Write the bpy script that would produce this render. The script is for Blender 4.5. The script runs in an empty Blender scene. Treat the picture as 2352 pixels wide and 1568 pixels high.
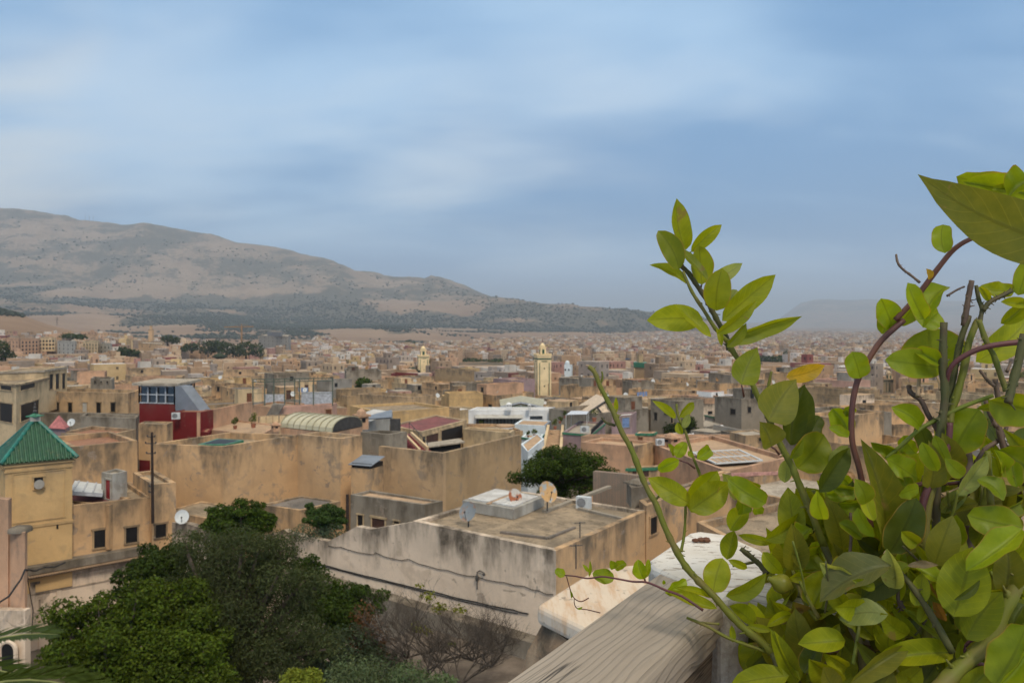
import bpy, bmesh, math, random
import numpy as np
from mathutils import Vector, noise as mnoise
R = math.radians
random.seed(7); rng = np.random.default_rng(7)
S = bpy.context.scene; COL = S.collection

# ---------------------------------------------------------------- camera
F, CX, HV = 1850.0, 1176.0, 745.0          # focal length and horizon in units of a 2352 wide picture
cam_d = bpy.data.cameras.new('camera'); cam = bpy.data.objects.new('camera', cam_d); COL.objects.link(cam)
cam_d.sensor_width = 36; cam_d.lens = 36*F/2352; cam_d.shift_y = -(784-HV)/2352
cam_d.clip_start = .05; cam_d.clip_end = 90000
cam.location = (0, 0, 0); cam.rotation_euler = (R(90), 0, 0); S.camera = cam
cam_d.dof.use_dof = True; cam_d.dof.focus_distance = 1.12; cam_d.dof.aperture_fstop = 17

# ---------------------------------------------------------------- sky
SUN_EL, SUN_AZ = R(48), R(160)              # azimuth clockwise from +Y: behind the camera, to the right
W = bpy.data.worlds.new('World'); S.world = W; W.use_nodes = True
wn, wl = W.node_tree.nodes, W.node_tree.links
bg = wn['Background']; bg.inputs[1].default_value = .1
def wnode(t, **k):
    n = wn.new(t)
    for a, b in k.items(): setattr(n, a, b)
    return n
def wmath(op, a, b=None, c=None):
    n = wnode('ShaderNodeMath', operation=op)
    for i, x in enumerate((a, b, c)):
        if x is None: continue
        if isinstance(x, (int, float)): n.inputs[i].default_value = x
        else: wl.new(x, n.inputs[i])
    return n.outputs[0]
def wmix(f, a, b):
    n = wnode('ShaderNodeMix', data_type='RGBA')
    for i, x in ((0, f), (6, a), (7, b)):
        if isinstance(x, (int, float)): n.inputs[i].default_value = x
        elif isinstance(x, tuple): n.inputs[i].default_value = (*x, 1)
        else: wl.new(x, n.inputs[i])
    return n.outputs[2]
sky = wnode('ShaderNodeTexSky', sky_type='NISHITA', sun_disc=False, sun_elevation=SUN_EL, sun_rotation=SUN_AZ, air_density=1.2, dust_density=2.5)
tc = wnode('ShaderNodeTexCoord'); sx = wnode('ShaderNodeSeparateXYZ'); wl.new(tc.outputs['Generated'], sx.inputs[0])
X, Y, Z = sx.outputs
zz = wmath('ADD', wmath('MAXIMUM', Z, 0.0), .22)
cv = wnode('ShaderNodeCombineXYZ')
wl.new(wmath('MULTIPLY', wmath('DIVIDE', X, zz), .95), cv.inputs[0]); wl.new(wmath('MULTIPLY', wmath('DIVIDE', Y, zz), 1.7), cv.inputs[1])
def wnoise(scale, detail, rough, off, dist=0.):
    m = wnode('ShaderNodeMapping'); m.inputs['Location'].default_value = off; wl.new(cv.outputs[0], m.inputs[0])
    n = wnode('ShaderNodeTexNoise'); n.inputs['Scale'].default_value = scale; n.inputs['Detail'].default_value = detail
    n.inputs['Roughness'].default_value = rough; n.inputs['Distortion'].default_value = dist; wl.new(m.outputs[0], n.inputs['Vector'])
    return n.outputs[0]
def wsmooth(x, a, b):
    n = wnode('ShaderNodeMapRange', interpolation_type='SMOOTHSTEP'); wl.new(x, n.inputs[0])
    n.inputs[1].default_value = a; n.inputs[2].default_value = b; return n.outputs[0]
c1 = wnoise(.62, 3, .5, (3.1, 1.7, 0), .3); c2 = wnoise(1.35, 3.5, .5, (8.2, 4.4, 0), .3)
cl = wmath('ADD', wmath('MULTIPLY', c1, .68), wmath('MULTIPLY', c2, .32))
blue, grey = (1.75, 3.75, 6.6), (4.3, 6.5, 9.0)
skyc = wmix(wsmooth(cl, .38, .63), blue, grey)
skyc = wmix(wmath('MULTIPLY', wsmooth(c2, .56, .76), .2), skyc, (7.4, 8.3, 9.3))
def lobe(u, v, w):                            # brighter bank of cloud in one direction
    d = Vector(((u-CX)/F, 1, -(v-HV)/F)).normalized(); n = wnode('ShaderNodeVectorMath', operation='DOT_PRODUCT'); wl.new(tc.outputs['Generated'], n.inputs[0]); n.inputs[1].default_value = d
    return wsmooth(n.outputs['Value'], math.cos(w), 1.0)
for (u_, v_, w_, k_) in ((20, 20, .11, .6), (430, 240, .16, .34), (900, 330, .16, .34), (1230, 350, .2, .25), (-60, 430, .16, .5)):
    skyc = wmix(wmath('MULTIPLY', wmath('MULTIPLY', lobe(u_, v_, w_), wsmooth(c2, .30, .68)), k_), skyc, (7.6, 8.3, 8.9) if u_ > 100 else (8.6, 8.4, 7.8))
skyc = wmix(.10, skyc, sky.outputs[0])
skyc = wmix(wmath('MULTIPLY', wmath('SUBTRACT', 1.0, wsmooth(Z, .0, .13)), .5), skyc, (4.0, 6.6, 10.4))   # paler towards the horizon
skyc = wmix(wsmooth(Z, .42, .85), skyc, (11.5, 10.9, 9.6))          # bright cloud deck overhead
wl.new(skyc, bg.inputs[0])

sun_d = bpy.data.lights.new('sun', 'SUN'); sun = bpy.data.objects.new('sun', sun_d); COL.objects.link(sun)
sun_d.energy = 1.9; sun_d.angle = R(10); sun_d.color = (1, .9, .76)
sv = Vector((math.sin(SUN_AZ)*math.cos(SUN_EL), math.cos(SUN_AZ)*math.cos(SUN_EL), math.sin(SUN_EL)))
sun.rotation_euler = sv.to_track_quat('Z', 'Y').to_euler(); sun.location = (0, -20, 60)

S.view_settings.view_transform = 'Standard'; S.view_settings.look = 'None'
S.view_settings.exposure = 0.12; S.view_settings.gamma = 1
S.render.engine = 'CYCLES'; cy = S.cycles
cy.use_denoising = True; cy.max_bounces = 6; cy.diffuse_bounces = 3; cy.glossy_bounces = 2; cy.transmission_bounces = 3
cy.transparent_max_bounces = 6; cy.volume_bounces = 0; cy.use_adaptive_sampling = True; cy.adaptive_threshold = .015

# ---------------------------------------------------------------- geometry helpers
def P(u, v, d): return Vector(((u-CX)/F*d, d, -(v-HV)/F*d))        # a point seen at (u, v), d metres ahead
def atz(u, v, z): return P(u, v, -z*F/(v-HV))                      # ... on the level z
def onplane(u, v, p0, p1):                                          # ... on the upright plane through p0 and p1
    r = Vector(((u-CX)/F, 1, -(v-HV)/F)); n = Vector((-(p1.y-p0.y), p1.x-p0.x, 0))
    return r*(p0.dot(n)/r.dot(n))
class MB:
    def __init__(s): s.v=[]; s.f=[]; s.uv=[]; s.m=[]
    def face(s, pts, uvs=None, mi=0):
        b=len(s.v); s.v+=[tuple(p) for p in pts]; s.f.append(tuple(range(b,b+len(pts))))
        s.uv += uvs if uvs else [(0,9.)]*len(pts); s.m.append(mi)
    def wall(s, a, b, z0, z1, mi=0, top=None):                      # upright quad, outside to the right of a->b ... uv in metres below top
        t = z1 if top is None else top; L=math.hypot(b[0]-a[0], b[1]-a[1])
        s.face([(a[0],a[1],z0),(b[0],b[1],z0),(b[0],b[1],z1),(a[0],a[1],z1)], [(0,t-z0),(L,t-z0),(L,t-z1),(0,t-z1)], mi)
    def prism(s, poly, z0, z1, mi=0, cap=True, bottom=False, capmi=None):   # poly counter-clockwise from above
        n=len(poly)
        for i in range(n): s.wall(poly[i], poly[(i+1)%n], z0, z1, mi if isinstance(mi,int) else mi[i])
        if cap: s.face([(p[0],p[1],z1) for p in poly], [(p[0],.02) for p in poly], (mi if isinstance(mi,int) else mi[0]) if capmi is None else capmi)
        if bottom: s.face([(p[0],p[1],z0) for p in poly[::-1]])
    def box(s, c, size, rz=0., mi=0):                               # c: centre of the base
        cs,sn=math.cos(rz),math.sin(rz); x,y,h=size[0]/2,size[1]/2,size[2]
        s.prism([(c[0]+a*cs-b*sn, c[1]+a*sn+b*cs) for a,b in ((-x,-y),(x,-y),(x,y),(-x,y))], c[2], c[2]+h, mi, bottom=True)
    def bar(s, a, b, w, h, mi=0):                                   # straight bar of section w x h
        a,b=Vector(a),Vector(b); d=(b-a).normalized(); up=Vector((0,0,1)) if abs(d.z)<.95 else Vector((1,0,0))
        sd=d.cross(up).normalized()*w/2; u=sd.cross(d).normalized()*h/2; q=[]
        for p in (a,b): q.append([p-sd-u,p+sd-u,p+sd+u,p-sd+u])
        for i in range(4): s.face([q[0][i],q[0][(i+1)%4],q[1][(i+1)%4],q[1][i]],None,mi)
        s.face(q[0][::-1],None,mi); s.face(q[1],None,mi)
    def tube(s, pts, rad, n=8, mi=0, wob=0.):
        pts=[Vector(p) for p in pts]; m=len(pts); rad=rad if isinstance(rad,(list,tuple)) else [rad]*m
        up=Vector((.3,.2,1)); b=len(s.v); acc=0
        for i,p in enumerate(pts):
            d=(pts[min(i+1,m-1)]-pts[max(i-1,0)]).normalized(); sd=d.cross(up)
            if sd.length<1e-3: sd=d.cross(Vector((1,0,0)))
            sd.normalize(); u2=sd.cross(d)
            for k in range(n):
                a=2*math.pi*k/n; r=rad[i]*(1+wob*random.uniform(-1,1)); s.v.append(tuple(p+sd*math.cos(a)*r+u2*math.sin(a)*r))
        for i in range(m-1):
            L=(pts[i+1]-pts[i]).length
            for k in range(n):
                k2=(k+1)%n; s.f.append((b+i*n+k,b+i*n+k2,b+(i+1)*n+k2,b+(i+1)*n+k)); s.m.append(mi)
                s.uv+=[(k/n,acc),((k+1)/n,acc),((k+1)/n,acc+L),(k/n,acc+L)]
            acc+=L
        for e in (0,m-1):
            s.f.append(tuple(b+e*n+k for k in (range(n) if e else range(n-1,-1,-1)))); s.m.append(mi); s.uv+=[(.5,acc*e/max(m-1,1))]*n
    def ball(s, c, r, mi=0, n=10, sq=(1,1,1)):
        c=Vector(c); b=len(s.v); k=n//2
        for i in range(k+1):
            t=math.pi*i/k
            for j in range(n):
                a=2*math.pi*j/n; s.v.append(tuple(c+Vector((math.sin(t)*math.cos(a)*r*sq[0],math.sin(t)*math.sin(a)*r*sq[1],math.cos(t)*r*sq[2]))))
        for i in range(k):
            for j in range(n):
                s.f.append((b+i*n+j,b+(i+1)*n+j,b+(i+1)*n+(j+1)%n,b+i*n+(j+1)%n)); s.m.append(mi); s.uv+=[(0,.5)]*4
    def build(s, name, mat, parent=None, loc=None, smooth=False):
        me=bpy.data.meshes.new(name); o=bpy.data.objects.new(name, me); COL.objects.link(o)
        org = Vector(parent.location) if parent else (Vector(loc) if loc is not None else Vector((0,0,0)))
        me.from_pydata([(x-org.x,y-org.y,z-org.z) for x,y,z in s.v], [], s.f)
        uv=me.uv_layers.new(name='UVMap'); uv.data.foreach_set('uv', np.array(s.uv,dtype=np.float32).ravel())
        for m in (mat if isinstance(mat,(list,tuple)) else [mat]): me.materials.append(m)
        if any(s.m): me.polygons.foreach_set('material_index', s.m)
        if smooth: me.polygons.foreach_set('use_smooth', [True]*len(s.f))
        if parent: o.parent=parent
        elif loc is not None: o.location=loc
        return o
def weld(o):                                         # join the corners so that a bevel can round the edges
    bm=bmesh.new(); bm.from_mesh(o.data); bmesh.ops.remove_doubles(bm,verts=bm.verts,dist=.0005); bm.to_mesh(o.data); bm.free(); return o
def tag(o, label=None, cat=None, group=None, kind=None):
    if label: o['label']=label
    if cat: o['category']=cat
    if group: o['group']=group
    if kind: o['kind']=kind
    return o
def thing(name, label, cat, loc, group=None):
    o=bpy.data.objects.new(name, None); COL.objects.link(o); o.location=loc; o.empty_display_size=.3
    return tag(o,label,cat,group)
def copy_thing(o, loc, label=None, rz=None, scale=None):
    c=o.copy(); COL.objects.link(c); c.location=loc
    if rz is not None: c.rotation_euler=(0,0,rz)
    if scale: c.scale=(scale,)*3
    if label: c['label']=label
    for ch in o.children:
        k=ch.copy(); COL.objects.link(k); k.parent=c
        for g in ch.children: q=g.copy(); COL.objects.link(q); q.parent=k
    return c
def fast_mesh(name, verts, faces, mat, uv=None, col=None, parent=None, loc=None, smooth=False):   # faces: (n, k) array
    me=bpy.data.meshes.new(name); o=bpy.data.objects.new(name, me); COL.objects.link(o)
    verts=np.asarray(verts,dtype=np.float32).reshape(-1,3); faces=np.asarray(faces,dtype=np.int32); n,k=faces.shape
    org=np.array(parent.location if parent else (loc if loc is not None else (0,0,0)),dtype=np.float32)
    me.vertices.add(len(verts)); me.vertices.foreach_set('co',(verts-org).ravel())
    me.loops.add(n*k); me.loops.foreach_set('vertex_index',faces.ravel())
    me.polygons.add(n); me.polygons.foreach_set('loop_start',np.arange(0,n*k,k,dtype=np.int32))
    if smooth: me.polygons.foreach_set('use_smooth',np.ones(n,dtype=bool))
    me.update(calc_edges=True)
    if uv is not None: me.uv_layers.new(name='UVMap').data.foreach_set('uv',np.asarray(uv,dtype=np.float32).ravel())
    if col is not None:
        a=me.color_attributes.new('tint','FLOAT_COLOR','CORNER'); c=np.ones((n*k,4),dtype=np.float32); c[:,:3]=col; a.data.foreach_set('color',c.ravel())
    me.materials.append(mat)
    if parent: o.parent=parent
    elif loc is not None: o.location=loc
    return o
# ---------------------------------------------------------------- materials
class M:
    def __init__(s, name, rough=.85, spec=.25):
        s.mat=bpy.data.materials.new(name); s.mat.use_nodes=True; s.t=s.mat.node_tree; s.b=s.t.nodes['Principled BSDF']
        s.b.inputs['Roughness'].default_value=rough; s.b.inputs['Specular IOR Level'].default_value=spec
    def n(s,t,**k):
        x=s.t.nodes.new(t)
        for a,b in k.items(): setattr(x,a,b)
        return x
    def put(s,sock,x):
        if isinstance(x,(int,float)): sock.default_value=x
        elif isinstance(x,tuple): sock.default_value=(*x,1) if len(sock.default_value)==4 else x
        else: s.t.links.new(x,sock)
    def pos(s): return s.n('ShaderNodeNewGeometry').outputs['Position']
    def map(s,v,scale,loc=(0,0,0)):
        m=s.n('ShaderNodeMapping'); m.inputs['Scale'].default_value=scale; m.inputs['Location'].default_value=loc; s.put(m.inputs[0],v); return m.outputs[0]
    def noise(s,v,scale,detail=5,rough=.55,dist=0.,col=False):
        x=s.n('ShaderNodeTexNoise'); s.put(x.inputs['Vector'],v); x.inputs['Scale'].default_value=scale; x.inputs['Detail'].default_value=detail
        x.inputs['Roughness'].default_value=rough; x.inputs['Distortion'].default_value=dist; return x.outputs[1 if col else 0]
    def voro(s,v,scale,feature='F1',out=0):
        x=s.n('ShaderNodeTexVoronoi',feature=feature); s.put(x.inputs['Vector'],v); x.inputs['Scale'].default_value=scale; return x.outputs[out]
    def step(s,x,a,b,lo=0.,hi=1.):
        r=s.n('ShaderNodeMapRange',interpolation_type='SMOOTHSTEP'); s.put(r.inputs[0],x)
        for i,q in ((1,a),(2,b),(3,lo),(4,hi)): r.inputs[i].default_value=q
        return r.outputs[0]
    def math(s,op,a,b=0.,c=None):
        x=s.n('ShaderNodeMath',operation=op); s.put(x.inputs[0],a); s.put(x.inputs[1],b)
        if c is not None: s.put(x.inputs[2],c)
        return x.outputs[0]
    def mix(s,f,a,b,mode='MIX'):
        x=s.n('ShaderNodeMix',data_type='RGBA',blend_type=mode); s.put(x.inputs[0],f); s.put(x.inputs[6],a); s.put(x.inputs[7],b); return x.outputs[2]
    def uv(s):
        x=s.n('ShaderNodeSeparateXYZ'); s.put(x.inputs[0],s.n('ShaderNodeUVMap').outputs[0]); return x.outputs[0],x.outputs[1]
    def rnd(s): return s.n('ShaderNodeObjectInfo').outputs['Random']
    def tint(s): return s.n('ShaderNodeAttribute',attribute_name='tint').outputs['Color']
    def bump(s,h,st=.3,dist=.02):
        x=s.n('ShaderNodeBump'); x.inputs['Strength'].default_value=st; x.inputs['Distance'].default_value=dist; s.put(x.inputs['Height'],h); s.put(s.b.inputs['Normal'],x.outputs[0])
    def col(s,c): s.put(s.b.inputs['Base Color'],c); return s.mat
def sc(c,k): return tuple(min(1,x*k) for x in c)
def plaster(name, c, grime=.7, patch=.5, cement=(.25,.21,.165), drips=1.6, blotch=1.):
    m=M(name,.92,.15); p=m.pos(); _,v=m.uv()
    big=m.noise(p,.33,4,.6,.6); med=m.noise(p,1.5,6,.62,.3); fine=m.noise(p,14,5,.65)
    k=m.mix(m.step(big,.3,.7),sc(c,.86),sc(c,1.1))
    k=m.mix(m.math('MULTIPLY',m.step(med,.5,.72),.3*blotch),k,sc(cement,1.1))
    pt=m.math('MULTIPLY',m.step(m.math('ADD',m.math('MULTIPLY',big,.65),m.math('MULTIPLY',med,.35)),.55,.61),patch)
    k=m.mix(pt,k,cement)
    st=m.noise(m.map(p,(2.4,2.4,.5)),1.,6,.72); st2=m.noise(m.map(p,(.55,.55,.2)),1.,4,.6)      # rain streaks, long stretches with and without
    e=m.math('ADD',m.math('MULTIPLY',m.math('SUBTRACT',.5,st2),5.5),m.math('MULTIPLY',m.math('SUBTRACT',.5,st),2.2))
    gr=m.step(m.math('ADD',m.math('DIVIDE',v,drips),e),1.25,-.7)
    gr=m.math('MULTIPLY',gr,m.step(med,.25,.6,.6,1.15))
    k=m.mix(m.math('MULTIPLY',gr,grime),k,(.115,.092,.066))
    e2=m.noise(m.map(p,(1,1,1.3),(2,8,5)),.85,6,.62,.5); k=m.mix(m.math('MULTIPLY',m.step(e2,.625,.64),patch*1.5),k,m.mix(m.step(fine,.4,.6),(.24,.18,.13),(.33,.27,.21)))
    lo=m.step(m.noise(m.map(p,(.5,.5,1.1),(4,2,7)),1.,5,.65),.56,.7); k=m.mix(m.math('MULTIPLY',lo,.3*blotch),k,sc(c,.62))
    k=m.mix(m.math('MULTIPLY',m.step(fine,.35,.75),.18),k,sc(c,.6))
    m.bump(m.math('ADD',m.math('ADD',med,m.math('MULTIPLY',fine,.4)),m.math('MULTIPLY',m.step(e2,.625,.64),-.5)),.45,.04); return m.col(k)
def roofmat(name,c,c2,dirt=.6):
    m=M(name,.95,.1); p=m.pos(); a=m.noise(p,.5,6,.65,.8); b=m.noise(p,4.,5,.65); g=m.noise(p,.16,3)
    k=m.mix(m.step(a,.36,.64),c,c2); k=m.mix(m.math('MULTIPLY',m.step(b,.52,.7),dirt),k,sc(c2,.45)); k=m.mix(m.math('MULTIPLY',m.step(g,.45,.7),.35),k,sc(c,1.25)); k=m.mix(m.math('MULTIPLY',m.step(m.noise(p,1.1,7,.7,1.2),.54,.60),.45),k,sc(c2,.55)); k=m.mix(m.math('MULTIPLY',m.step(m.noise(m.map(p,(1,1,1),(9,3,1)),2.3,5,.6),.66,.70),.6),k,sc(c,1.55))
    m.bump(b,.4,.03); return m.col(k)
def plain(name,c,rough=.6,spec=.3,var=.25,scale=3.,metal=0.):
    m=M(name,rough,spec); n=m.noise(m.pos(),scale,5,.6); m.b.inputs['Metallic'].default_value=metal
    return m.col(m.mix(m.step(n,.3,.7),sc(c,1-var),sc(c,1+var)))
OCH=(.61,.385,.20); TAN=(.545,.37,.21); BRN=(.45,.305,.165); SAL=(.60,.355,.215); PNK=(.55,.33,.25); CRM=(.68,.50,.29); WHT=(.66,.63,.58); YEL=(.62,.405,.185)
mt={ 'ochre':plaster('ochre_plaster',OCH,.85,.45), 'tan':plaster('tan_plaster',TAN,.78,.6), 'brown':plaster('brown_plaster',BRN,.7,.4),
 'salmon':plaster('salmon_plaster',SAL,.5,.15), 'pink':plaster('pink_plaster',PNK,.35,.1), 'cream':plaster('cream_plaster',CRM,.6,.2),
 'white':plaster('white_plaster',(.78,.615,.455),.95,.4,(.50,.375,.26),1.3), 'clean':plaster('white_paint',(.80,.79,.76),.2,.05,(.6,.6,.58)),
 'bluewhite':plaster('bluish_whitewash',(.70,.76,.77),.15,.05,(.5,.55,.58)), 'yellow':plaster('yellow_plaster',YEL,.35,.2,(.36,.26,.14)),
 'cement':plaster('bare_cement',(.33,.30,.255),.6,.3), 'dirty':plaster('grimy_cement',(.30,.255,.195),.9,.6,(.2,.17,.13)), 'red':plaster('red_paint',(.17,.018,.018),.25,.1,(.15,.03,.03),1.,.4),
 'mauve':plaster('mauve_plaster',(.36,.25,.25),.4,.2), 'concrete':plaster('pale_concrete',(.45,.425,.37),.5,.3) }
m=M('clay_brick',.95,.1); b=m.n('ShaderNodeTexBrick'); p=m.pos(); b.inputs['Scale'].default_value=3; b.inputs['Color1'].default_value=(.30,.21,.15,1); b.inputs['Color2'].default_value=(.25,.18,.13,1); b.inputs['Mortar'].default_value=(.2,.17,.13,1)
m.put(b.inputs['Vector'],m.map(p,(1,1,1))); mt['brick']=m.col(m.mix(m.math('MULTIPLY',m.step(m.noise(p,2.,6),.45,.65),.6),b.outputs[0],(.19,.16,.125)))
mt.update({ 'roof':roofmat('weathered_roof',(.34,.255,.165),(.185,.145,.10),.75), 'roofl':roofmat('pale_roof',(.42,.36,.28),(.30,.25,.19)), 'roofr':roofmat('terracotta_roof',(.34,.17,.10),(.26,.14,.09)), 'roofd':roofmat('dark_roof',(.20,.165,.135),(.14,.12,.10)),
 'roofw':roofmat('whitish_roof',(.6,.58,.54),(.45,.42,.38),.3), 'roofp':roofmat('maroon_roof',(.24,.09,.085),(.18,.08,.075),.3), 'rooft':roofmat('tan_tile_roof',(.46,.31,.19),(.38,.26,.165),.35),
 'dark':plain('dark_opening',(.012,.011,.011),.5,.3), 'glass':plain('window_glass',(.035,.04,.045),.12,.6), 'frame':plain('grey_frame',(.42,.43,.44),.5), 'wood_dark':plain('dark_wood',(.07,.035,.025),.7), 'door':plain('brown_door',(.16,.06,.03),.7), 'reddoor':plain('red_door',(.28,.02,.02),.6),
 'green':plain('green_tile',(.04,.17,.09),.45,.4,.4,6.), 'metal':plain('grey_metal',(.20,.215,.235),.45,.5,.15,1.,.3), 'metald':plain('dark_metal',(.06,.055,.05),.6), 'white_metal':plain('white_metal',(.54,.55,.53),.5,.4,.1), 'black':plain('black_sheet',(.016,.015,.015),.7,.2),
 'rust':plain('rusty_metal',(.30,.17,.075),.8,.2,.6,2.5), 'terracotta':plain('terracotta',(.30,.11,.06),.85), 'cable':plain('black_cable',(.03,.028,.026),.7), 'bark':plain('tree_bark',(.085,.065,.048),.95,.1,.4,8.), 'deadwood':plain('dead_wood',(.078,.062,.048),.95,.1,.3,5.), 'polew':plain('creosoted_wood',(.045,.032,.026),.9,.1), 'bluepaint':plain('blue_paint',(.16,.24,.42),.6), 'greenrail':plain('green_grey_steel',(.10,.12,.09),.7), 'tarp':plain('grey_tarp',(.52,.54,.57),.7), 'redcloth':plain('red_cloth',(.3,.03,.03),.8) })
m=M('beige_sheet',.5,.4); mt['sheet']=m.col(m.mix(m.step(m.noise(m.pos(),1.2,4),.3,.7),(.42,.38,.25),(.52,.47,.32)))
# foliage: matt leaf with light coming through it
def leafmat(name, rough=.6, trans=.35, spec=.12, yellow=(1.35,1.15,.4)):
    m=M(name,rough,spec); t=m.tint(); m.put(m.b.inputs['Base Color'],t)
    tr=m.n('ShaderNodeBsdfTranslucent'); m.put(tr.inputs[0],m.mix(1.,t,yellow,'MULTIPLY')); ms=m.n('ShaderNodeMixShader'); ms.inputs[0].default_value=trans
    m.put(ms.inputs[1],m.b.outputs[0]); m.put(ms.inputs[2],tr.outputs[0]); m.put(m.t.nodes['Material Output'].inputs[0],ms.outputs[0]); return m.mat
mt['crown']=leafmat('tree_leaves')
# far houses: colour per house from the mesh, rows of small openings from the wall's own metres
m=M('far_houses',.9,.15); p=m.pos(); u,v=m.uv(); t=m.tint()
fu=m.math('FRACT',m.math('DIVIDE',u,2.7)); fv=m.math('FRACT',m.math('DIVIDE',v,3.)); 
ins=m.math('MULTIPLY',m.math('MULTIPLY',m.step(fu,.36,.38),m.step(fu,.66,.64)),m.math('MULTIPLY',m.step(fv,.3,.32),m.step(fv,.72,.70)))
ins=m.math('MULTIPLY',ins,m.step(m.noise(m.map(p,(.11,.11,.16)),1.,2),.47,.52))
ins=m.math('MULTIPLY',ins,m.math('LESS_THAN',v,900.))
k=m.mix(m.step(m.noise(p,.35,5,.65),.35,.7),m.mix(1.,t,(.8,.77,.74),'MULTIPLY'),t)
mt['far']=m.col(m.mix(m.math('MULTIPLY',ins,.8),k,(.035,.032,.03)))
# ---------------------------------------------------------------- the land: one sheet from the garden below the terrace to the far mountains
LAY=[(650,[(-900,760),(0,806),(250,812),(450,835),(600,844),(3300,844)]),
 (1100,[(-900,640),(0,712),(60,727),(110,745),(180,763),(240,776),(300,787),(420,802),(600,811),(1000,817),(3300,817)]),
 (1500,[(-900,690),(0,737),(120,765),(300,785),(420,794),(600,799),(1000,803),(3300,803)]),
 (1900,[(-900,700),(0,742),(200,765),(300,774),(450,777),(600,782),(720,781),(850,788),(1000,794),(1500,794),(3300,794)]),
 (2600,[(-900,690),(0,725),(150,742),(300,755),(450,748),(600,755),(760,757),(900,752),(1000,764),(1200,775),(1500,783),(3300,784)]),
 (3400,[(-900,670),(0,690),(300,715),(600,735),(700,743),(850,744),(1000,749),(1200,757),(1500,764),(1700,773),(3300,775)]),
 (4200,[(-900,640),(0,650),(300,690),(600,705),(820,692),(1000,690),(1080,683),(1150,685),(1220,692),(1300,695),(1400,703),(1530,711),(1600,722),(1660,738),(1720,755),(1780,764),(2000,768),(3300,768)]),
 (5500,[(-900,480),(-300,472),(0,477),(60,482),(110,487),(150,495),(180,503),(230,510),(280,514),(330,510),(370,520),(420,528),(470,537),(520,545),(560,553),(600,560),(640,571),(690,583),(740,590),(790,610),(815,625),(850,625),(880,631),(910,634),(940,634),(975,641),(990,632),(1010,636),(1040,647),(1070,656),(1100,667),(1130,680),(1160,692),(1250,712),(1400,740),(1700,764),(3300,764)]),
 (6800,[(-900,560),(0,570),(600,640),(1100,720),(1300,745),(1500,756),(3300,757)]),
 (9000,[(-900,752),(3300,752)]),
 (14000,[(-900,748),(1600,748),(1780,738),(1840,695),(1870,687),(1950,688),(2050,687),(2150,690),(2250,692),(2400,697),(2700,720),(3300,735)]),
 (19000,[(-900,747.5),(3300,747.5)]), (30000,[(-900,746.5),(3300,746.5)])]
GD=[0,60,100,160,260,480,650]; GZ=[-16.2,-16.2,-18.5,-21.5,-25.5,-31.5,-34.8]
UU=np.concatenate([np.linspace(-9000,-900,28),np.arange(-840,-60,60.),np.arange(-60,2420,5.),np.arange(2420,3300,60.),np.linspace(3300,11000,28)])
DD=np.concatenate([np.linspace(-14,60,38)[:-1],np.geomspace(60,600,40)[:-1],np.geomspace(600,6200,190)[:-1],np.geomspace(6200,30000,60)])
def base_z(u,d):                                    # vectorised height of the land
    u=np.asarray(u,float); d=np.asarray(d,float)
    zb=np.interp(d,GD,GZ)
    zs=[np.interp(u,GD,GZ)*0+np.interp(650,GD,GZ)]
    out=zb.copy(); prev_d=480.; prev=np.full(u.shape,np.interp(480,GD,GZ))
    for L,pts in LAY:
        cur=-(np.interp(u,[a for a,_ in pts],[b for _,b in pts])-HV)/F*L
        t=np.clip((d-prev_d)/(L-prev_d),0,1); t=t*t*(3-2*t)*.5+t*.5
        out=np.where(d>prev_d,prev*(1-t)+cur*t,out); prev_d=L; prev=cur
    return out
def garden_z(x,y):                                  # sunken garden close in
    t=np.clip((x+9.5)/6.,0,1); t=t*t*(3-2*t); return -17.3*(1-t)-13.6*t
def fbm(x,y,oct=4):
    r=0;a=1;
    for i in range(oct): r+=a*mnoise.noise(Vector((x,y,i*7.3))); x*=2.03;y*=2.03;a*=.5
    return r
def land_z(x,y):
    d=max(y,1.); u=CX+F*x/d; z=float(base_z(np.array([u]),np.array([d]))[0])
    if y<62: k=min(max((62-y)/14,0),1); z=float(garden_z(x,y))*k+z*(1-k)
    return z
VEG=[(150,722,110,7,.5),(400,735,120,6,.5),(620,752,120,5,.35),(800,752,120,4,.5),(300,745,90,5,.4),(500,770,90,5,.3),(680,762,60,6,.5),(1100,762,180,4,.4),(1000,787,160,3,.35),(640,725,200,8,.4),(1500,745,120,9,.35),(1250,725,260,12,.3),(60,668,110,9,.5),(190,690,95,9,.5),(310,697,100,9,.45),(430,702,110,14,.35),(540,702,120,17,.3),(650,702,140,22,.4),(780,702,70,25,.5),(700,736,240,12,.6),(560,730,110,14,.3),(900,737,170,9,.35),(1000,744,210,4.5,.8),(1230,750,260,4.5,.75),(1400,759,160,4,.5),
 (1300,715,240,16,.25),(1150,707,70,12,.3),(330,765,70,12,.25),(560,748,60,8,.35),(730,775,50,11,.4),(60,715,90,20,.25),(910,765,45,9,.4),
 (180,672,100,7,-.7),(40,655,60,5,-.3),(600,664,110,6,-.35),(900,693,80,9,-.6),(1030,700,75,9,-.5),(650,722,80,4,-.6),(520,716,70,4,-.6),(400,757,75,12,-.7),(800,767,70,10,-.8),(980,772,260,17,-.45),(170,738,90,13,-.5),(100,765,160,35,-.9),(1200,735,60,5,-.5),(1350,770,260,6,-.5)]
uu,dd=np.meshgrid(UU,DD); UF,DF=uu.ravel(),dd.ravel()
dpos=np.maximum(DF,12.)                              # rows behind the camera keep the sideways spread of 12 m
XF=(UF-CX)/F*dpos; ZF=base_z(UF,np.maximum(DF,0.)); k=np.clip((62-DF)/14,0,1); ZF=garden_z(XF,DF)*k+ZF*(1-k)
vv=HV-ZF/np.maximum(DF,1)*F
veg=np.zeros(len(UF))
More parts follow.
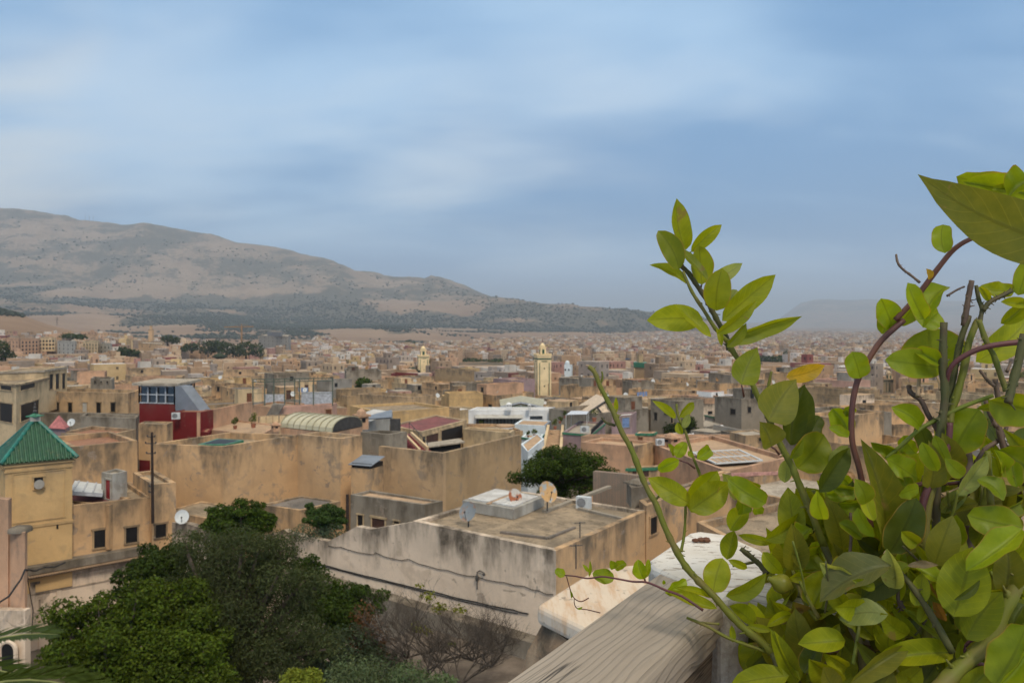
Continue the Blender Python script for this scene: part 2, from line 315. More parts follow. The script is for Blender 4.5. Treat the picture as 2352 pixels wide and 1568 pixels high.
for a,b,ru,rv,s in VEG: veg+=s*np.exp(-((UF-a)/ru)**2-((vv-b)/rv)**2)
near=np.where((DF>1300)&(DF<18000)&(UF>-900)&(UF<3300))[0]; rough=np.zeros(len(UF))
for i in near:
    x,y=XF[i],DF[i]; w=min((y-1300)/900,1.); h=fbm(x/420,y/420,5)
    amp=.0026*y*(1.9 if y<6800 and ZF[i]>0 else .5) if y<6800 else .0012*y
    if 3300<y<6600 and ZF[i]>-40:                      # gullies running down the mountain
        g_=mnoise.noise(Vector((x/210+.25*mnoise.noise(Vector((x/300,y/300,8))),y/1500,2)))+.5*mnoise.noise(Vector((x/95,y/900,6))); rough[i]-=22*abs(g_)*min(1,max(0,(5500-y)/500+.15))*min((y-3300)/500,1)
    rough[i]+=w*amp*(h-.25*abs(mnoise.noise(Vector((x/150,y/150,3)))))
ZF=ZF+rough
ni,nj=len(DD),len(UU); idx=np.arange(ni*nj).reshape(ni,nj)
q=np.stack([idx[:-1,:-1],idx[:-1,1:],idx[1:,1:],idx[1:,:-1]],-1).reshape(-1,4)
m=M('dry_land',.97,.05); p=m.pos(); t=m.tint(); ts=m.n('ShaderNodeSeparateColor'); m.put(ts.inputs[0],t)
n1=m.noise(p,.0022,7,.62,.5); n2=m.noise(m.map(p,(1,1,1.6)),.009,7,.7,.5); n3=m.noise(p,.06,4,.6)
dry=m.mix(m.step(n1,.35,.65),(.205,.13,.08),(.295,.20,.128)); gz=m.n('ShaderNodeSeparateXYZ'); m.put(gz.inputs[0],p); hi=m.step(gz.outputs[2],10.,220.); dry=m.mix(hi,dry,m.mix(m.step(n2,.35,.65),(.215,.155,.105),(.33,.245,.17))); dry=m.mix(m.math('MULTIPLY',m.step(n2,.45,.7),.5),dry,(.22,.15,.10))
vg=m.math('ADD',m.math('ADD',m.math('MULTIPLY',n1,.45),m.math('MULTIPLY',n2,.5)),m.math('ADD',m.math('MULTIPLY',ts.outputs[0],.5),m.math('MULTIPLY',n3,.25)))
tree=m.math('MAXIMUM',m.step(m.math('ADD',vg,m.math('MULTIPLY',hi,.055)),.61,.68),m.math('MULTIPLY',m.step(m.voro(p,.055),.34,.22),m.step(vg,.52,.62)))
k=m.mix(m.math('MULTIPLY',tree,.9),dry,m.mix(m.step(n3,.35,.65),(.05,.05,.033),(.085,.08,.055)))
soil=m.mix(m.step(m.noise(p,.8,6,.65),.35,.65),(.10,.078,.06),(.19,.15,.115))
k=m.mix(ts.outputs[1],k,soil); m.bump(m.noise(p,.02,6,.65),.5,6.); m.col(k); mt['land']=m.mat
tintv=np.zeros((len(UF),3),dtype=np.float32); tintv[:,0]=veg+.0; tintv[:,1]=np.clip((300-DF)/150,0,1)
ground=fast_mesh('ground',np.stack([XF,DF,ZF],-1),q,mt['land'],col=tintv[q.ravel()],smooth=True); tag(ground,kind='structure')
# trees dotted over the hills
LZ=ZF.reshape(ni,nj)
def sheet_z(x,y):                                   # height of the built sheet, noise included
    u=CX+F*x/max(y,1.); j=min(max(np.searchsorted(UU,u)-1,0),nj-2); i=min(max(np.searchsorted(DD,y)-1,0),ni-2)
    a=(u-UU[j])/(UU[j+1]-UU[j]); b=(y-DD[i])/(DD[i+1]-DD[i])
    return (LZ[i,j]*(1-a)+LZ[i,j+1]*a)*(1-b)+(LZ[i+1,j]*(1-a)+LZ[i+1,j+1]*a)*b
OV=np.array([(1,0,.45),(.2,.95,.5),(-.95,.3,.4),(-.3,-.95,.5),(0,0,1.05),(0,0,-.1)],float); OFc=np.array([(0,1,4),(1,2,4),(2,3,4),(3,0,4),(1,0,5),(2,1,5),(3,2,5),(0,3,5)])
vs,fs,cs=[],[],[]; VG=veg.reshape(ni,nj); nb=0
for _ in range(90000):
    u=random.uniform(-60,1900); d=math.exp(random.uniform(math.log(950),math.log(5200))); x=(u-CX)/F*d
    j=min(np.searchsorted(UU,u),nj-1); i=min(np.searchsorted(DD,d),ni-1); g=VG[i,j]
    if d<1900 and u>330 and random.random()<.9: continue
    if d>4200 and random.random()<.6: continue
    h=mnoise.noise(Vector((x/260,d/260,1)))*.6+mnoise.noise(Vector((x/70,d/70,5)))*.4
    if h+g*.9<random.uniform(-.12,.42): continue
    s=random.uniform(.7,1.5)*(2.4+d*.0007); a=random.uniform(0,6.28); ca,sa=math.cos(a),math.sin(a)
    V=OV*np.array([s*random.uniform(.9,1.6),s,s*random.uniform(.8,1.15)]); V=np.stack([V[:,0]*ca-V[:,1]*sa,V[:,0]*sa+V[:,1]*ca,V[:,2]],-1)+np.array([x,d,sheet_z(x,d)])
    vs.append(V); fs.append(OFc+nb*6); k=random.uniform(.7,1.3); cs.append(np.tile(np.array([.052*k,.062*k,.036*k]),(24,1))); nb+=1
    if nb>=15000: break
tag(fast_mesh('distant_olive_trees',np.concatenate(vs),np.concatenate(fs),mt['crown'],col=np.concatenate(cs)),kind='stuff',label='dark olive trees dotted over the dry hillsides below the mountain',cat='trees')
# hazy air
m=bpy.data.materials.new('hazy_air'); m.use_nodes=True; t=m.node_tree
for n in list(t.nodes):
    if n.type!='OUTPUT_MATERIAL': t.nodes.remove(n)
pv=t.nodes.new('ShaderNodeVolumePrincipled'); pv.inputs['Color'].default_value=(.80,.89,1.0,1); pv.inputs['Density'].default_value=HAZE_D if 'HAZE_D' in globals() else 1.3e-4; pv.inputs['Anisotropy'].default_value=.1
t.links.new(pv.outputs[0],t.nodes['Material Output'].inputs['Volume'])
b=MB(); zl=float(ZF.min())-1; b.box((0,0,zl),(84000,66000,float(ZF.max())+25-zl)); hz=b.build('haze',m); tag(hz,kind='stuff'); hz.display_type='WIRE'
# ---------------------------------------------------------------- builders
FOOT=[]
def ccw(poly):
    a=sum(poly[i][0]*poly[(i+1)%len(poly)][1]-poly[(i+1)%len(poly)][0]*poly[i][1] for i in range(len(poly)))
    return poly if a>0 else poly[::-1]
def inset(poly,t):
    n=len(poly); out=[]; P2=[Vector((p[0],p[1])) for p in poly]
    for i in range(n):
        a,b,c=P2[i-1],P2[i],P2[(i+1)%n]; d1=(b-a).normalized(); d2=(c-b).normalized()
        n1=Vector((-d1.y,d1.x)); n2=Vector((-d2.y,d2.x)); q=n1+n2; k=t/max(.3,1+n1.dot(n2))
        out.append(b+q*k)
    return out
def walls(poly,z0,z1,par,th,mis,wavy=.0):
    """outer walls, parapet top and inner side"""
    b=MB(); n=len(poly); q=inset(poly,th); wz=[random.uniform(-wavy,wavy) for _ in poly]
    for i in range(n):
        j=(i+1)%n; mi=mis[i]; A,B,C,D=poly[i],poly[j],q[j],q[i]; za,zb=z1+wz[i],z1+wz[j]; L=math.hypot(B[0]-A[0],B[1]-A[1])
        b.face([(A[0],A[1],z0),(B[0],B[1],z0),(B[0],B[1],zb),(A[0],A[1],za)],[(0,z1-z0),(L,z1-z0),(L,0),(0,0)],mi)
        b.face([(A[0],A[1],za),(B[0],B[1],zb),(C[0],C[1],zb),(D[0],D[1],za)],[(0,.25)]*4,mi)
        if par>0: b.face([(C[0],C[1],z1-par-.02),(D[0],D[1],z1-par-.02),(D[0],D[1],za),(C[0],C[1],zb)],[(L,par),(0,par),(0,.15),(L,.15)],mi)
    return b,q
def opening(parent,a,b,z0,z1,kind,mat='dark',fr=None,lintel=True,name=None):
    """window or door on the upright face a->b (outside on the right of a->b): a frame standing proud and a dark pane set back in it"""
    a=Vector((a[0],a[1],0)); b=Vector((b[0],b[1],0)); d=(b-a).normalized(); n=Vector((d.y,-d.x,0)); w=(b-a).length; h=z1-z0; t=min(.09,w*.14)
    name=name or kind
    f=MB(); fd=.05
    def slab(s0,s1,y0,y1,depth):
        q=[a+d*s0+n*depth,a+d*s1+n*depth]; back=[a+d*s1-n*.02,a+d*s0-n*.02]
        f.prism(ccw([(p.x,p.y) for p in (*q,*back)]),y0,y1,bottom=True)
    slab(-t,0,z0,z1,fd); slab(w,w+t,z0,z1,fd); slab(-t*1.6,w+t*1.6,z1,z1+t*1.3,fd*1.5); slab(-t*1.3,w+t*1.3,z0-t,z0,fd*1.6)
    o=f.build(name,mt[fr or 'frame'],parent)
    g=MB(); q=[a+n*.012,b+n*.012]; g.face([(q[0].x,q[0].y,z0),(q[1].x,q[1].y,z0),(q[1].x,q[1].y,z1),(q[0].x,q[0].y,z1)])
    pn='pane' if mat in('dark','glass') else 'leaf_panel'
    p=g.build(pn,mt[mat],parent)
    # the pane is a sub-part of its frame
    p.parent=o; p.location=(0,0,0)
    return o
def hb(name,label,C,Lp,Rp,d,h,mat='ochre',par=.5,th=.28,roof='roof',wins=(),doors=(),cat='house',group=None,mR=None,wavy=.05,fr=None,trim=None):
    """flat-roofed house from the near corner C of its roof line, d metres ahead, and the roof-line ends of its left and right faces"""
    c=P(*C,d); z=c.z
    g=lambda q: atz(q[0],q[1],z) if not isinstance(q,Vector) else c+q
    l,r=g(Lp),g(Rp); bk=l+r-c
    poly=[c,r,bk,l]; cc=ccw([(p.x,p.y) for p in poly]); flipped=(cc[1]!=(r.x,r.y))
    return house(name,label,cc,z-h,z,par,th,mat,roof,cat,group,mR,wavy,faces={'L':(l,c),'R':(c,r)},wins=wins,doors=doors,fr=fr,trim=trim,flip=flipped)
def house(name,label,poly,z0,z1,par,th,mat,roof,cat='house',group=None,mR=None,wavy=.05,faces=None,wins=(),doors=(),fr=None,trim=None,flip=False):
    cx=sum(p[0] for p in poly)/len(poly); cy=sum(p[1] for p in poly)/len(poly)
    root=thing(name,label,cat,(cx,cy,z0),group); FOOT.append((cx,cy,max(math.hypot(p[0]-cx,p[1]-cy) for p in poly),z1))
    ms=[mt[mat]]+([mt[mR]] if mR else []); mis=[0]*len(poly)
    if mR: mis=[1 if i==(len(poly)-1 if flip else 0) else 0 for i in range(len(poly))]
    b,q=walls(poly,z0,z1,par,th,mis,wavy); b.build('wall',ms,root)
    r=MB(); r.face([(p[0],p[1],z1-par) for p in q],[(p[0],1000+p[1]) for p in q]); r.build('roof',mt[roof],root)
    if trim:
        t=MB(); o2=inset(poly,-.1)
        t,_=walls([tuple(p) for p in o2],z1-.24,z1-.03,.16,.12,[0]*len(o2)); t.build('cornice',mt[trim],root)
    for w in wins:
        f,u0,v0,u1,v1=w[:5]; m_=w[5] if len(w)>5 else 'dark'; a,bb=faces[f]
        p,q2=onplane(u0,v0,a,bb),onplane(u1,v1,a,bb); z_hi,z_lo=(onplane((u0+u1)/2,v0,a,bb).z,onplane((u0+u1)/2,v1,a,bb).z)
        opening(root,p,q2,z_lo,z_hi,w[6] if len(w)>6 else 'window',m_,fr or mat)
    return root
def dish(u,v,d,r,label,mat='white_metal',foot=None,yaw=.5,group='satellite dishes standing on the old town roofs'):
    """satellite dish seen with its centre at (u, v)"""
    c=P(u,v,d); zf=P(u,foot,d).z if foot else c.z-r*1.15
    t=thing('satellite_dish',label,'satellite dish',(c.x,c.y,zf),group)
    b=MB(); n=16; ax=Vector((math.sin(yaw)*.85,-math.cos(yaw)*.85,.42)).normalized(); sd=ax.cross(Vector((0,0,1))).normalized(); up=sd.cross(ax)
    rings=[(0,0),(.5,.05),(.85,.15),(1,.21)]
    for k in range(3):
        for j in range(n):
            q=[]
            for kk,jj in ((k,j),(k,j+1),(k+1,j+1),(k+1,j)):
                a=2*math.pi*jj/n; rr,hh=rings[kk]; q.append(c+sd*math.cos(a)*rr*r+up*math.sin(a)*rr*r*1.08+ax*hh*r)
            b.face(q if k else [q[0],q[2],q[3]])
    b.build('bowl',mt[mat] if isinstance(mat,str) else mat,t,smooth=True)
    p=MB(); p.tube([(c.x,c.y,zf),(c.x,c.y,c.z-.02),tuple(c-ax*.05)],[.035,.035,.03],6); p.build('pole',mt['metald'],t)
    a=MB(); a.tube([tuple(c-up*r*.9+ax*.1*r),tuple(c+ax*r*.75-up*r*.25)],.016,5); a.ball(c+ax*r*.75-up*r*.22,.05); a.build('feed_arm',mt['metald'],t)
    return t
def ac_unit(u,v,d,label,rz,w=.74,h=.6):
    c=P(u,v,d); t=thing('ac_unit',label,'air conditioner',(c.x,c.y,c.z))
    b=MB(); b.box(c,(w,.32,h),rz); b.build('casing',mt['white_metal'],t)
    n=Vector((math.sin(rz),-math.cos(rz),0)); sd=Vector((math.cos(rz),math.sin(rz),0)); g=MB(); cc=c+n*.165+Vector((0,0,h*.52))-sd*w*.12
    ring=[cc+sd*math.cos(a)*h*.4+Vector((0,0,math.sin(a)*h*.4)) for a in [2*math.pi*i/14 for i in range(14)]]; g.face(ring); g.build('fan_grille',mt['grille'],t)
    return t
def crown(name,blobs,n,leaf,col,parent,droop=.0,narrow=.55,shell=.55,var=.35,mat='crown'):
    """leaves spread through lobed clumps: blobs are (centre, (rx, ry, rz))"""
    vol=np.array([r[0]*r[1]+r[1]*r[2]+r[0]*r[2] for _,r in blobs]); cnt=rng.multinomial(n,vol/vol.sum())
    Vs,Cs=[],[]
    for (c,r),k in zip(blobs,cnt):
        d=rng.normal(size=(k,3)); d/=np.linalg.norm(d,axis=1)[:,None]
        rad=shell+(1.08-shell)*rng.random(k)**.6
        lump=np.array([1+.3*mnoise.noise(Vector((a*2.6+c[0],b*2.6+c[1],e*2.6+c[2]))) for a,b,e in d])
        p=np.array(c)+d*(rad*lump)[:,None]*np.array(r)
        nrm=d+rng.normal(size=(k,3))*.75+np.array([0,0,.45]); nrm/=np.linalg.norm(nrm,axis=1)[:,None]
        t=np.cross(nrm,rng.normal(size=(k,3))); t[:,2]-=droop; t/=np.linalg.norm(t,axis=1)[:,None]+1e-6; s=np.cross(nrm,t); s/=np.linalg.norm(s,axis=1)[:,None]+1e-6
        L=(leaf*(.6+.8*rng.random(k)))[:,None]; w=L*narrow*.5
        q=np.stack([p-t*L*.5,p+s*w+nrm*w*.25,p+t*L*.5,p-s*w+nrm*w*.25],1)
        Vs.append(q.reshape(-1,3)); base=np.array(col)*(1+var*(rng.random(k)-.5)*2)[:,None]*rng.uniform(.8,1.22); base[:,0]*=1+.25*(rng.random(k)-.4); Cs.append(np.repeat(base,4,0))
    V=np.concatenate(Vs); F_=np.arange(len(V)).reshape(-1,4)
    return fast_mesh(name,V,F_,mt[mat],col=np.concatenate(Cs),parent=parent)
def tree(name,label,base,blobs,n,leaf,col,trunk=.18,cat='tree',group=None,limbs=True,**k):
    base=Vector(base); t=thing(name,label,cat,base,group)
    b=MB(); top=Vector(blobs[0][0]); mid=base.lerp(top,.55)+Vector((random.uniform(-.2,.2),random.uniform(-.2,.2),0))
    b.tube([base,base.lerp(mid,.5)+Vector((.08,0,0)),mid,top],[trunk*1.25,trunk,trunk*.8,trunk*.3],8,wob=.1)
    if limbs:
        for c,r in blobs[1:]:
            c=Vector(c); b.tube([mid.lerp(base,.15),mid.lerp(c,.5)+Vector((0,0,.12)),c],[trunk*.55,trunk*.4,trunk*.12],6,wob=.1)
    b.build('trunk',mt['bark'],t,smooth=True); crown('crown',blobs,n,leaf,col,t,**k); return t
def lobes(c,r,n,rs=.5,seed=0):
    """n sub-clumps spread over an ellipsoid c, r"""
    q=random.Random(seed); out=[(tuple(c),tuple(x*.62 for x in r))]
    for i in range(n):
        a=2*math.pi*(i*.618+q.random()*.15); e=q.uniform(-.45,.95); f=math.sqrt(max(0,1-e*e))
        s=q.uniform(.75,1.25)*rs
        out.append(((c[0]+r[0]*.68*math.cos(a)*f,c[1]+r[1]*.68*math.sin(a)*f,c[2]+r[2]*.68*e),tuple(x*s for x in r)))
    return out
def clumps(blobs,k,rs,seed=0):
    q=random.Random(seed); out=[]
    for c,r in blobs:
        out.append((c,tuple(x*.7 for x in r)))
        for i in range(k):
            a=q.uniform(0,6.28); e=q.uniform(-.5,1.); f=math.sqrt(max(0,1-e*e)); s=rs*q.uniform(.6,1.3); g=q.uniform(.72,1.05)
            out.append(((c[0]+r[0]*g*math.cos(a)*f,c[1]+r[1]*g*math.sin(a)*f,c[2]+r[2]*g*e),(r[0]*s,r[1]*s,r[2]*s*.85)))
    return out
def palm(name,label,base,top,fronds,L,col,trunk=.2,group=None,droop=.9,leafl=.5,seed=1,els=(.9,-.5)):
    q=random.Random(seed); base,top=Vector(base),Vector(top); t=thing(name,label,'palm tree',base,group)
    b=MB(); b.tube([base,base.lerp(top,.5),top],[trunk*1.15,trunk,trunk*.9],8,wob=.12); b.build('trunk',mt['bark'],t)
    for i in range(fronds):
        a=2.4*i+q.uniform(-.2,.2); e=els[0]+(els[1]-els[0])*i/fronds; frond(t,top,Vector((math.cos(a)*math.cos(e),math.sin(a)*math.cos(e),math.sin(e))),L*q.uniform(.85,1.1),droop,leafl,col,q)
    return t
def frond(t,p0,dirv,L,droop,leafl,col,q,n=34):
    pts=[]; p=Vector(p0); d=Vector(dirv).normalized()
    for i in range(9): pts.append(p.copy()); p+=d*(L/8); d=(d+Vector((0,0,-droop/8))).normalized()
    r=MB(); r.tube(pts,[.03*L/3*(1-.8*i/8)+.004 for i in range(9)],5); o=r.build('frond',mt['frondrib'],t)
    V=[];C=[]
    for i in range(n*2):
        f=.12+.88*(i//2)/n; k=min(int(f*8),7); c=pts[k].lerp(pts[k+1],f*8-k); ax=(pts[k+1]-pts[k]).normalized(); sd=ax.cross(Vector((0,0,1))).normalized()*(1 if i%2 else -1); up=sd.cross(ax)
        if up.z<0: up=-up
        ll=leafl*(math.sin(math.pi*(f*.86+.1))**.6)*q.uniform(.85,1.1); tip=c+(sd*.8+ax*.65+up*.22).normalized()*ll+Vector((0,0,-.16*ll)); w=.028*leafl/.5*ax; m_=c.lerp(tip,.45)+up*.02
        V+=[c-w*.4,m_+w,tip,m_-w]; g=q.uniform(.8,1.2); C+=[(col[0]*g,col[1]*g,col[2]*g)]*4
    lf=fast_mesh('leaflets',np.array([tuple(v) for v in V]),np.arange(len(V)).reshape(-1,4),mt['crown'],col=np.array(C),parent=t); lf.parent=o
mt['frondrib']=plain('palm_rib',(.16,.17,.05),.6)

mt['grille']=plain('grey_grille',(.2,.2,.2),.6)
# ---------------------------------------------------------------- the near roofs
# house with the whitewashed wall
c=P(1277,1266,32.7); ZR=c.z
th=hb('terrace_house','whitewashed house with broad weathered flat roof carrying three rusty dishes',(1277,1266),(948,1197),(1486,1173),32.7,6.5,'white',.14,.3,'roof',mR='ochre',wavy=.06)
RP=lambda u,v: atz(u,v,ZR-.14)
def roofbox(parent,name,pts,h,mat,base=None,bottom=False,trim=None):
    z=ZR-.12 if base is None else base; b=MB(); b.prism(ccw([(p.x,p.y) for p in pts]),z,z+h,bottom=bottom); return b.build(name,mt[mat],parent)
zt=ZR-.12+.5
sk=[atz(u,v,zt) for u,v in ((1180,1169),(1250,1140),(1141,1121),(1062,1149))]
roofbox(th,'raised_roof',sk,.5,'concrete')
for k,(a,b_) in enumerate(((.06,.47),(.55,.95))):
    f=lambda s,t: sk[0].lerp(sk[1],t).lerp(sk[3].lerp(sk[2],t),s)
    pts=[f(a,.1),f(b_,.1),f(b_,.88),f(a,.88)]; roofbox(th,'roof_panel',pts,.07,'roofw',zt+.004)
roofbox(th,'ridge',[f(.48,.02),f(.54,.02),f(.54,.96),f(.48,.96)],.05,'rooft',zt+.004)
# two low kerbs and a plank on the roof
for a,b_,w,h in (((1150,1224),(1258,1238),.16,.1),((1258,1238),(1320,1213),.14,.09),((1330,1170),(1440,1196),.2,.12),((1250,1178),(1400,1120),.25,.14)):
    q=MB(); q.bar(RP(*a)+Vector((0,0,h/2)),RP(*b_)+Vector((0,0,h/2)),w,h); q.build('roof_kerb',mt['roofd' if h<.11 else 'dirty'],th)
cp=[RP(u,v) for u,v in ((1450,1168),(1490,1162),(1476,1149),(1442,1156))]; z0=cp[0].z
ch=roofbox(th,'chimney',[cp[0],cp[1],cp[2]+Vector((.2,.5,0)),cp[3]+Vector((0,.4,0))],1.05,'dirty',z0)
cc=sum(cp,Vector())/4+Vector((.03,.2,0))
b=MB(); b.box((cc.x,cc.y,z0+1.05),(1.05,1.05,.1),R(35)); b.tube([(cc.x,cc.y,z0+1.15),(cc.x,cc.y,z0+1.27),(cc.x,cc.y,z0+1.33)],[.46,.3,.06],10); o=b.build('chimney_cap',mt['dirty'],th)
b=MB(); 
for k in (0,1):
    a=R(35)+k*math.pi/2; n=Vector((math.sin(a),-math.cos(a),0)); p=cc+n*(.5); s=Vector((math.cos(a),math.sin(a),0))*.14
    b.face([p-s+Vector((0,0,.62)),p+s+Vector((0,0,.62)),p+s+Vector((0,0,.93)),p-s+Vector((0,0,.93))])
# wing with the arched window
wg=hb('ochre_wing','ochre house wing with an arched window at the right of the big weathered roof',(1484,1160),(1468,1149),(1680,1085),39.6,7,'ochre',.15,.28,'roof',wins=[('R',1493,1186,1508,1225,'dark')],fr='ochre')
# left part of the white wall: lower, stepped top
A0=P(1277,1266,32.7); A1=atz(948,1197,ZR)
prof=[(605,1229),(652,1216),(662,1222),(752,1243),(796,1221),(818,1209),(853,1215),(948,1198)]
b=MB(); pp=[onplane(u,v,A0,A1) for u,v in prof]; dv=(A1-A0).normalized(); nn=Vector((-dv.y,dv.x,0))
if nn.y<0: nn=-nn
for i in range(len(pp)-1):
    a,e=pp[i],pp[i+1]; zb=-17.5; L=(Vector((e.x-a.x,e.y-a.y))).length
    bk=lambda p:p+nn*.36
    b.face([(a.x,a.y,zb),(e.x,e.y,zb),tuple(e),tuple(a)],[(0,a.z-zb),(L,e.z-zb),(L,0),(0,0)])
    b.face([tuple(a),tuple(e),tuple(bk(e)),tuple(bk(a))],[(0,.2)]*4)
    b.face([(bk(e).x,bk(e).y,zb),(bk(a).x,bk(a).y,zb),tuple(bk(a)),tuple(bk(e))],[(0,e.z-zb),(L,a.z-zb),(L,0),(0,0)])
cw=b.build('courtyard_wall',mt['white'],None,loc=(pp[3].x,pp[3].y,-17.5)); tag(cw,'stained white garden wall with stepped top running left from the big roof','wall')
# ledge and retaining wall at the foot of the white wall
lz=-12.85; off=-nn
e0=onplane(1330,1400,A0,A1); e1=onplane(690,1320,A0,A1)
b=MB(); q=[e0,e1,e1+off*.75,e0+off*.75]; b.prism(ccw([(p.x,p.y) for p in q]),-14.6,lz); tag(b.build('retaining_wall',mt['dirty'],None,loc=(e0.x,e0.y,-14.6)),'low dirty retaining ledge along the foot of the white wall','wall')
def cable(name,label,pts,r,wob=.06,cat='cable'):
    q=[]
    for i in range(len(pts)-1):
        a,e=Vector(pts[i]),Vector(pts[i+1]); n=max(2,int((e-a).length/.5))
        for k in range(n): f=k/n; q.append(a.lerp(e,f)+Vector((0,0,-wob*math.sin(math.pi*f)+random.uniform(-1,1)*wob*.25)))
    q.append(Vector(pts[-1])); b=MB(); b.tube(q,r,5); o=b.build(name,mt['cable'],None,loc=q[0]); return tag(o,label,cat)
wl_=lambda u,v,k=.04: onplane(u,v,A0,A1)+off*k
cable('wall_cable','thin black cable sagging along the upper part of the white wall',[wl_(u,v) for u,v in ((755,1252),(785,1256),(855,1272),(864,1268),(908,1283),(940,1283),(985,1299),(1030,1309),(1095,1323),(1160,1336),(1205,1345),(1240,1356),(1272,1364))],.016,.05)
cable('wall_cable','thick black double cable running low along the white wall',[wl_(u,v,.05) for u,v in ((672,1275),(760,1300),(880,1330),(1000,1358),(1100,1382),(1180,1399),(1215,1408))],.03,.03)
cable('wall_cable','faint brown cable just below the thick one on the white wall',[wl_(u,v,.03) for u,v in ((690,1284),(800,1314),(900,1339),(1010,1366),(1110,1390),(1190,1408))],.02,.02)
lp=wl_(1098,1352,.06); b=MB(); b.tube([lp,lp+Vector((0,0,.75)),lp+Vector((.12,-.1,.85)),lp+Vector((.3,-.25,.8))],.025,6); b.ball(lp+Vector((0,-.05,.5)),.1,sq=(.8,.8,1.5)); b.ball(lp+Vector((.3,-.25,.74)),.07); tag(b.build('wall_lamp',mt['metald'],None,loc=lp),'small dark bracket lamp fixed to the white wall','wall lamp')
# dishes and unit on that roof
def rustmat(name,a,b_,thr,sc_=2.2,off_=(0,0,0)):
    m=M(name,.75,.2); n=m.noise(m.map(m.pos(),(1,1,1),off_),sc_,4,.6); return m.col(m.mix(m.step(n,thr-.05,thr+.08),a,b_))
dish(1257,1130,39.8,.5,'largest orange rusty satellite dish in the middle of the weathered roof',rustmat('rust_bowl',(.34,.36,.35),(.50,.30,.13),.45),1173,.55,'rusty dishes on the big weathered roof')
dish(1182,1140,40.2,.37,'small white satellite dish with red rusted middle beside the raised white roof',rustmat('rust_bowl_red',(.5,.46,.4),(.33,.11,.05),.48,1.6,(3,0,0)),1169,.5,'rusty dishes on the big weathered roof')
dish(1076,1175,37.2,.44,'grey mottled satellite dish near the white wall edge of the weathered roof',rustmat('rust_bowl_grey',(.22,.235,.24),(.3,.19,.13),.55,2.6,(6,1,0)),1212,-.5,'rusty dishes on the big weathered roof')
p=RP(1341,1167); ac_unit(1341,1167,p.y,'white air conditioner box standing alone on the weathered roof',R(-25))
for u,v0,v1,lab in ((1332,1243,1198,'thin antenna pole on the weathered roof near its right edge'),(1323,1306,1250,'thin pipe pole at the right face of the white walled house')):
    p=RP(u,v0); q=P(u,v1,p.y); b=MB(); b.tube([p,q],.025,6); b.bar(q+Vector((-.25,0,-.05)),q+Vector((.25,.1,-.05)),.03,.03); tag(b.build('antenna_pole',mt['metald'],None,loc=p),lab,'antenna')
# brick wall behind the roof
a=P(1362,1082,47.5); e=atz(1468,1092,a.z); n2=Vector((-(e.y-a.y),e.x-a.x,0)).normalized()
b=MB(); b.prism(ccw([(p.x,p.y) for p in (a,e,e+n2*.4,a+n2*.4)]),a.z-2.6,a.z); bw=b.build('brick_wall',mt['brick'],None,loc=(a.x,a.y,a.z-2.6)); tag(bw,'rough grey brick wall stub behind the big roof beside the large green tree','wall')
# low house in the courtyard
hb('courtyard_house','low cracked house with brown flat roof behind the white wall',(975,1161),(805,1136),(1017,1149),44,3.4,'dirty',.12,.2,'rooft',wins=[('L',822,1182,834,1207,'dark'),('L',855,1190,884,1213,'wood_dark'),('L',905,1196,917,1202,'dark')],fr='cream')
hb('low_store','low ochre store with dark dusty flat roof between two round trees',(690,1173),(597,1159),(782,1149),46.5,2.6,'ochre',.1,.2,'roofd')
b=MB(); p=P(798,1219,43.2); b.tube([p,P(798,1135,43.2)],[.09,.08],7); tag(b.build('post',mt['polew'],None,loc=p),'dark wooden post beside the courtyard citrus tree','post')
# the big blank walls
hb('blank_house','largest blank ochre house with a courtyard opening edged in green tile',(512,1026),(345,1018),(684,998),52,8,'ochre',.45,.3,'roof',mR=None)
bl=bpy.data.objects['blank_house']; zz0=P(512,1026,52).z-.45
b=MB(); pts=[atz(u,v,zz0+.25) for u,v in ((455,1022),(520,1022),(560,1012),(500,1008))]; b.prism(ccw([(p.x,p.y) for p in pts]),zz0+.004,zz0+.3); b.build('courtyard_kerb',mt['green'],bl)
b=MB(); c_=sum(pts,Vector())/4; q=[c_.lerp(p,.8) for p in pts]; b.face([(p.x,p.y,zz0+.31) for p in ccw([Vector((p.x,p.y,0)) for p in q])]); b.build('courtyard_shaft',mt['dark'],bl)
hb('blank_annex','tall ochre annex with rain stains, right of the largest blank house',(782,1006),(684,998),(832,999),56,8,'tan',.4,.28,'roof',mR='ochre')
c=P(1017,1041,55); l,r=atz(870,1025,c.z),atz(1197,998,c.z); sw=thing('stained_house','long brown walled house with black rain streaks and a blank end wall','house',(c.x,c.y,c.z-8)); dl,dr=(l-c).normalized(),(r-c).normalized()
b=MB()
for p0,p1,dn,mi in ((c,l,dr,0),(c,r,dl,1)):
    q=ccw([(p.x,p.y) for p in (p0,p1,p1+dn*.36,p0+dn*.36)]) if mi==0 else ccw([(p.x,p.y) for p in (p0+dr*.361,p1,p1+dn*.36,p0+dr*.361+dn*.36)])
    b.prism(q,c.z-8,c.z+random.uniform(-.02,.02),mi)
b.build('wall',[mt['tan'],mt['brown']],sw); b=MB(); b.prism(ccw([(p.x,p.y) for p in (c+dl*.37+dr*.37,l+dr*.37,l+r-c,r+dl*.37)]),c.z-8,c.z-3.6); b.build('yard_floor',mt['roof'],sw)
hb('stained_block','narrow stained block rising behind the black streaked wall',(893,997),(828,992),(935,992),58.5,6,'dirty',.3,.25,'roof')
p0=P(806,1073,54.2); p1=P(852,1077,53.6); b=MB(); dn=(p1-p0).normalized(); nb=Vector((-dn.y,dn.x,0)).normalized()*1.6; zb=p0.z
ut=thing('lean_to','small ochre lean-to with a slanted blue grey sheet lid against the wall','lean-to',(p0.x,p0.y,zb-3.2))
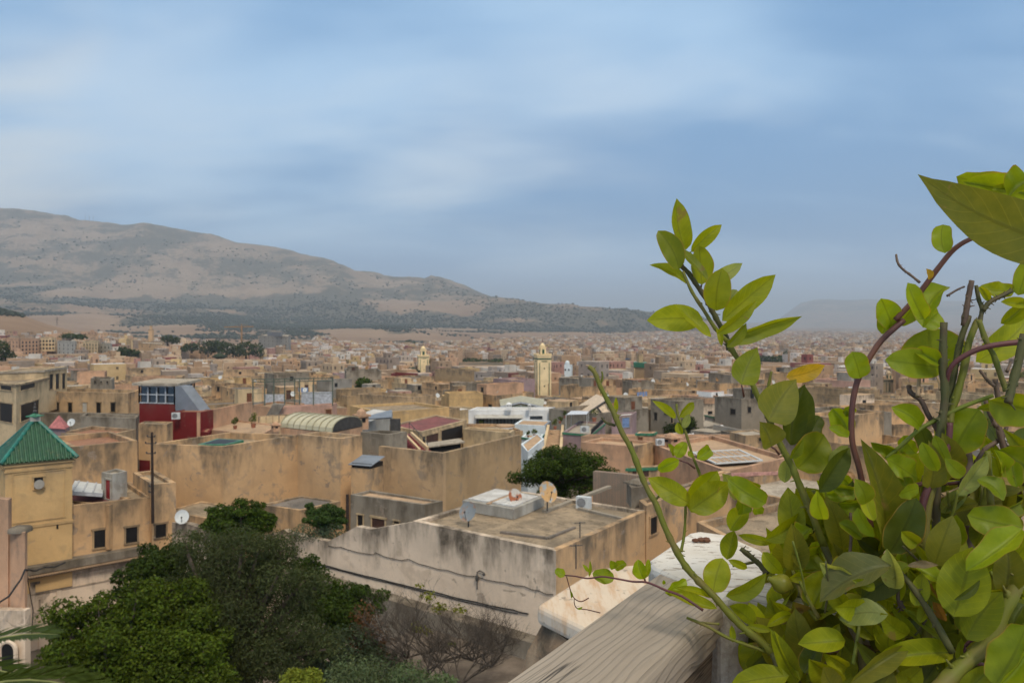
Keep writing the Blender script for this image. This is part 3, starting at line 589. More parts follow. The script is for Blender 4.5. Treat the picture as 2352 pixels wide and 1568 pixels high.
b.prism(ccw([(p.x,p.y) for p in (p0,p1,p1+nb,p0+nb)]),zb-3.2,zb); b.build('wall',mt['ochre'],ut)
b=MB(); e=.12; q0,q1=p0-dn*e-nb*.1,p1+dn*e-nb*.1; b.face([(q0.x,q0.y,zb+.22),(q1.x,q1.y,zb+.22),(q1.x+nb.x*1.1,q1.y+nb.y*1.1,zb+.62),(q0.x+nb.x*1.1,q0.y+nb.y*1.1,zb+.62)]); b.face([(q0.x,q0.y,zb+.19),(q1.x,q1.y,zb+.19),(q1.x,q1.y,zb+.23),(q0.x,q0.y,zb+.23)]); b.build('lid',mt['metal'],ut)
b=MB(); b.prism(ccw([(p.x,p.y) for p in (p0+nb*.06,p1+nb*.06,p1+nb*.95,p0+nb*.95)]),zb+.004,zb+.3); b.build('vent_gap',mt['dark'],ut)
# ---------------------------------------------------------------- left side: tower with the green roof and its neighbours
zt=-(1064-HV)/F*42; c=atz(12,1064,zt); r=atz(166,1050,zt); dx=(r-c); nrm=Vector((-dx.y,dx.x,0)); poly=ccw([(p.x,p.y) for p in (c,r,r+nrm,c+nrm)])
ctr=(c+r)/2+nrm/2; tw=thing('green_roofed_tower','yellow square tower with a green tiled pyramid roof','tower',(ctr.x,ctr.y,zt-7))
b=MB(); b.prism(poly,zt-7,zt); b.build('wall',mt['yellow'],tw)
fx=dx.normalized(); fn=Vector((fx.y,-fx.x,0)); W_=dx.length
def fp(s,z,k=0.): p=c+fx*(s*W_)+fn*k; return Vector((p.x,p.y,z))
def fz(v,u=90): return onplane(u,v,c,r).z
b=MB()
for v0,v1,k in ((1066,1062,.10),(1079,1075,.06)):
    o2=[tuple(p) for p in inset(poly,-k)]; b.prism(o2,fz(v0),fz(v1),bottom=True); b.build('cornice',mt['yellow'],tw); b=MB()
o2=[tuple(p) for p in inset(poly,-.05)]; b.prism(o2,fz(1209),fz(1203),bottom=True); b.build('cornice',mt['yellow'],tw)
b=MB(); zu,zl=fz(1084),fz(1193)
for s0,s1,z0,z1 in ((.10,.125,zl,zu),(.875,.90,zl,zu),(.10,.90,zu,zu+.06),(.10,.90,zl-.06,zl)):
    b.prism(ccw([(p.x,p.y) for p in (fp(s0,0,.035),fp(s1,0,.035),fp(s1,0,-.02),fp(s0,0,-.02))]),z0,z1,bottom=True)
b.build('panel_moulding',mt['yellow'],tw)
o=opening(tw,onplane(78,1100,c,r),onplane(99,1100,c,r),fz(1121),fz(1095),'window','dark','yellow')
b=MB(); q=onplane(88,1110,c,r)+fn*.02; 
b.tube([q,q+fn*.28],[.08,.25],14); b.ball(q+fn*.2,.09); b.build('loudspeaker',mt['concrete'],tw)
b=MB(); q=[fp(.755,0,.01),fp(.785,0,.01)]; b.face([(q[0].x,q[0].y,fz(1220)),(q[1].x,q[1].y,fz(1220)),(q[1].x,q[1].y,fz(1207)),(q[0].x,q[0].y,fz(1207))]); b.build('slit',mt['dark'],tw)
ap=ctr+Vector((0,0,0)); za=-(962-HV)/F*ctr.y; ze=zt-.02; ev=[Vector((p[0],p[1],ze)) for p in [tuple(p) for p in inset(poly,-.22)]]; apx=Vector((ctr.x,ctr.y,za))
m=M('green_roof_tile',.35,.5); n=m.noise(m.pos(),5.,5,.7); n9=m.noise(m.pos(),1.3,3); k=m.mix(m.step(n,.3,.7),(.008,.052,.024),(.02,.105,.043)); k=m.mix(m.math('MULTIPLY',m.step(m.math('ADD',m.math('MULTIPLY',n,.6),m.math('MULTIPLY',n9,.4)),.54,.66),.8),k,(.17,.105,.05)); mt['gtile']=m.col(k)
mt['gridge']=plain('turquoise_ridge_tile',(.012,.14,.10),.35,.5,.4,4.)
b=MB()
for i in range(4):
    a,e=ev[i],ev[(i+1)%4]; b.face([tuple(a),tuple(e),tuple(apx)]); N=17
    for k in range(N):
        f=(k+.5)/N; s=a.lerp(e,f); t_=1-abs(2*f-1); top=s.lerp(apx+(a-e)*(.5-f)*0,0)
        # each row climbs straight up the slope until it meets the hip
        upv=(apx-(a+e)/2); tip=s+upv*t_
        b.tube([s+Vector((0,0,.03)),tip+Vector((0,0,.03))],[.072,.066],7,wob=.04)
b.build('roof',mt['gtile'],tw)
b=MB()
for e in ev: b.tube([e+Vector((0,0,.04)),e.lerp(apx,.5)+Vector((0,0,.05)),apx+Vector((0,0,.06))],[.11,.10,.09],8,wob=.08)
b.build('ridge',mt['gridge'],tw)
b=MB(); b.box((apx.x,apx.y,apx.z-.1),(.5,.5,.24),R(35)); cap=b.build('finial_base',mt['concrete'],tw)
b=MB(); b.prism([tuple(p) for p in inset([(apx.x-.32,apx.y-.32),(apx.x+.32,apx.y-.32),(apx.x+.32,apx.y+.32),(apx.x-.32,apx.y+.32)],0)],apx.z+.144,apx.z+.2,bottom=True); b.tube([(apx.x,apx.y,apx.z+.2),(apx.x,apx.y,apx.z+.32)],[.3,.06],4)
b.build('finial_cap',mt['green'],tw); b=MB(); b.tube([(apx.x,apx.y,apx.z+.3),(apx.x,apx.y,apx.z+.95)],.03,6); b.ball((apx.x,apx.y,apx.z+.42),.11); b.ball((apx.x,apx.y,apx.z+.62),.085); b.ball((apx.x,apx.y,apx.z+.78),.06); b.build('finial',mt['metald'],tw)
# house with three black windows
h3=hb('three_window_house','crumbling ochre house with three square black windows beside the green roofed tower',(160,1163),Vector((-3.5,4.6,0)),(352,1139),44.2,4.0,'ochre',.3,.3,'roof',wins=[('R',216,1216,246,1256,'dark'),('R',289,1210,315,1245,'dark')],fr='brown',mR='ochre')
h3b=hb('corner_turret','taller crumbling ochre end block behind the tall black pole',(350,1114),Vector((-3,4,0)),(404,1107),46.3,5.2,'ochre',.2,.3,'roof',wins=[('R',357,1203,381,1233,'dark')],fr='ochre')
# tile ledge and white wall under them
c1=P(60,1330,42.6); zl=c1.z; c2=atz(430,1262,zl); dxl=(c2-c1).normalized(); nl=Vector((dxl.y,-dxl.x,0))
lg=thing('garden_facade','white panelled garden wall under a brown tiled ledge below the tower','wall',(c1.x,c1.y,zl-5))
b=MB(); b.prism(ccw([(p.x,p.y) for p in (c1,c2,c2-nl*.5,c1-nl*.5)]),zl-5,zl); b.build('wall',mt['clean_old'] if 'clean_old' in mt else mt['white'],lg)
b=MB()
for k,(z0,z1,o_) in enumerate(((0,.18,.16),(.18,.3,.3),(.3,.72,.5))):
    q=[c1+nl*o_,c2+nl*o_,c2-nl*.5,c1-nl*.5]; b.prism(ccw([(p.x,p.y) for p in q]),zl+z0+.002,zl+z1,bottom=True,mi=0)
b.build('ledge',mt['dirty'],lg)
b=MB(); N=70
for k in range(N):
    p=c1.lerp(c2,(k+.5)/N)+nl*.3; b.tube([(p.x,p.y,zl+.24),(p.x+nl.x*.28,p.y+nl.y*.28,zl+.2)],.055,5)
b.build('eave_tiles',mt['rooft'],lg)
b=MB(); L_=(c2-c1).length
for s0,s1,z0,z1 in ((.02,.05,-4.6,-.3),(.17,.20,-4.6,-.1),(.02,.5,-.34,-.2),(.02,.5,-.9,-.84),(.07,.08,-4,-1.2),(.15,.16,-4,-1.2)):
    p,q=c1+dxl*L_*s0,c1+dxl*L_*s1; b.prism(ccw([(x.x,x.y) for x in (p+nl*.06,q+nl*.06,q-nl*.02,p-nl*.02)]),zl+z0,zl+z1,bottom=True)
b.build('moulding',mt['white'],lg)
# pink wall at the left edge
hb('salmon_house','tall salmon plastered wall at the left edge of the picture',(19,1147),(-190,1128),(27,1142),36.5,12,'salmon',.3,.3,'roofl')
bt=hb('round_topped_buttress','salmon buttress with a grey rounded top beside the tower foot',(57,1222),(14,1213),(63,1214),36,11,'salmon',0.,.3,'dirty',cat='buttress')
q=P(38,1219,36.2); b=MB(); b.prism([tuple(p) for p in inset(ccw([(x,y) for x,y in ((q.x-.42,q.y-.15),(q.x+.42,q.y-.1),(q.x+.42,q.y+.7),(q.x-.42,q.y+.7))]),.0)],q.z-.1,q.z+.16); o_=weld(b.build('rounded_top',mt['dirty'],bt)); bv=o_.modifiers.new('round','BEVEL'); bv.width=.2; bv.segments=4
pf=P(58,1402,35.7); pb=P(-160,1392,35.9); b=MB(); b.prism(ccw([(p.x,p.y) for p in (pf,pb,pb+Vector((0,.4,0)),pf+Vector((0,.4,0)))]),pf.z-5,pf.z); ww=b.build('whitewashed_base',mt['white'],None,loc=(pf.x,pf.y,pf.z-5)); tag(ww,'whitewashed lower wall with a small arch at the lower left','wall')
q=P(8,1545,35.2); b=MB(); n=12; w=.36; zb=q.z-1; zs=P(8,1498,35.2).z
arc=[(q.x-w,zb),(q.x+w,zb)]+[(q.x+w*math.cos(a),zs+w*1.05*math.sin(a)) for a in [math.pi*i/n for i in range(n+1)]]
b.face([(x,q.y+.3,z) for x,z in arc]); b.build('arch',mt['dark'],ww)
b=MB(); b.tube([(q.x-w,q.y+.28,zb)]+[(q.x+w*math.cos(a),q.y+.28,zs+w*1.05*math.sin(a)) for a in [math.pi*(n-i)/n for i in range(n+1)]]+[(q.x+w,q.y+.28,zb)],.1,6); b.build('arch_surround',mt['white'],ww)
cable('hanging_cable','thick black cable swinging down from the tower foot at lower left',[P(150,1292,41.8),P(100,1302,41.),P(58,1306,36),P(40,1340,35.4),P(0,1383,34.8),P(-40,1400,34)],.045,.12)
cable('hanging_cable','thin black cable hanging down the white panelled wall under the tower',[P(60,1306,41),P(66,1345,41.6),P(76,1400,41.8),P(72,1470,41.8)],.025,.05)
# pole
p=P(351,1201,44.6); q=P(349,992,44.6); pl=thing('utility_pole','tall black utility pole with small brackets standing before the ochre walls','pole',p)
b=MB(); b.tube([p,q],[.085,.065],8); b.build('shaft',mt['polew'],pl)
b=MB()
for v,l in ((1003,.25),(1018,.35),(1041,.3),(1117,.15),(1130,.15)):
    k=P(349,v,44.6); b=MB(); b.bar(k+Vector((-l,0,0)),k+Vector((l*.6,.05,0)),.05,.05); b.ball(k+Vector((-l,0,.06)),.05); b.ball(k+Vector((l*.6,0,.06)),.05); b.build('bracket',mt['metald'],pl)
# behind: wall, hut, skylight
hb('tall_back_wall_house','tall plain ochre house rising behind the small white skylight',(166,1027),Vector((-4,4.5,0)),(316,1010),50,7,'ochre',.35,.3,'roofr',mR='ochre')
ht=hb('roof_hut','small pale concrete roof hut with a narrow red door',(258,1090),(233,1084),(292,1083),46.8,1.75,'concrete',.12,.12,'roofl',cat='hut',wins=[('L',244,1101,254,1145,'reddoor','door')],fr='concrete')
sl=thing('roof_skylight','slanted white skylight sheet on the roof beside the green roofed tower','skylight',P(200,1130,46.5)); b=MB()
q=[P(160,1127,45.5),P(236,1132,46.5),P(238,1111,49.5),P(172,1103,49.5)]; b.face(q); b.face([x+Vector((0,0,-.08)) for x in q[::-1]]); b.build('sheet',mt['white_metal'],sl); b=MB()
for f in (.1,.4,.7): b.bar(q[0].lerp(q[1],f)+Vector((0,0,.03)),q[3].lerp(q[2],f+.05)+Vector((0,0,.03)),.08,.05)
b.bar(q[0]+Vector((0,-.04,-.1)),q[1]+Vector((0,-.04,-.1)),.12,.2); b.build('bars',mt['frame'],sl)
hb('rose_roof_house','low house with a dusty rose flat roof below the skylight',(250,1160),(120,1146),(300,1142),45.2,2.5,'ochre',.1,.2,'roofp',wavy=.02)
dish(418,1187,43.2,.36,'white satellite dish on the wall left of the round dark tree','white_metal',1202,.3)
a=P(395,1199,43.8); pts=[a,P(430,1203,43.2),P(490,1221,41.6),P(530,1238,40.5)]; b=MB()
for i in range(3):
    s,e=pts[i],pts[i+1]; n_=Vector((-(e.y-s.y),e.x-s.x,0)).normalized()*.4
    b.face([(s.x,s.y,-17.5),(e.x,e.y,-17.5),tuple(e),tuple(s)],[(0,4),(1,4),(1,0),(0,0)]); b.face([tuple(s),tuple(e),tuple(e+n_),tuple(s+n_)],[(0,.1)]*4); b.face([(e.x+n_.x,e.y+n_.y,-17.5),(s.x+n_.x,s.y+n_.y,-17.5),tuple(s+n_),tuple(e+n_)],[(0,4),(1,4),(1,0),(0,0)])
tag(b.build('parapet_wall',mt['white'],None,loc=(a.x,a.y,-17.5)),'crumbling white parapet running down to the right below the round tree','wall')
hb('patio_roof','low ochre house with a dusty grey brown roof left of the round tree',(480,1190),(380,1172),(560,1165),46.2,4,'ochre',.08,.2,'roof')
# ---------------------------------------------------------------- middle distance, left
vl=hb('beige_villa','beige villa with wide dark openings and a thick roof slab at the left edge',(37,882),(-70,870),(112,866),75,8,'cream',.1,.3,'roof',wins=[('R',46,880,79,893,'dark'),('R',47,924,88,961,'dark'),('L',2,883,27,895,'dark'),('L',0,926,29,968,'dark')],trim='roof')
vu=hb('arcaded_house','house with three tall narrow arcade openings rising behind the beige villa',(100,849),(-10,853),(154,841),84,4.5,'cream',.1,.3,'roof',wins=[('R',113,859,121,893,'dark'),('R',127,858,135,893,'dark'),('R',142,857,149,892,'dark')],trim='roofl',fr='cream')
lh=hb('long_house','long low grimy house with five dark doorways on an upper terrace',(294,902),(103,898),(323,895),86,6,'tan',.5,.3,'roof',mR='ochre',wins=[('L',126,924,136,942),('L',157,924,166,946),('L',190,924,200,946,'concrete','door'),('L',222,924,232,950,'dark','door'),('L',255,924,265,945)],fr='brown')
hb('rooftop_block','small dirty block with tiny holes on the long house roof',(257,870),(208,868),(263,867),93,4,'dirty',.3,.25,'roof',wins=[('L',217,875,221,879),('L',231,875,235,879),('L',245,875,249,879)])
hb('terrace_wall','low grey terrace wall with railing in front of the long house',(322,953),(90,948),(326,950),79,3.5,'dirty',.2,.2,'roof',cat='wall')
hb('grimy_house','grimy cement house with a blank wall below the long house terrace',(312,960),(186,955),(319,952),73,5,'dirty',.3,.25,'roof')
hb('red_roofed_house','low house with terracotta roof left of the red house',(245,1000),(140,992),(312,985),64,4,'tan',.25,.25,'roofr')
q=P(132,984,66); py=hb('pyramid_roofed_house','small house with a faded pink pyramid roof beside the green roof',(150,985),(112,983),(160,978),66,3,'mauve',0.,.2,'roofp')
b=MB(); b4=[atz(u,v,q.z) for u,v in ((150,985),(160,978),(122,976),(110,983))]; a4=sum(b4,Vector())/4+Vector((0,0,1.0))
for i in range(4): b.face([tuple(b4[i]),tuple(b4[(i+1)%4]),tuple(a4)])
b.build('pyramid_roof',plain('faded_pink_roof',(.40,.14,.13),.8),py)
dish(164,970,66,.3,'small white dish beside the pink pyramid roof',yaw=.1)
hb('ochre_hut','small ochre hut with flat roof in front of the red house',(383,975),(318,972),(397,969),70,3.2,'ochre',.1,.2,'roof')
# red house
z0=P(401,927,78).z; rh=hb('red_house','dark red house with a glazed roof room under a pale slab',(401,927),(320,925),(446,915),78,7,'red',0,.2,'roof')
base=[atz(u,v,z0) for u,v in ((401,927),(446,915),(366,914),(320,925))]; base[2]=base[1]+base[3]-base[0]
zt=onplane(360,886,base[3],base[0]).z; ins=inset([(p.x,p.y) for p in ccw(base)],.12); b=MB(); b.prism([tuple(p) for p in ins],z0+.01,zt); b.build('glass_room',mt['glass'],rh)
b=MB(); pp=[Vector((*p,0)) for p in ins]
for i in range(4):
    a,e=Vector(base[i]),Vector(base[(i+1)%4])
    N=4
    for k in range(N+1): x=a.lerp(e,k/N); b.bar((x.x,x.y,z0),(x.x,x.y,zt),.12,.12)
    for f in (.02,.5,.97): b.bar((a.x,a.y,z0+(zt-z0)*f),(e.x,e.y,z0+(zt-z0)*f),.1,.1)
b.build('window_frame',mt['frame'],rh)
b=MB(); sl=[tuple(p) for p in inset([(p.x,p.y) for p in ccw(base)],-.55)]; b.prism(sl,zt+.05,zt+.3,bottom=True); b.build('roof_slab',mt['roofl'],rh)
# grey wedge-shaped hood down the right side
w=[P(402,886,77.3),P(403,943,77.3),P(460,945,77.3),P(446,926,77.3),P(416,887,77.3)]
b=MB(); bk=Vector((.72,.9,.02)); b.face(w); b.face([x+bk for x in w[::-1]])
for i in range(5): b.face([w[i],w[i]+bk,w[(i+1)%5]+bk,w[(i+1)%5]])
b.build('stair_hood',mt['metal'],rh)
rt=hb('red_annex','lower dark red block with an air conditioner, right of the red house',(461,946),(401,945),(490,940),75.5,5.2,'red',.05,.2,'roofr')
hb('red_parapet','short dark red wall at the foot of the red annex',(478,992),(462,990),(489,983),74,2,'red',.05,.2,'roofr',cat='wall')
ac_unit(404,962,75,'white air conditioner box hanging on the dark red wall',R(20))
a=P(459,947,75.4); e=atz(580,922,a.z); b=MB(); n_=Vector((-(e.y-a.y),e.x-a.x,0)).normalized()*.3
b.prism(ccw([(p.x,p.y) for p in (a,e,e+n_,a+n_)]),a.z-5,a.z); tag(b.build('salmon_wall',mt['salmon'],None,loc=(a.x,a.y,a.z-5)),'long salmon terrace wall running right from the red house','wall')
hb('planted_terrace','low terrace with terracotta planters below the salmon wall',(600,1000),(475,985),(640,975),72,4,'salmon',.1,.2,'rooft')
# pergola house
ph=hb('pink_house','pink house with a brown door under a rusty roof pergola',(763,928),(640,936),(774,924),112,5.5,'pink',.25,.25,'rooft',wins=[('L',748,940,761,968,'door','door'),('L',663,951,667,962,'dark')],fr='salmon')
hb('salmon_annex','salmon wing with an outside stair, left of the pink house',(642,936),(578,930),(700,926),109,5.5,'salmon',.25,.25,'rooft')
pg=thing('pergola','rusty steel pergola frame with a slatted top on the pink house roof','pergola',P(680,930,112))
b=MB(); fr=[]
for u,v in ((581,872),(608,870),(629,869),(654,869),(677,868),(688,868),(720,870),(764,868)): 
    for dd_ in (112,118): b=MB(); b.bar(P(u,v,dd_),P(u,931,dd_),.13,.13); b.build('post',mt['greenrail'],pg)
b=MB()
for v in (868,874):
    for dd_ in (112,118): b.bar(P(579,v+3,dd_),P(766,v,dd_),.14,.12)
for k in range(24): u=582+k*7.9; b.bar(P(u,872-k*.1,111.8),P(u-2,871-k*.1,118.2),.1,.07)
b.bar(P(579,903,112),P(766,903,112),.06,.05); b.build('top_frame',mt['greenrail'],pg)
b=MB(); b.face([P(692,900,118.3),P(764,899,118.3),P(764,928,118.3),P(692,930,118.3)]); b.face([P(606,905,118.3),P(655,905,118.3),P(655,930,118.3),P(606,930,118.3)]); b.build('screen',mt['tarp'],pg)
st=thing('outside_stair','narrow grey outside stair climbing to the pergola roof','stair',P(612,976,107)); b=MB()
for k in range(14):
    f=k/13; p=P(613+27*f,976-46*f,107.2-.4*f); b.box((p.x,p.y,p.z),(1.5,.5,.18),0)
b.bar(P(607,972,107),P(634,925,106.8),.12,.3); b.bar(P(622,978,107),P(648,930,106.8),.12,.3); b.build('steps',mt['cement'],st)
# vaulted roof
zc=P(763,993,64).z; vh=hb('vault_house','salmon house with a ribbed pale barrel vault roof',(763,993),(645,981),(832,979),64,4,'salmon',.05,.2,'roof')
c,l,r=P(763,993,64),atz(645,981,zc),atz(832,979,zc); m=MB(); N=12
def vp(s,t): 
    a=math.pi*t; p=c.lerp(r,.5-.5*math.cos(a))+(l-c)*s; return Vector((p.x,p.y,zc+.02+.98*math.sin(a)**.8))
for i in range(N): m.face([vp(0,i/N),vp(0,(i+1)/N),vp(1,(i+1)/N),vp(1,i/N)])
m.build('vault',mt['sheet'],vh); m=MB()
for k in range(9):
    m.tube([vp(k/8,i/N)+Vector((0,0,.03)) for i in range(N+1)],.05,5)
m.build('ribs',plain('vault_rib',(.28,.25,.16),.6),vh); m=MB(); m.face([vp(0,i/N)+(c-l)*.002 for i in range(N+1)]); m.build('end_glass',mt['metald'],vh)
def chim(u,v0,v1,d,w,label,mat='salmon'):
    p=P(u,v1,d); h=P(u,v0,d).z-p.z; t=thing('chimney',label,'chimney',p); b=MB(); b.box(p,(w,w,h*.62),R(35)); b.build('shaft',mt[mat],t)
    b=MB(); b.box((p.x,p.y,p.z+h*.62),(w*1.35,w*1.35,h*.1),R(35)); b.tube([(p.x,p.y,p.z+h*.72),(p.x,p.y,p.z+h*.88),(p.x,p.y,p.z+h)],[w*.5,w*.42,w*.12],8); b.build('cap',mt[mat],t)
    b=MB()
    for k in (0,1):
        a=R(35)+k*R(90)-R(90)*0; n=Vector((math.sin(a),-math.cos(a),0))*w*.51*(1 if k==0 else -1); s=Vector((math.cos(a),math.sin(a),0))*w*.2; q=p+n; b.face([q-s+Vector((0,0,h*.35)),q+s+Vector((0,0,h*.35)),q+s+Vector((0,0,h*.55)),q-s+Vector((0,0,h*.55))])
    b.build('smoke_hole',mt['dark'],t); return t
chim(633,968,990,66.5,.55,'small salmon chimney with a pointed cap left of the barrel vault')
chim(830,938,985,68.5,.9,'tall salmon chimney right of the barrel vault')
# house with the maroon roof
mh=hb('maroon_terrace_house','cream house with a maroon roof terrace and wide open loggia',(968,991),(895,976),(1072,964),66,4.2,'cream',.12,.25,'roofp',mR='cream',wins=[('R',951+19,1002,976,1022,'dark'),('R',978,997,1006,1019,'wood_dark'),('R',1013,982,1062,1012,'dark')],fr='cream')
hb('cream_stair_block','cream block with a maroon stepped stair below the maroon terrace',(965,1036),(893,1003),(985,1028),60.5,4,'cream',.1,.2,'roof')
st=thing('maroon_stair','steep stair of maroon treads between cream walls','stair',P(970,1034,60)); b=MB()
for k in range(11):
    f=k/10; p=P(934+36*f,998+36*f,64-3.6*f); b.box((p.x,p.y,p.z-.3),(1.1,.7,.3),R(35))
b.build('treads',plain('maroon_tile',(.17,.03,.035),.6),st); b=MB(); b.bar(P(928,1000,64),P(964,1038,60.2),.15,.5); b.bar(P(944,998,64),P(982,1033,60.4),.15,.5); b.build('side_wall',mt['cream'],st)
b=MB(); b.bar(P(940,970,65),P(982,1016,61),.04,.04)
for k in range(5): f=k/4; a=P(940+42*f,970+46*f,65-4*f); b.bar(a,a+Vector((0,0,-.9)),.04,.04)
b.build('handrail',mt['metald'],st)
hb('cream_wall_house','plain cream house wall right of the open loggia',(1172,993),(1064,984),(1182,988),70,4,'cream',.3,.25,'rooft')
cn=thing('terrace_canopy','flat tan canopy roof over a dark terrace below the loggia','canopy',P(1020,1030,61)); b=MB(); z_=P(985,1023,61.5).z; q=[atz(u,v,z_) for u,v in ((985,1025),(1068,1014),(1055,1006),(975,1017))]; b.prism(ccw([(p.x,p.y) for p in q]),z_-.1,z_,bottom=True); b.build('top',mt['roofl'],cn)
b=MB(); b.prism([tuple(p) for p in inset([(p.x,p.y) for p in ccw(q)],.3)],z_-1.2,z_-.104); b.build('canopy_shade_box',mt['black'],cn)  # plain black box standing in for the shade under the canopy
b=MB(); q=[P(897,961,66),P(920,958,66)]; b.bar(P(908,962,66),P(908,995,66),.8,.3); b.v=[];b.f=[];b.uv=[];b.m=[]; b.box(P(908,996,66),(.85,.12,1.25),0); tag(b.build('slatted_screen',mt['metald'],None,loc=P(908,996,66)),'dark grey slatted screen standing at the head of the maroon stair','screen')
dish(905,1013,60,.37,'yellow satellite dish on the cream wall beside the maroon stair',plain('yellow_dish',(.5,.33,.07),.6),1030,.5)
hb('striped_shed','grey sheet roofed shed left of the maroon terrace',(838+10,970),(800,962),(902,944),86,3,'concrete',.05,.15,'roofw')
b=MB(); q=[P(838,962,84),P(900,958,84),P(900,940,88),P(846,954,88)]; b.face(q); b.face([x-Vector((0,0,.1)) for x in q[::-1]]); tag(b.build('sheet_roof',mt['metal'],None,loc=q[0]),'slanted dark grey sheet roof left of the maroon terrace','roof sheet')
hb('walled_house','broad ochre house with a stepped parapet left of the metal gabled roof',(950,912),(819,905),(1000,906),132,7,'tan',.5,.3,'roof')
# ---------------------------------------------------------------- white restaurant house and neighbours
wh=hb('white_house','white house with a long dark glazed front and two white chimneys',(1263,941),(1076,942),(1276,934),118,6.5,'clean',.12,.25,'roofw',wins=[('L',1217,955,1246,963,'glass')],fr='clean',mR='metal')
zz=P(1263,941,118).z; l=atz(1076,942,zz); c=P(1263,941,118)
g0,g1=onplane(1095,957,l,c),onplane(1198,957,l,c); zl=onplane(1150,984,l,c).z; fdir=(c-l).normalized(); fn=Vector((fdir.y,-fdir.x,0))
b=MB(); b.prism(ccw([(p.x,p.y) for p in (g0+fn*.05,g1+fn*.05,g1-fn*.05,g0-fn*.05)]),zl,g0.z); b.build('glazing',plain('pale_glazing',(.13,.14,.13),.3,.5,.5,1.),wh); b=MB()
for k in range(14): x=g0.lerp(g1,k/13)+fn*.09; b.bar((x.x,x.y,zl),(x.x,x.y,g0.z),.16 if k%3 else .3,.1)
for z in (zl+.1,zl+.5,g0.z-.15): b.bar((g0.x+fn.x*.09,g0.y+fn.y*.09,z),(g1.x+fn.x*.09,g1.y+fn.y*.09,z),.1,.2)
b.build('glazing_bars',mt['black'],wh)
b=MB(); a0,a1=onplane(1091,952,l,c)+fn*.05,onplane(1200,952,l,c)+fn*.05; q=[a0,a1,a1+fn*.9-Vector((0,0,.35)),a0+fn*.9-Vector((0,0,.35))]; b.face(q); b.face([x-Vector((0,0,.12)) for x in q[::-1]]); b.face([q[3],q[2],q[2]-Vector((0,0,.12)),q[3]-Vector((0,0,.12))]); b.build('awning',mt['concrete'],wh)
for u,v0,v1,w_ in ((1169,925,941,.8),(1216,927,941,.45)):
    p=P(u,v1,117); b=MB(); h=P(u,v0,117).z-p.z; b.box(p,(w_,w_,h*.8)); b.ball((p.x,p.y,p.z+h*.8),w_*.5,sq=(1,1,.7)); o=b.build('chimney',mt['clean'],wh); b=MB()
    for s in (-.3,0,.3): b.face([(p.x+(s-.09)*w_,p.y-w_*.51,p.z+h*.55),(p.x+(s+.09)*w_,p.y-w_*.51,p.z+h*.55),(p.x+(s+.09)*w_,p.y-w_*.51,p.z+h*.75),(p.x+(s-.09)*w_,p.y-w_*.51,p.z+h*.75)])
    s=b.build('chimney_hole',mt['metald'],wh); s.parent=o; s.location=Vector(wh.location)*0
hb('blue_white_block','bluish white block with a tan flat roof below the glazed white house',(1253,977),(1181,974),(1266,966),107,6,'bluewhite',.1,.3,'rooft',mR='metal')
hb('blue_white_terrace','bluish white terrace with a curved green edged parapet below the white block',(1240,1008),(1198,1003),(1250,996),97,3,'bluewhite',.35,.3,'rooft',trim='green')
hb('lower_white_house','lowest white house with a tan roof beside the big green tree',(1212,1036),(1196,1020),(1250,1008),80,6,'bluewhite',.1,.25,'rooft',wins=[('R',1214,1050,1222,1080,'dark','door')])
gz=thing('gazebo','round white gazebo with a tan disc roof on the white house terrace','gazebo',P(1161,992,104)); p=P(1161,991,104); r_=1.22; b=MB(); zt=P(1161,977,104).z
b.tube([(p.x,p.y,zt-.12),(p.x,p.y,zt+.08)],[r_,r_],18); b.build('roof',mt['rooft'],gz); b=MB(); b.tube([(p.x,p.y,zt-.3),(p.x,p.y,zt-.125)],[r_*.97,r_*.97],18); b.build('rim',mt['clean'],gz)
for k in range(8):
    a=2*math.pi*k/8+.2; b=MB(); b.tube([(p.x+math.cos(a)*r_*.85,p.y+math.sin(a)*r_*.85,p.z-.6),(p.x+math.cos(a)*r_*.85,p.y+math.sin(a)*r_*.85,zt-.3)],.09,6); b.build('column',mt['clean'],gz)
b=MB(); b.tube([(p.x,p.y,p.z-.6),(p.x,p.y,zt-.31)],.65,10); b.build('core',mt['metald'],gz)
# gabled sheet roof
gr=thing('gabled_sheet_roof','pale gabled roof of slatted metal sheets behind the white house','gabled roof',P(1197,937,130)); b=MB()
A,B,Cc=P(1150,934,128),P(1197,924,128),P(1247,935,128); A2,B2,C2=P(1147,917,140),P(1196,908,141),P(1250,916,141)
N=6
for k in range(N):
    f0,f1=k/N,(k+.82)/N
    for p_,q_,p2,q2 in ((A,B,A2,B2),(B,Cc,B2,C2)): 
        x=[p_.lerp(p2,f0),q_.lerp(q2,f0),q_.lerp(q2,f1),p_.lerp(p2,f1)]; b.face([v+Vector((0,0,.16)) for v in x] if False else x); b.face([x[3],x[2],x[2]-Vector((0,0,.2)),x[3]-Vector((0,0,.2))])
b.build('roof_sheets',mt['sheet'],gr); b=MB()
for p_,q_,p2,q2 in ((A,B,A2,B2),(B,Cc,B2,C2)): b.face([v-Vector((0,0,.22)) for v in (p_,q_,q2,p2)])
b.build('under_sheet',plain('shaded_sheet',(.14,.135,.11),.6),gr)  # darkened copy of the sheet colour, painting the shade in the slat gaps
b=MB(); dz=Vector((0,0,-.3)); b.face([P(1155,938,128.1),P(1245,938,128.1),Cc+dz,B+dz,A+dz]); b.build('gable_glass',plain('greenish_glass',(.16,.17,.12),.3),gr); b=MB(); b.bar(B+dz,P(1197,938,128),.16,.1); b.bar(A,B,.12,.25); b.bar(B,Cc,.12,.25); b.build('gable_frame',mt['frame'],gr)
for u in (1150,1247): pass
hb('gable_base_house','low beige house carrying the pale gabled sheet roof',(1250,937),(1146,936),(1262,930),129,6,'cream',.02,.2,'roof')
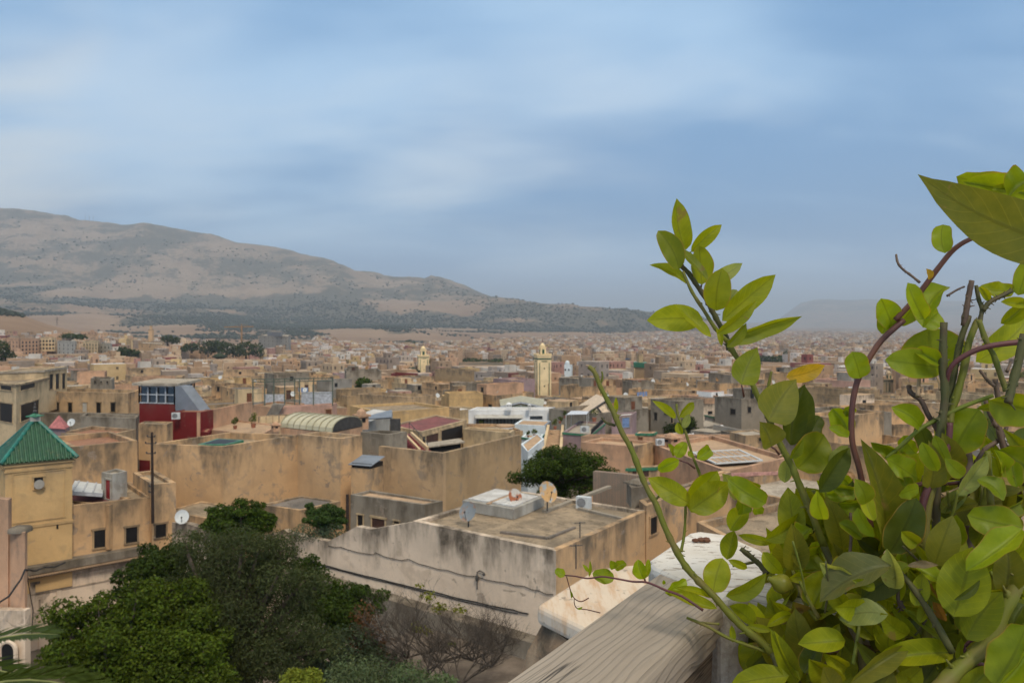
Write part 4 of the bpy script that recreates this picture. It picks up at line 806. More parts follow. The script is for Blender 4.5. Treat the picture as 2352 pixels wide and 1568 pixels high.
# tan stair
st=thing('tiled_stair','broad tan stair with white side walls right of the white house','stair',P(1268,1040,88)); b=MB(); N=16
for k in range(N):
    f=k/(N-1); p=P(1268+8*f,1042-54*f,87+13*f); b.box((p.x,p.y,p.z-.3),(1.75,13/N+.05,.3),R(-3))
b.build('steps',mt['rooft'],st); b=MB()
for s in (-1,1): b.bar(P(1268+s*20,1038,87),P(1276+s*16.5,982,100),.3,.8)
b.build('side_wall',mt['cream'],st)
tr=hb('roof_terrace_house','mauve house with a green tiled eave and a furnished roof terrace',(1358,997),(1293,992),(1390,970),91,6,'mauve',.2,.25,'roofl',trim='green')
b=MB(); a,e=P(1358,985,91.2),atz(1388,958,P(1358,985,91.2).z); b.bar(a,e,.05,.05)
for k in range(14): x=a.lerp(e,k/13); b.bar(x,x-Vector((0,0,.75)),.05,.05)
b.bar(a-Vector((0,0,.4)),e-Vector((0,0,.4)),.04,.6); tag(b.build('terrace_railing',mt['black'],None,loc=a),'black terrace railing running back beside the air conditioner','railing')
ac_unit(1343,993,92.5,'white air conditioner box on the furnished roof terrace',R(8),1.0,.72)
cv_=thing('sun_canopy','grey cloth canopy on thin posts over the roof terrace','canopy',P(1325,985,100)); b=MB(); q=[P(1300,952,98),P(1348,951,99),P(1352,944,106),P(1312,943,106)]; mid=sum(q,Vector())/4+Vector((0,0,.25))
for i in range(4): b.face([q[i],q[(i+1)%4],mid])
b.build('cloth',mt['tarp'],cv_)
for x in q: b=MB(); b.bar(x,x-Vector((0,0,1.9)),.06,.06); b.build('post',mt['white_metal'],cv_)
for u,v,d,s,lab in ((1275,985,97,.5,'largest terracotta pot plant at the head of the tan stair'),(1286,972,102,.45,'terracotta pot plant behind the largest one at the stair head'),(1298,960,106,.4,'terracotta pot plant beside the canopy post'),(1365,968,99,.7,'leafy bush on the roof terrace beside the black railing'),(1228,1003,96,.45,'bright green potted plant on the curved white terrace'),(1213,1004,96,.35,'small dark potted plant on the curved white terrace'),(540,985,74,.45,'yellowish potted plant on the salmon terrace'),(582,982,74,.55,'tall potted plant on the salmon terrace near the stair'),(770,992,67,.3,'green sprig at the end of the barrel vault'),(1105,978,117,.45,'dark bush at the left end of the glazed front')):
    p=P(u,v,d); t=thing('potted_plant',lab,'potted plant',p,'potted plants on the roof terraces'); b=MB(); b.tube([p,p+Vector((0,0,s*.7))],[s*.3,s*.42],10); b.build('pot',mt['terracotta'],t)
    crown('foliage',lobes((p.x,p.y,p.z+s*1.5),(s*.7,s*.7,s*.9),5,.5,int(u)),260,.16,(.10,.13,.03),t,narrow=.4)
# ---------------------------------------------------------------- right of the stair
gh=thing('tented_house','cream house with a dark edged gabled roof behind the terrace canopy','house',P(1392,960,118)); b=MB(); A,B,Cc=P(1347,952,116),P(1400,917,119),P(1436,945,117); bk=Vector((-1.,9,0)); b.face([A,Cc,B]); b.face([A,B,B+bk,A+bk]); b.face([B,Cc,Cc+bk,B+bk]); b.face([A-Vector((0,0,4)),Cc-Vector((0,0,4)),Cc,A]); b.face([Cc-Vector((0,0,4)),Cc+bk-Vector((0,0,4)),Cc+bk,Cc]); b.build('wall',plain('cream_render',(.56,.44,.32),.9),gh)
b=MB(); up=Vector((0,-.06,.1)); b.bar(A+up,B+up,.3,.2); b.bar(B+up,Cc+up,.25,.15); b.bar(P(1372,936,116.5),P(1392,962,115.8),.3,.2); b.build('roof_edge',mt['metald'],gh)
hb('shutter_house','pale house with a blue shutter right of the gabled cream house',(1452,952),(1405,956),(1462,945),108,5,'mauve',.2,.2,'roofw',wins=[('L',1429,959,1445,981,'bluepaint')],fr='concrete')
ps=hb('peach_house','broad peach house with a large blank left wall and flat roof',(1458,1024),(1334,1014),(1504,1013),68,7.5,'salmon',.25,.3,'rooft',mR='ochre')
hb('stair_hut','peach roof hut with a brown door and green tiled edge',(1500,994),(1462,994),(1507,991),74,2.4,'salmon',.05,.2,'roof',cat='hut',wins=[('L',1465,1003,1476,1021,'door','door')],trim='green',fr='ochre')
hb('peach_parapet_house','long low peach parapet house behind the stair hut',(1692,1003),(1335,1001),(1705,998),84,4,'salmon',.35,.25,'rooft')
chim(1541,994,1024,72,1.15,'broad round capped peach chimney beside the air conditioner','salmon')
ac_unit(1516,1022,70,'white air conditioner box beside the peach chimney',R(10),.72,.55)
hb('awning_house','low peach house with green tiled awning and two brown windows',(1505,1072),(1442,1074),(1516,1068),61,4.5,'ochre',.05,.2,'roof',wins=[('L',1452,1079,1462,1093,'wood_dark'),('L',1474,1078,1490,1094,'wood_dark')],trim='green',fr='ochre')
sh=hb('skylight_house','peach house with a large white framed ribbed roof light',(1671,1083),(1502,1022),(1815,1050),58,8,'salmon',.3,.3,'rooft',mR='salmon')
zr=P(1671,1083,58).z-.05; b=MB(); q=[atz(u,v,zr) for u,v in ((1645,1066),(1750,1059),(1697,1034),(1590,1040))]; b.face([p+Vector((0,0,.03)) for p in q]); b.build('roof_light',mt['rooft'],sh); b=MB(); up=Vector((0,0,.06))
for i in range(4): b.bar(q[i]+up,q[(i+1)%4]+up,.17,.1)
b.bar(q[0].lerp(q[3],.45)+up,q[1].lerp(q[2],.45)+up,.18,.1)
for k in range(1,7): b.bar(q[0].lerp(q[1],k/7)+up,q[3].lerp(q[2],k/7)+up,.035,.04)
b.build('roof_light_frame',mt['white_metal'],sh); b=MB(); a,e=P(1676,1090,57.8),P(1812,1085,62.); b.bar(a,e,.1,.25); b.build('wall_band',plain('rose_band',(.45,.24,.2),.8),sh)
hb('grey_tan_block','grey tan roof block with a dark slot window behind the roof light',(1711,1001),(1676,991),(1768,996),76,5,'tan',.1,.2,'roofl',wins=[('R',1742,1004,1757,1012)],fr='brown')
hb('black_house','black sheeted building with a green roof edge on the right',(1640,957),(1618,952),(1730,948),140,6.5,'cement',.1,.2,'roof',mR='black',trim='green')
hb('grey_block','flat roofed grey block in front of the black sheeted building',(1618,980),(1587,970),(1657,974),124,5,'cement',.05,.2,'roofl')
b=MB(); q=P(1640,985,118); b.bar(q,P(1725,1003,112),.3,1.4); tag(b.build('ramp_wall',mt['cement'],None,loc=q),'low grey sloping wall before the black sheeted building','wall')
# person on the dark terrace
p=P(1657.5,997,126); t=thing('person','person standing in a white shirt and dark trousers before the black building','person',p)
b=MB(); h=1.68
for s in (-1,1): b.tube([p+Vector((s*.09,0,0)),p+Vector((s*.1,0,.45)),p+Vector((s*.09,0,.86))],[.06,.075,.1],8)
b.ball(p+Vector((0,0,.9)),.17,sq=(1,.7,.7)); b.build('trousers',mt['metald'],t,smooth=True); b=MB(); b.tube([p+Vector((0,0,.86)),p+Vector((0,0,1.15)),p+Vector((0,0,1.4)),p+Vector((0,0,1.48))],[.17,.18,.21,.09],10)
for s in (-1,1): b.tube([p+Vector((s*.2,0,1.4)),p+Vector((s*.27,-.02,1.12)),p+Vector((s*.26,-.1,.88))],[.07,.055,.045],7)
b.build('shirt',mt['clean'],t,smooth=True); b=MB(); b.tube([p+Vector((0,0,1.44)),p+Vector((0,0,1.56))],.06,8); b.ball(p+Vector((0,-.01,1.6)),.11,sq=(.85,.95,1.1)); b.build('head',plain('skin',(.32,.18,.12),.6),t,smooth=True); b=MB(); b.ball(p+Vector((0,.03,1.65)),.108,sq=(.9,.95,.8)); b.build('hair',mt['black'],t,smooth=True)
hb('long_tan_house','long tan house with a dark eave in the right middle distance',(1608,898),(1444,893),(1640,892),192,9,'ochre',.5,.35,'roof',mR='tan',wins=[('L',1590,897.5,1596,902)])
hb('brown_box_house','big plain brown box building near the second minaret',(1080,852),(999,847),(1092,849),285,16,'brown',.8,.4,'roof')
hb('red_edge_house','flat house with a dark red parapet left of the second minaret',(950,860),(898,858),(960,857),270,9,'red',.6,.3,'roof')
# ---------------------------------------------------------------- minarets
def minaret(label,u,vt,vb,d,w,fracs,mat,stripe,lan=.36,name='minaret'):
    """square tower: shaft to v=fracs[0], lantern to fracs[1], dome and finial to vt"""
    p=P(u,vb,d); zb=p.z-8; z1=P(u,fracs[0],d).z; z2=P(u,fracs[1],d).z; z3=P(u,vt,d).z; a=R(14); t=thing(name,label,'minaret',(p.x,p.y,zb))
    def sq(s): return [(p.x+(x*math.cos(a)-y*math.sin(a))*s/2,p.y+(x*math.sin(a)+y*math.cos(a))*s/2) for x,y in ((-1,-1),(1,-1),(1,1),(-1,1))]
    b=MB(); b.prism(sq(w),zb,z1); b.build('shaft',mt[mat],t); H=z1-p.z
    b=MB(); b.prism(sq(w*1.05),z1-H*.02,z1+H*.012,bottom=True); 
    for i in range(4):
        q0,q1=Vector((*sq(w*1.0)[i],z1+H*.012)),Vector((*sq(w*1.0)[(i+1)%4],z1+H*.012))
        for k in range(6): x=q0.lerp(q1,(k+.5)/6); b.box((x.x,x.y,x.z),(w*.09,w*.09,H*.035),a)
    b.build('parapet',mt[mat],t)
    b=MB(); b.prism(sq(w*1.02),z1-H*.095,z1-H*.06,bottom=True); b.build('tile_band',mt[stripe],t)
    b=MB(); Q=sq(w)
    for i in (0,1,3):
        q0,q1=Vector((*Q[i],0)),Vector((*Q[(i+1)%4],0)); dd_=(q1-q0).normalized(); n=Vector((dd_.y,-dd_.x,0))
        for f0,f1 in ((.12,.17),(.83,.88)):
            s,e=q0.lerp(q1,f0),q0.lerp(q1,f1); b.prism(ccw([(x.x,x.y) for x in (s+n*.06,e+n*.06,e-n*.02,s-n*.02)]),zb,z1-H*.17,bottom=True)
        s,e=q0.lerp(q1,.3),q0.lerp(q1,.7); b.prism(ccw([(x.x,x.y) for x in (s+n*.06,e+n*.06,e-n*.02,s-n*.02)]),z1-H*.145,z1-H*.125,bottom=True)
    b.build('tile_stripes',mt[stripe],t); b=MB()
    for i in (0,1,3):
        q0,q1=Vector((*Q[i],0)),Vector((*Q[(i+1)%4],0)); dd_=(q1-q0).normalized(); n=Vector((dd_.y,-dd_.x,0))
        for zf in (.3,.72): 
            s,e=q0.lerp(q1,.46)+n*.04,q0.lerp(q1,.54)+n*.04; z=z1-H*zf; b.face([(s.x,s.y,z-H*.018),(e.x,e.y,z-H*.018),(e.x,e.y,z+H*.018),(s.x,s.y,z+H*.018)])
    b.build('slit_window',mt['dark'],t)
    lw=w*lan; b=MB(); b.prism(sq(lw),z1,z2); b.prism(sq(lw*1.12),z2-(z2-z1)*.16,z2-(z2-z1)*.04,bottom=True); b.build('lantern',mt[mat],t); b=MB(); Q=sq(lw)
    for i in (0,1,3):
        q0,q1=Vector((*Q[i],0)),Vector((*Q[(i+1)%4],0)); dd_=(q1-q0).normalized(); n=Vector((dd_.y,-dd_.x,0)); s,e=q0.lerp(q1,.28)+n*.04,q0.lerp(q1,.72)+n*.04; h=z2-z1; b.face([(s.x,s.y,z1+h*.15),(e.x,e.y,z1+h*.15),(e.x,e.y,z1+h*.7),(s.x,s.y,z1+h*.7)])
    b.build('lantern_panel',mt[stripe],t); b=MB(); b.tube([(p.x,p.y,z2),(p.x,p.y,z2+(z3-z2)*.3),(p.x,p.y,z2+(z3-z2)*.62),(p.x,p.y,z3)],[lw*.5,lw*.46,lw*.3,lw*.05],12); b.build('dome',mt[mat],t,smooth=True)
    b=MB(); b.tube([(p.x,p.y,z3),(p.x,p.y,z3+(z3-z2)*.9)],.07*w/4,5); b.build('finial',mt['metald'],t); return t
mt['mincream']=plaster('minaret_cream',(.84,.65,.37),.04,.0,(.5,.4,.24),1.,.15); mt['mingreen']=plain('minaret_green_tile',(.035,.085,.05),.5)
minaret('tall cream minaret with green tile stripes in the middle of the old town',1246,787,912,255,4.4,(816,796),'mincream','mingreen',.40)
minaret('smaller ochre minaret far behind the brown box building',972,794,860,430,5.6,(817,802),'mincream','mingreen',.5)
minaret('pale minaret with a green band seen between the plant stems',2042,851,911,330,5.8,(871,858),'cream','mingreen',.3)
gt=hb('green_topped_tower','square brown tower with a green tiled top right of the white tower',(1480,834),(1456,833),(1484,832),440,16,'brown',.5,.4,'green'); c=P(1480,834,440)
b=MB(); q=[(x,y) for x,y in [(atz(u,v,c.z).x,atz(u,v,c.z).y) for u,v in ((1480,834),(1484,832),(1460,831.3),(1456,833))]]; q=[tuple(p) for p in inset(ccw([Vector((x,y,0)) for x,y in q]),-.5)] if True else q
b.prism(q,c.z-2.4,c.z+.2); b.build('tiled_band',mt['green'],gt); b=MB(); b.box((sum(x for x,_ in q)/4,sum(y for _,y in q)/4,c.z),(2.6,2.6,5.),R(20)); b.build('lantern',mt['brown'],gt)
wt=hb('white_tower','small white tower with a domed turret in the far old town',(1312,838),(1291,838),(1315,837),380,9,'bluewhite',.5,.3,'roofw',wins=[('L',1297,847,1300,851),('L',1305,847,1308,851)]); p=P(1303,838,381); b=MB(); b.tube([(p.x,p.y,p.z-.5),(p.x,p.y,p.z+1.1)],1.1,10); b.ball((p.x,p.y,p.z+1.1),1.05); b.build('turret',mt['bluewhite'],wt)
# blocks of flats and other far landmarks
def flats(label,C,Lp,Rp,d,h,mat,nx,nz,name='apartment_block',wmat='dark'):
    t=hb(name,label,C,Lp,Rp,d,h,mat,.8,.4,'roofl',group='far apartment blocks'); c=P(*C,d); 
    for q_,n_ in ((Lp,nx),(Rp,max(1,nx//3))):
        e=atz(q_[0],q_[1],c.z); a,e2=(e,c) if q_ is Lp else (c,e)
        L=(e2-a).length
        if L<3: continue
        for k in range(n_):
            for j in range(nz):
                if n_*nz>40: continue
                s=(k+.5)/n_; w=min(.7,L/n_*.28); x0,x1=a.lerp(e2,s-w/L),a.lerp(e2,s+w/L); z=c.z-1.8-(j*(h-2)/nz); dd_=(e2-a).normalized(); nrm=Vector((dd_.y,-dd_.x,0))*.06
                b=MB(); b.prism(ccw([(p.x,p.y) for p in (x0+nrm,x1+nrm,x1-nrm*.3,x0-nrm*.3)]),z-1.5,z,bottom=True); b.build('window',mt[wmat],t)
    return t
flats('leftmost salmon apartment block below the brown hillside',(43,778),(11,777),(47,776),560,13,'salmon',4,4)
flats('second salmon apartment block, wider, below the brown hillside',(88,777),(48,778),(92,776),570,12,'salmon',5,4)
flats('third apartment block of yellowish render below the brown hillside',(126,775),(89,775),(129,774),590,10,'cream',5,3)
flats('pale block with a greenish front between salmon flats and beige flats',(172,785),(132,783),(176,783),540,10,'concrete',4,3)
flats('beige apartment block with three rows of windows at left',(224,784),(190,783),(228,782),550,11,'cream',5,4)
flats('small whitish apartment block right of the beige flats',(254,790),(229,789),(257,788),560,8,'concrete',3,2)
flats('ochre house block with a pale roof left of the dark grove',(372,790),(318,787),(378,786),620,10,'ochre',3,2)
flats('grey unfinished office block with many open floors by the dark grove',(662,772),(594,770),(668,768),900,21,'cement',7,5,'office_block')
hb('office_penthouse','dark top storey of the grey unfinished office block',(645,762),(614,761),(650,760.5),905,5,'metal',.3,.3,'roof',cat='roof storey')
flats('pale yellow apartment block with a maroon strip in the far town',(1057,803),(1034,802),(1060,801),1500,22,'cream',4,5)
flats('wider pale yellow apartment block in the far town',(1114,806),(1060,800),(1118,804),1480,24,'cream',6,5)
flats('dusty red apartment block just left of the pale yellow blocks',(1030,806),(1014,804),(1033,804),1520,14,'red',3,3)
flats('tall pale yellow block standing right of the white tower',(1359,807),(1342,806),(1361,805),1200,16,'cream',3,4)
flats('yellow block with a broad front over the blue awning',(1455,806),(1421,805),(1458,804),1250,10,'yellow',5,3)
b=MB(); p=P(1418,825,900); q=[P(1416,826,880),P(1462,823,880),P(1462,817,930),P(1424,820,930)]; b.face(q); b.face([x-Vector((0,0,.5)) for x in q[::-1]]); tag(b.build('blue_awning',plain('blue_sheet',(.03,.16,.42),.5),None,loc=p),'bright blue market awning in the far town','awning')
b=MB(); p=P(788+5,818,900); b.box(p,(5,5,7.5)); tag(b.build('water_tank',plain('blue_tank',(.03,.10,.25),.6),None,loc=p),'dark blue tank standing out among far houses left of centre','tank')
cr=thing('tower_crane','thin tower crane beside the grey office block','crane',P(555,790,950)); b=MB(); b.bar(P(555,790,950),P(555,748,950),1.6,1.6); b.build('mast',mt['rust'],cr); b=MB(); b.bar(P(515,751,950),P(582,750,950),.8,1.2); b.bar(P(555,744,950),P(535,750,950),.2,.2); b.bar(P(555,744,950),P(578,750,950),.2,.2); b.bar(P(555,752,950),P(555,744,950),.8,.8); b.build('jib',mt['rust'],cr)
b=MB(); p=P(347,785,900); b.box(p,(4.2,4.2,14)); b.box((p.x,p.y,p.z+14),(2.2,2.2,4)); tag(b.build('hill_tower',mt['ochre'],None,loc=p),'thin ochre tower at the foot of the brown hillside','tower')
for u in (196,205,214):
    p=P(u,506,5450); b=MB(); z=sheet_z(p.x,p.y); b.bar((p.x,p.y,z-5),(p.x,p.y,z+48),1.2,1.2); tag(b.build('radio_mast',mt['metald'],None,loc=(p.x,p.y,z)),'thin radio mast on the mountain ridge','mast','radio masts on the mountain ridge')
b=MB(); p=P(131,745,1150); 
for s in (-1,1): b.bar(P(131+s*1.6,747,1150),P(131,727,1150),.25,.25)
for v,l in ((731,3.5),(734,4.2)): b.bar(P(131-l,v,1150),P(131+l,v,1150),.25,.25)
for v in (737,741): b.bar(P(130,v,1150),P(132,v-3,1150),.2,.2)
tag(b.build('power_pylon',mt['metald'],None,loc=p),'thin power pylon on the crest of the brown hillside','pylon')
# ---------------------------------------------------------------- trees
GRN=(.045,.074,.008); OLV=(.056,.070,.024); DRK=(.034,.055,.007)
def ctr(u,v,d): p=P(u,v,d); return (p.x,p.y,p.z)
tree('big_green_tree','largest round dark green tree in the middle beside the white house',P(1290,1150,51),clumps(lobes(ctr(1288,1094,51),(2.75,2.5,1.95),11,.4,3)+[(ctr(u,v,50.3),(1.,.9,.75)) for u,v in ((1215,1100),(1260,1122),(1320,1122),(1365,1105))],5,.42,2),22000,.15,GRN,.2)
tree('small_green_tree','darker tree clump just right of the largest green tree',P(1390,1140,52.5),lobes(ctr(1385,1100,52.5),(1.1,1.2,.7),6,.5,5),2500,.15,DRK,.1)
tree('round_tree','round dense dark citrus tree left of the brown roofed store',P(552,1300,42),clumps(lobes(ctr(549,1196,42),(1.9,1.75,1.25),10,.4,8)+[(ctr(u,v,41.5),(.75,.7,.5)) for u,v in ((490,1205),(530,1222),(585,1222),(612,1203))],4,.4,9),15000,.14,(.05,.085,.009),.14)
tree('courtyard_citrus','small citrus tree rising from the walled courtyard',P(742,1262,43.2),clumps(lobes(ctr(742,1196,43.2),(1.2,1.05,.9),7,.42,11),4,.42,4),9000,.13,(.05,.09,.02),.09)
sh_=tree('courtyard_shrub','low grey green shrub under the courtyard citrus tree',P(738,1262,42.6),[(ctr(u,v,42.5),(.7,.6,.45)) for u,v in ((735,1226),(700,1221),(770,1222),(745,1232))],2600,.09,(.085,.12,.07),.05,cat='shrub')
tree('olive_tree','tall grey green olive tree with feathery crown in the sunken garden',(-9.4,27.5,-17.2),clumps([(ctr(480,1290,29),(1.7,1.4,1.2)),(ctr(590,1300,28.5),(1.8,1.5,1.3)),(ctr(640,1340,28),(1.3,1.2,1.5)),(ctr(540,1370,27.5),(2.2,1.8,1.6)),(ctr(620,1430,27),(1.8,1.6,1.6)),(ctr(660,1500,26.5),(1.6,1.4,1.3)),(ctr(560,1480,26.5),(2.0,1.6,1.6)),(ctr(600,1262,29),(1.0,.9,.8)),(ctr(450,1345,28.5),(1.2,1.1,1.0)),(ctr(700,1420,28),(1.,1.,1.2)),(ctr(520,1550,26),(2.2,1.6,1.3)),(ctr(440,1270,31),(.9,.8,.7)),(ctr(400,1300,30.5),(.9,.8,.8)),(ctr(520,1258,31),(.7,.7,.6))],5,.42,3),60000,.125,OLV,.28,narrow=.3,droop=.25,shell=.3)
tree('leafy_tree','bright green leafy tree at the bottom left below the olive',(-12.5,24.5,-17.2),clumps([(ctr(250,1440,25.5),(1.7,1.4,1.2)),(ctr(180,1480,25),(1.1,1.,.9)),(ctr(320,1420,25.5),(1.5,1.3,1.1)),(ctr(400,1400,26),(1.2,1.1,1.0)),(ctr(330,1500,24.5),(1.9,1.5,1.3)),(ctr(420,1490,25),(1.4,1.3,1.2)),(ctr(240,1530,24),(1.7,1.4,1.1)),(ctr(450,1560,24),(1.5,1.3,1.2)),(ctr(360,1580,23.5),(1.8,1.4,1.2)),(ctr(140,1450,25.5),(.55,.5,.5)),(ctr(450,1430,26.),(.8,.8,.7))],8,.34,5),60000,.115,(.062,.092,.007),.22,shell=.4,var=.45)
tree('upper_leafy_tree','darker broadleaf tree behind the leafy tree against the white wall',(-13.,30,-17.2),clumps([(ctr(362,1305,31),(1.3,1.1,.9)),(ctr(325,1340,30.5),(.9,.8,.75)),(ctr(385,1340,30),(1.1,1.,.9)),(ctr(400,1290,31),(.8,.8,.6)),(ctr(560,1235,34),(.9,.8,.6)),(ctr(690,1330,31),(1.0,.9,1.0))][:4],7,.36,6),13000,.14,DRK,.16)
tree('wall_side_tree','dark green bush right of the olive tree by the white wall',P(760,1500,31),clumps([(ctr(735,1350,31.5),(.9,.8,1.1)),(ctr(790,1390,31),(1.2,1.,.9)),(ctr(840,1385,31),(.8,.8,.6)),(ctr(760,1440,30),(1.2,1.,1.)),(ctr(700,1310,31.5),(.6,.6,.7)),(ctr(800,1440,30),(.9,.8,.8))],7,.36,7),15000,.13,(.04,.068,.008),.14)
tree('autumn_shrub','thin shrub with rusty brown leaves right of the dark bush',P(855,1560,29),[(ctr(838,1440,29.5),(.55,.5,.9)),(ctr(860,1490,29),(.7,.6,.8)),(ctr(820,1510,28.5),(.8,.7,.9))],2600,.13,(.11,.055,.02),.06,cat='shrub',shell=.1)
tree('grey_green_shrub','dull green shrub mass below the rusty shrub',P(780,1568,27.5),[(ctr(790,1500,28),(1.3,1.1,.9)),(ctr(720,1530,27.5),(1.3,1.1,.9)),(ctr(860,1540,27),(1.,.9,.7))],9000,.12,(.045,.062,.03),.1,cat='shrub')
for u,v,d,s,c_,lab in ((690,1552,20,.55,(.16,.19,.02),'bright yellow green sprig at the bottom edge below the olive'),(830,1556,22,1.1,(.10,.135,.06),'pale grey green shrub at the bottom edge, left of its twin'),(960,1562,21,1.0,(.10,.14,.06),'pale grey green shrub at the bottom edge, nearest the railing')):
    tree('garden_shrub',lab,P(u,v+130,d),lobes(ctr(u,v+22,d),(s,s*.8,s*.7),8,.45,int(u)),4200,.1,c_,.05,cat='shrub',group='shrubs along the bottom of the garden',narrow=.35)
# bare tree
def barebranch(b,p,d,L,r,depth,q):
    n=3; pts=[p]; 
    for i in range(n): d=(d+Vector((q.uniform(-.3,.3),q.uniform(-.3,.3),q.uniform(-.12,.22)))).normalized(); pts.append(pts[-1]+d*L/n)
    b.tube(pts,[r*(1-.5*i/n) for i in range(n+1)],5)
    if depth==0: return
    for k in range(q.choice((3,3,4))):
        f=q.uniform(.45,1); i=min(int(f*n),n-1); o=pts[i].lerp(pts[i+1],f*n-i); a=q.uniform(0,6.28); s=Vector((math.cos(a),math.sin(a),q.uniform(-.1,.5)))
        barebranch(b,o,(d+s*q.uniform(.5,1)).normalized(),L*q.uniform(.6,.82),r*.55,depth-1,q)
for (u,v,d,L,lab,sd_) in ((1010,1520,29,1.45,'bare grey tree with a tangle of dead branches below the white wall',4),(935,1510,28.5,1.2,'smaller bare tree left of the tangled one',9),(1085,1515,29.5,1.2,'bare brushwood near the railing end, right of the tangled tree',14),(975,1560,27.5,1.0,'low tangle of dead brush at the foot of the bare trees, left one',19),(1060,1570,27.5,1.05,'low tangle of dead brush at the foot of the bare trees, right one',23),(1130,1530,29.5,.8,'smallest bare bush against the retaining ledge',27)):
    p=P(u,v,d); t=thing('bare_tree',lab,'bare tree',p,'leafless trees below the white wall'); b=MB(); q=random.Random(sd_)
    for k in range(6): a=6.28*k/6+q.uniform(-.4,.4); barebranch(b,p,Vector((math.cos(a)*1.,math.sin(a)*.6,q.uniform(.2,1.0))).normalized(),L*q.uniform(.75,1.1),.035,4,q)
    b.build('branches',mt['deadwood'],t)
    if sd_==4:
        bl_=[(ctr(uu_,vv_,29),(s_,s_*.8,s_*.7)) for uu_,vv_,s_ in ((963,1345,.16),(982,1370,.28),(1010,1395,.3),(1055,1400,.25),(960,1442,.3),(985,1450,.2),(1035,1478,.18))]; crown('last_leaves',bl_,420,.12,(.16,.17,.02),t,shell=.1)
# palm fronds at the lower left corner
pt=P(-190,1600,9.2); pm=thing('garden_palm','palm with broad arching fronds entering at the lower left corner','palm tree',(pt.x,pt.y,-16.5),None); b=MB(); b.tube([(pt.x,pt.y,-16.5),(pt.x+.1,pt.y,-10),pt],[.24,.2,.18],9,wob=.1); b.build('trunk',mt['bark'],pm); q_=random.Random(4)
for p0,dv,L,dr,ll in ((P(-175,1540,9.3),(1,.1,.62),1.55,.75,.42),(P(-175,1560,9.1),(1,-.05,.40),1.35,.9,.4),(P(-120,1610,8.8),(1,-.1,.50),2.0,1.0,.5),(P(-150,1640,8.6),(1,-.3,.2),1.9,.8,.5),(P(-190,1590,9.2),(-.6,.3,.8),1.8,.9,.45),(P(-190,1590,9.2),(-.2,-.8,.7),1.8,.9,.45)): frond(pm,p0,Vector(dv),L,dr,ll,(.048,.072,.012),q_,60)
# far groves
def grove(name,label,pts,d,n,leaf,col,group=None):
    bl_=[(ctr(u,v,dd2),(ru/F*dd2,ru/F*dd2*.8,rv/F*dd2)) for u,v,ru,rv,dd2 in [(a,b_,c_,e_,d*random.uniform(.98,1.02)) for a,b_,c_,e_ in pts]]
    u,v=pts[0][0],max(p[1]+p[3] for p in pts)+4; return tree(name,label,P(u,v,d),bl_,n,leaf,col,.012*d/10,group=group,limbs=False)
gp='dark tree groups standing in the far town'
grove('far_trees','dark round tree at the left end of the far grove',[(440,797,16,9),(425,800,9,7)],720,500,2.2,DRK,gp)
grove('far_trees','tall dark tree in the middle of the far grove',[(478,797,24,16),(500,795,20,14),(520,800,20,14)],700,1100,2.3,DRK,gp)
grove('far_trees','broad dark tree at the right end of the far grove',[(565,800,22,16),(590,803,16,16),(545,806,18,13)],700,1000,2.3,DRK,gp)
grove('far_trees','dark tree clump between the flats and the far grove',[(385,778,14,8),(402,782,12,7)],720,420,2.0,DRK,gp)
grove('far_trees','dark bushes above the beige apartment block',[(160,772,18,6),(185,773,14,6)],640,400,2.,DRK,gp)
grove('far_trees','dull green clump right of the whitish apartment block',[(283,807,16,10),(305,812,16,9)],520,600,1.7,DRK,gp)
grove('far_trees','dark tree at the left picture edge below the flats',[(8,800,14,18),(20,818,14,12),(5,830,14,12)],420,900,1.3,DRK,gp)
grove('far_trees','dark tree row left of the tall cream minaret',[(1082,831,24,9),(1110,834,20,9),(1140,833,20,9),(1060,835,12,8)],800,900,2.5,DRK,gp)
grove('far_trees','grey green clump at the foot of the dry slope in the centre',[(939,790,14,9),(1030,792,14,5)],1500,400,4.,DRK,gp)
grove('far_trees','dark trees behind the green topped tower',[(1496,822,18,8),(1520,818,12,7)],800,500,2.5,DRK,gp)
grove('far_trees','dark grove right of the citrus stem in the far town',[(1760,826,22,10),(1795,827,22,11),(1805,813,6,10)],800,900,2.5,DRK,gp)
grove('far_trees','bright green tree behind the pergola house',[(836,880,18,13),(828,890,12,8)],200,900,.7,GRN,gp)
grove('far_trees','dark bushes at the foot of the second minaret',[(993,838,9,12)],460,300,1.5,DRK,gp)
palm('palm_tree','bushy palm tree among roofs right of the roof terrace',P(1508,1030,128),P(1508,945,128),34,1.75,(.055,.075,.03),.22,seed=2,droop=1.5,leafl=.55,els=(1.2,-.9))
tree('roof_garden_tree','dark green tree right of the bushy palm',P(1566,1015,122),lobes(ctr(1562,980,122),(2.4,2,1.9),9,.45,21),3800,.3,DRK,.15)
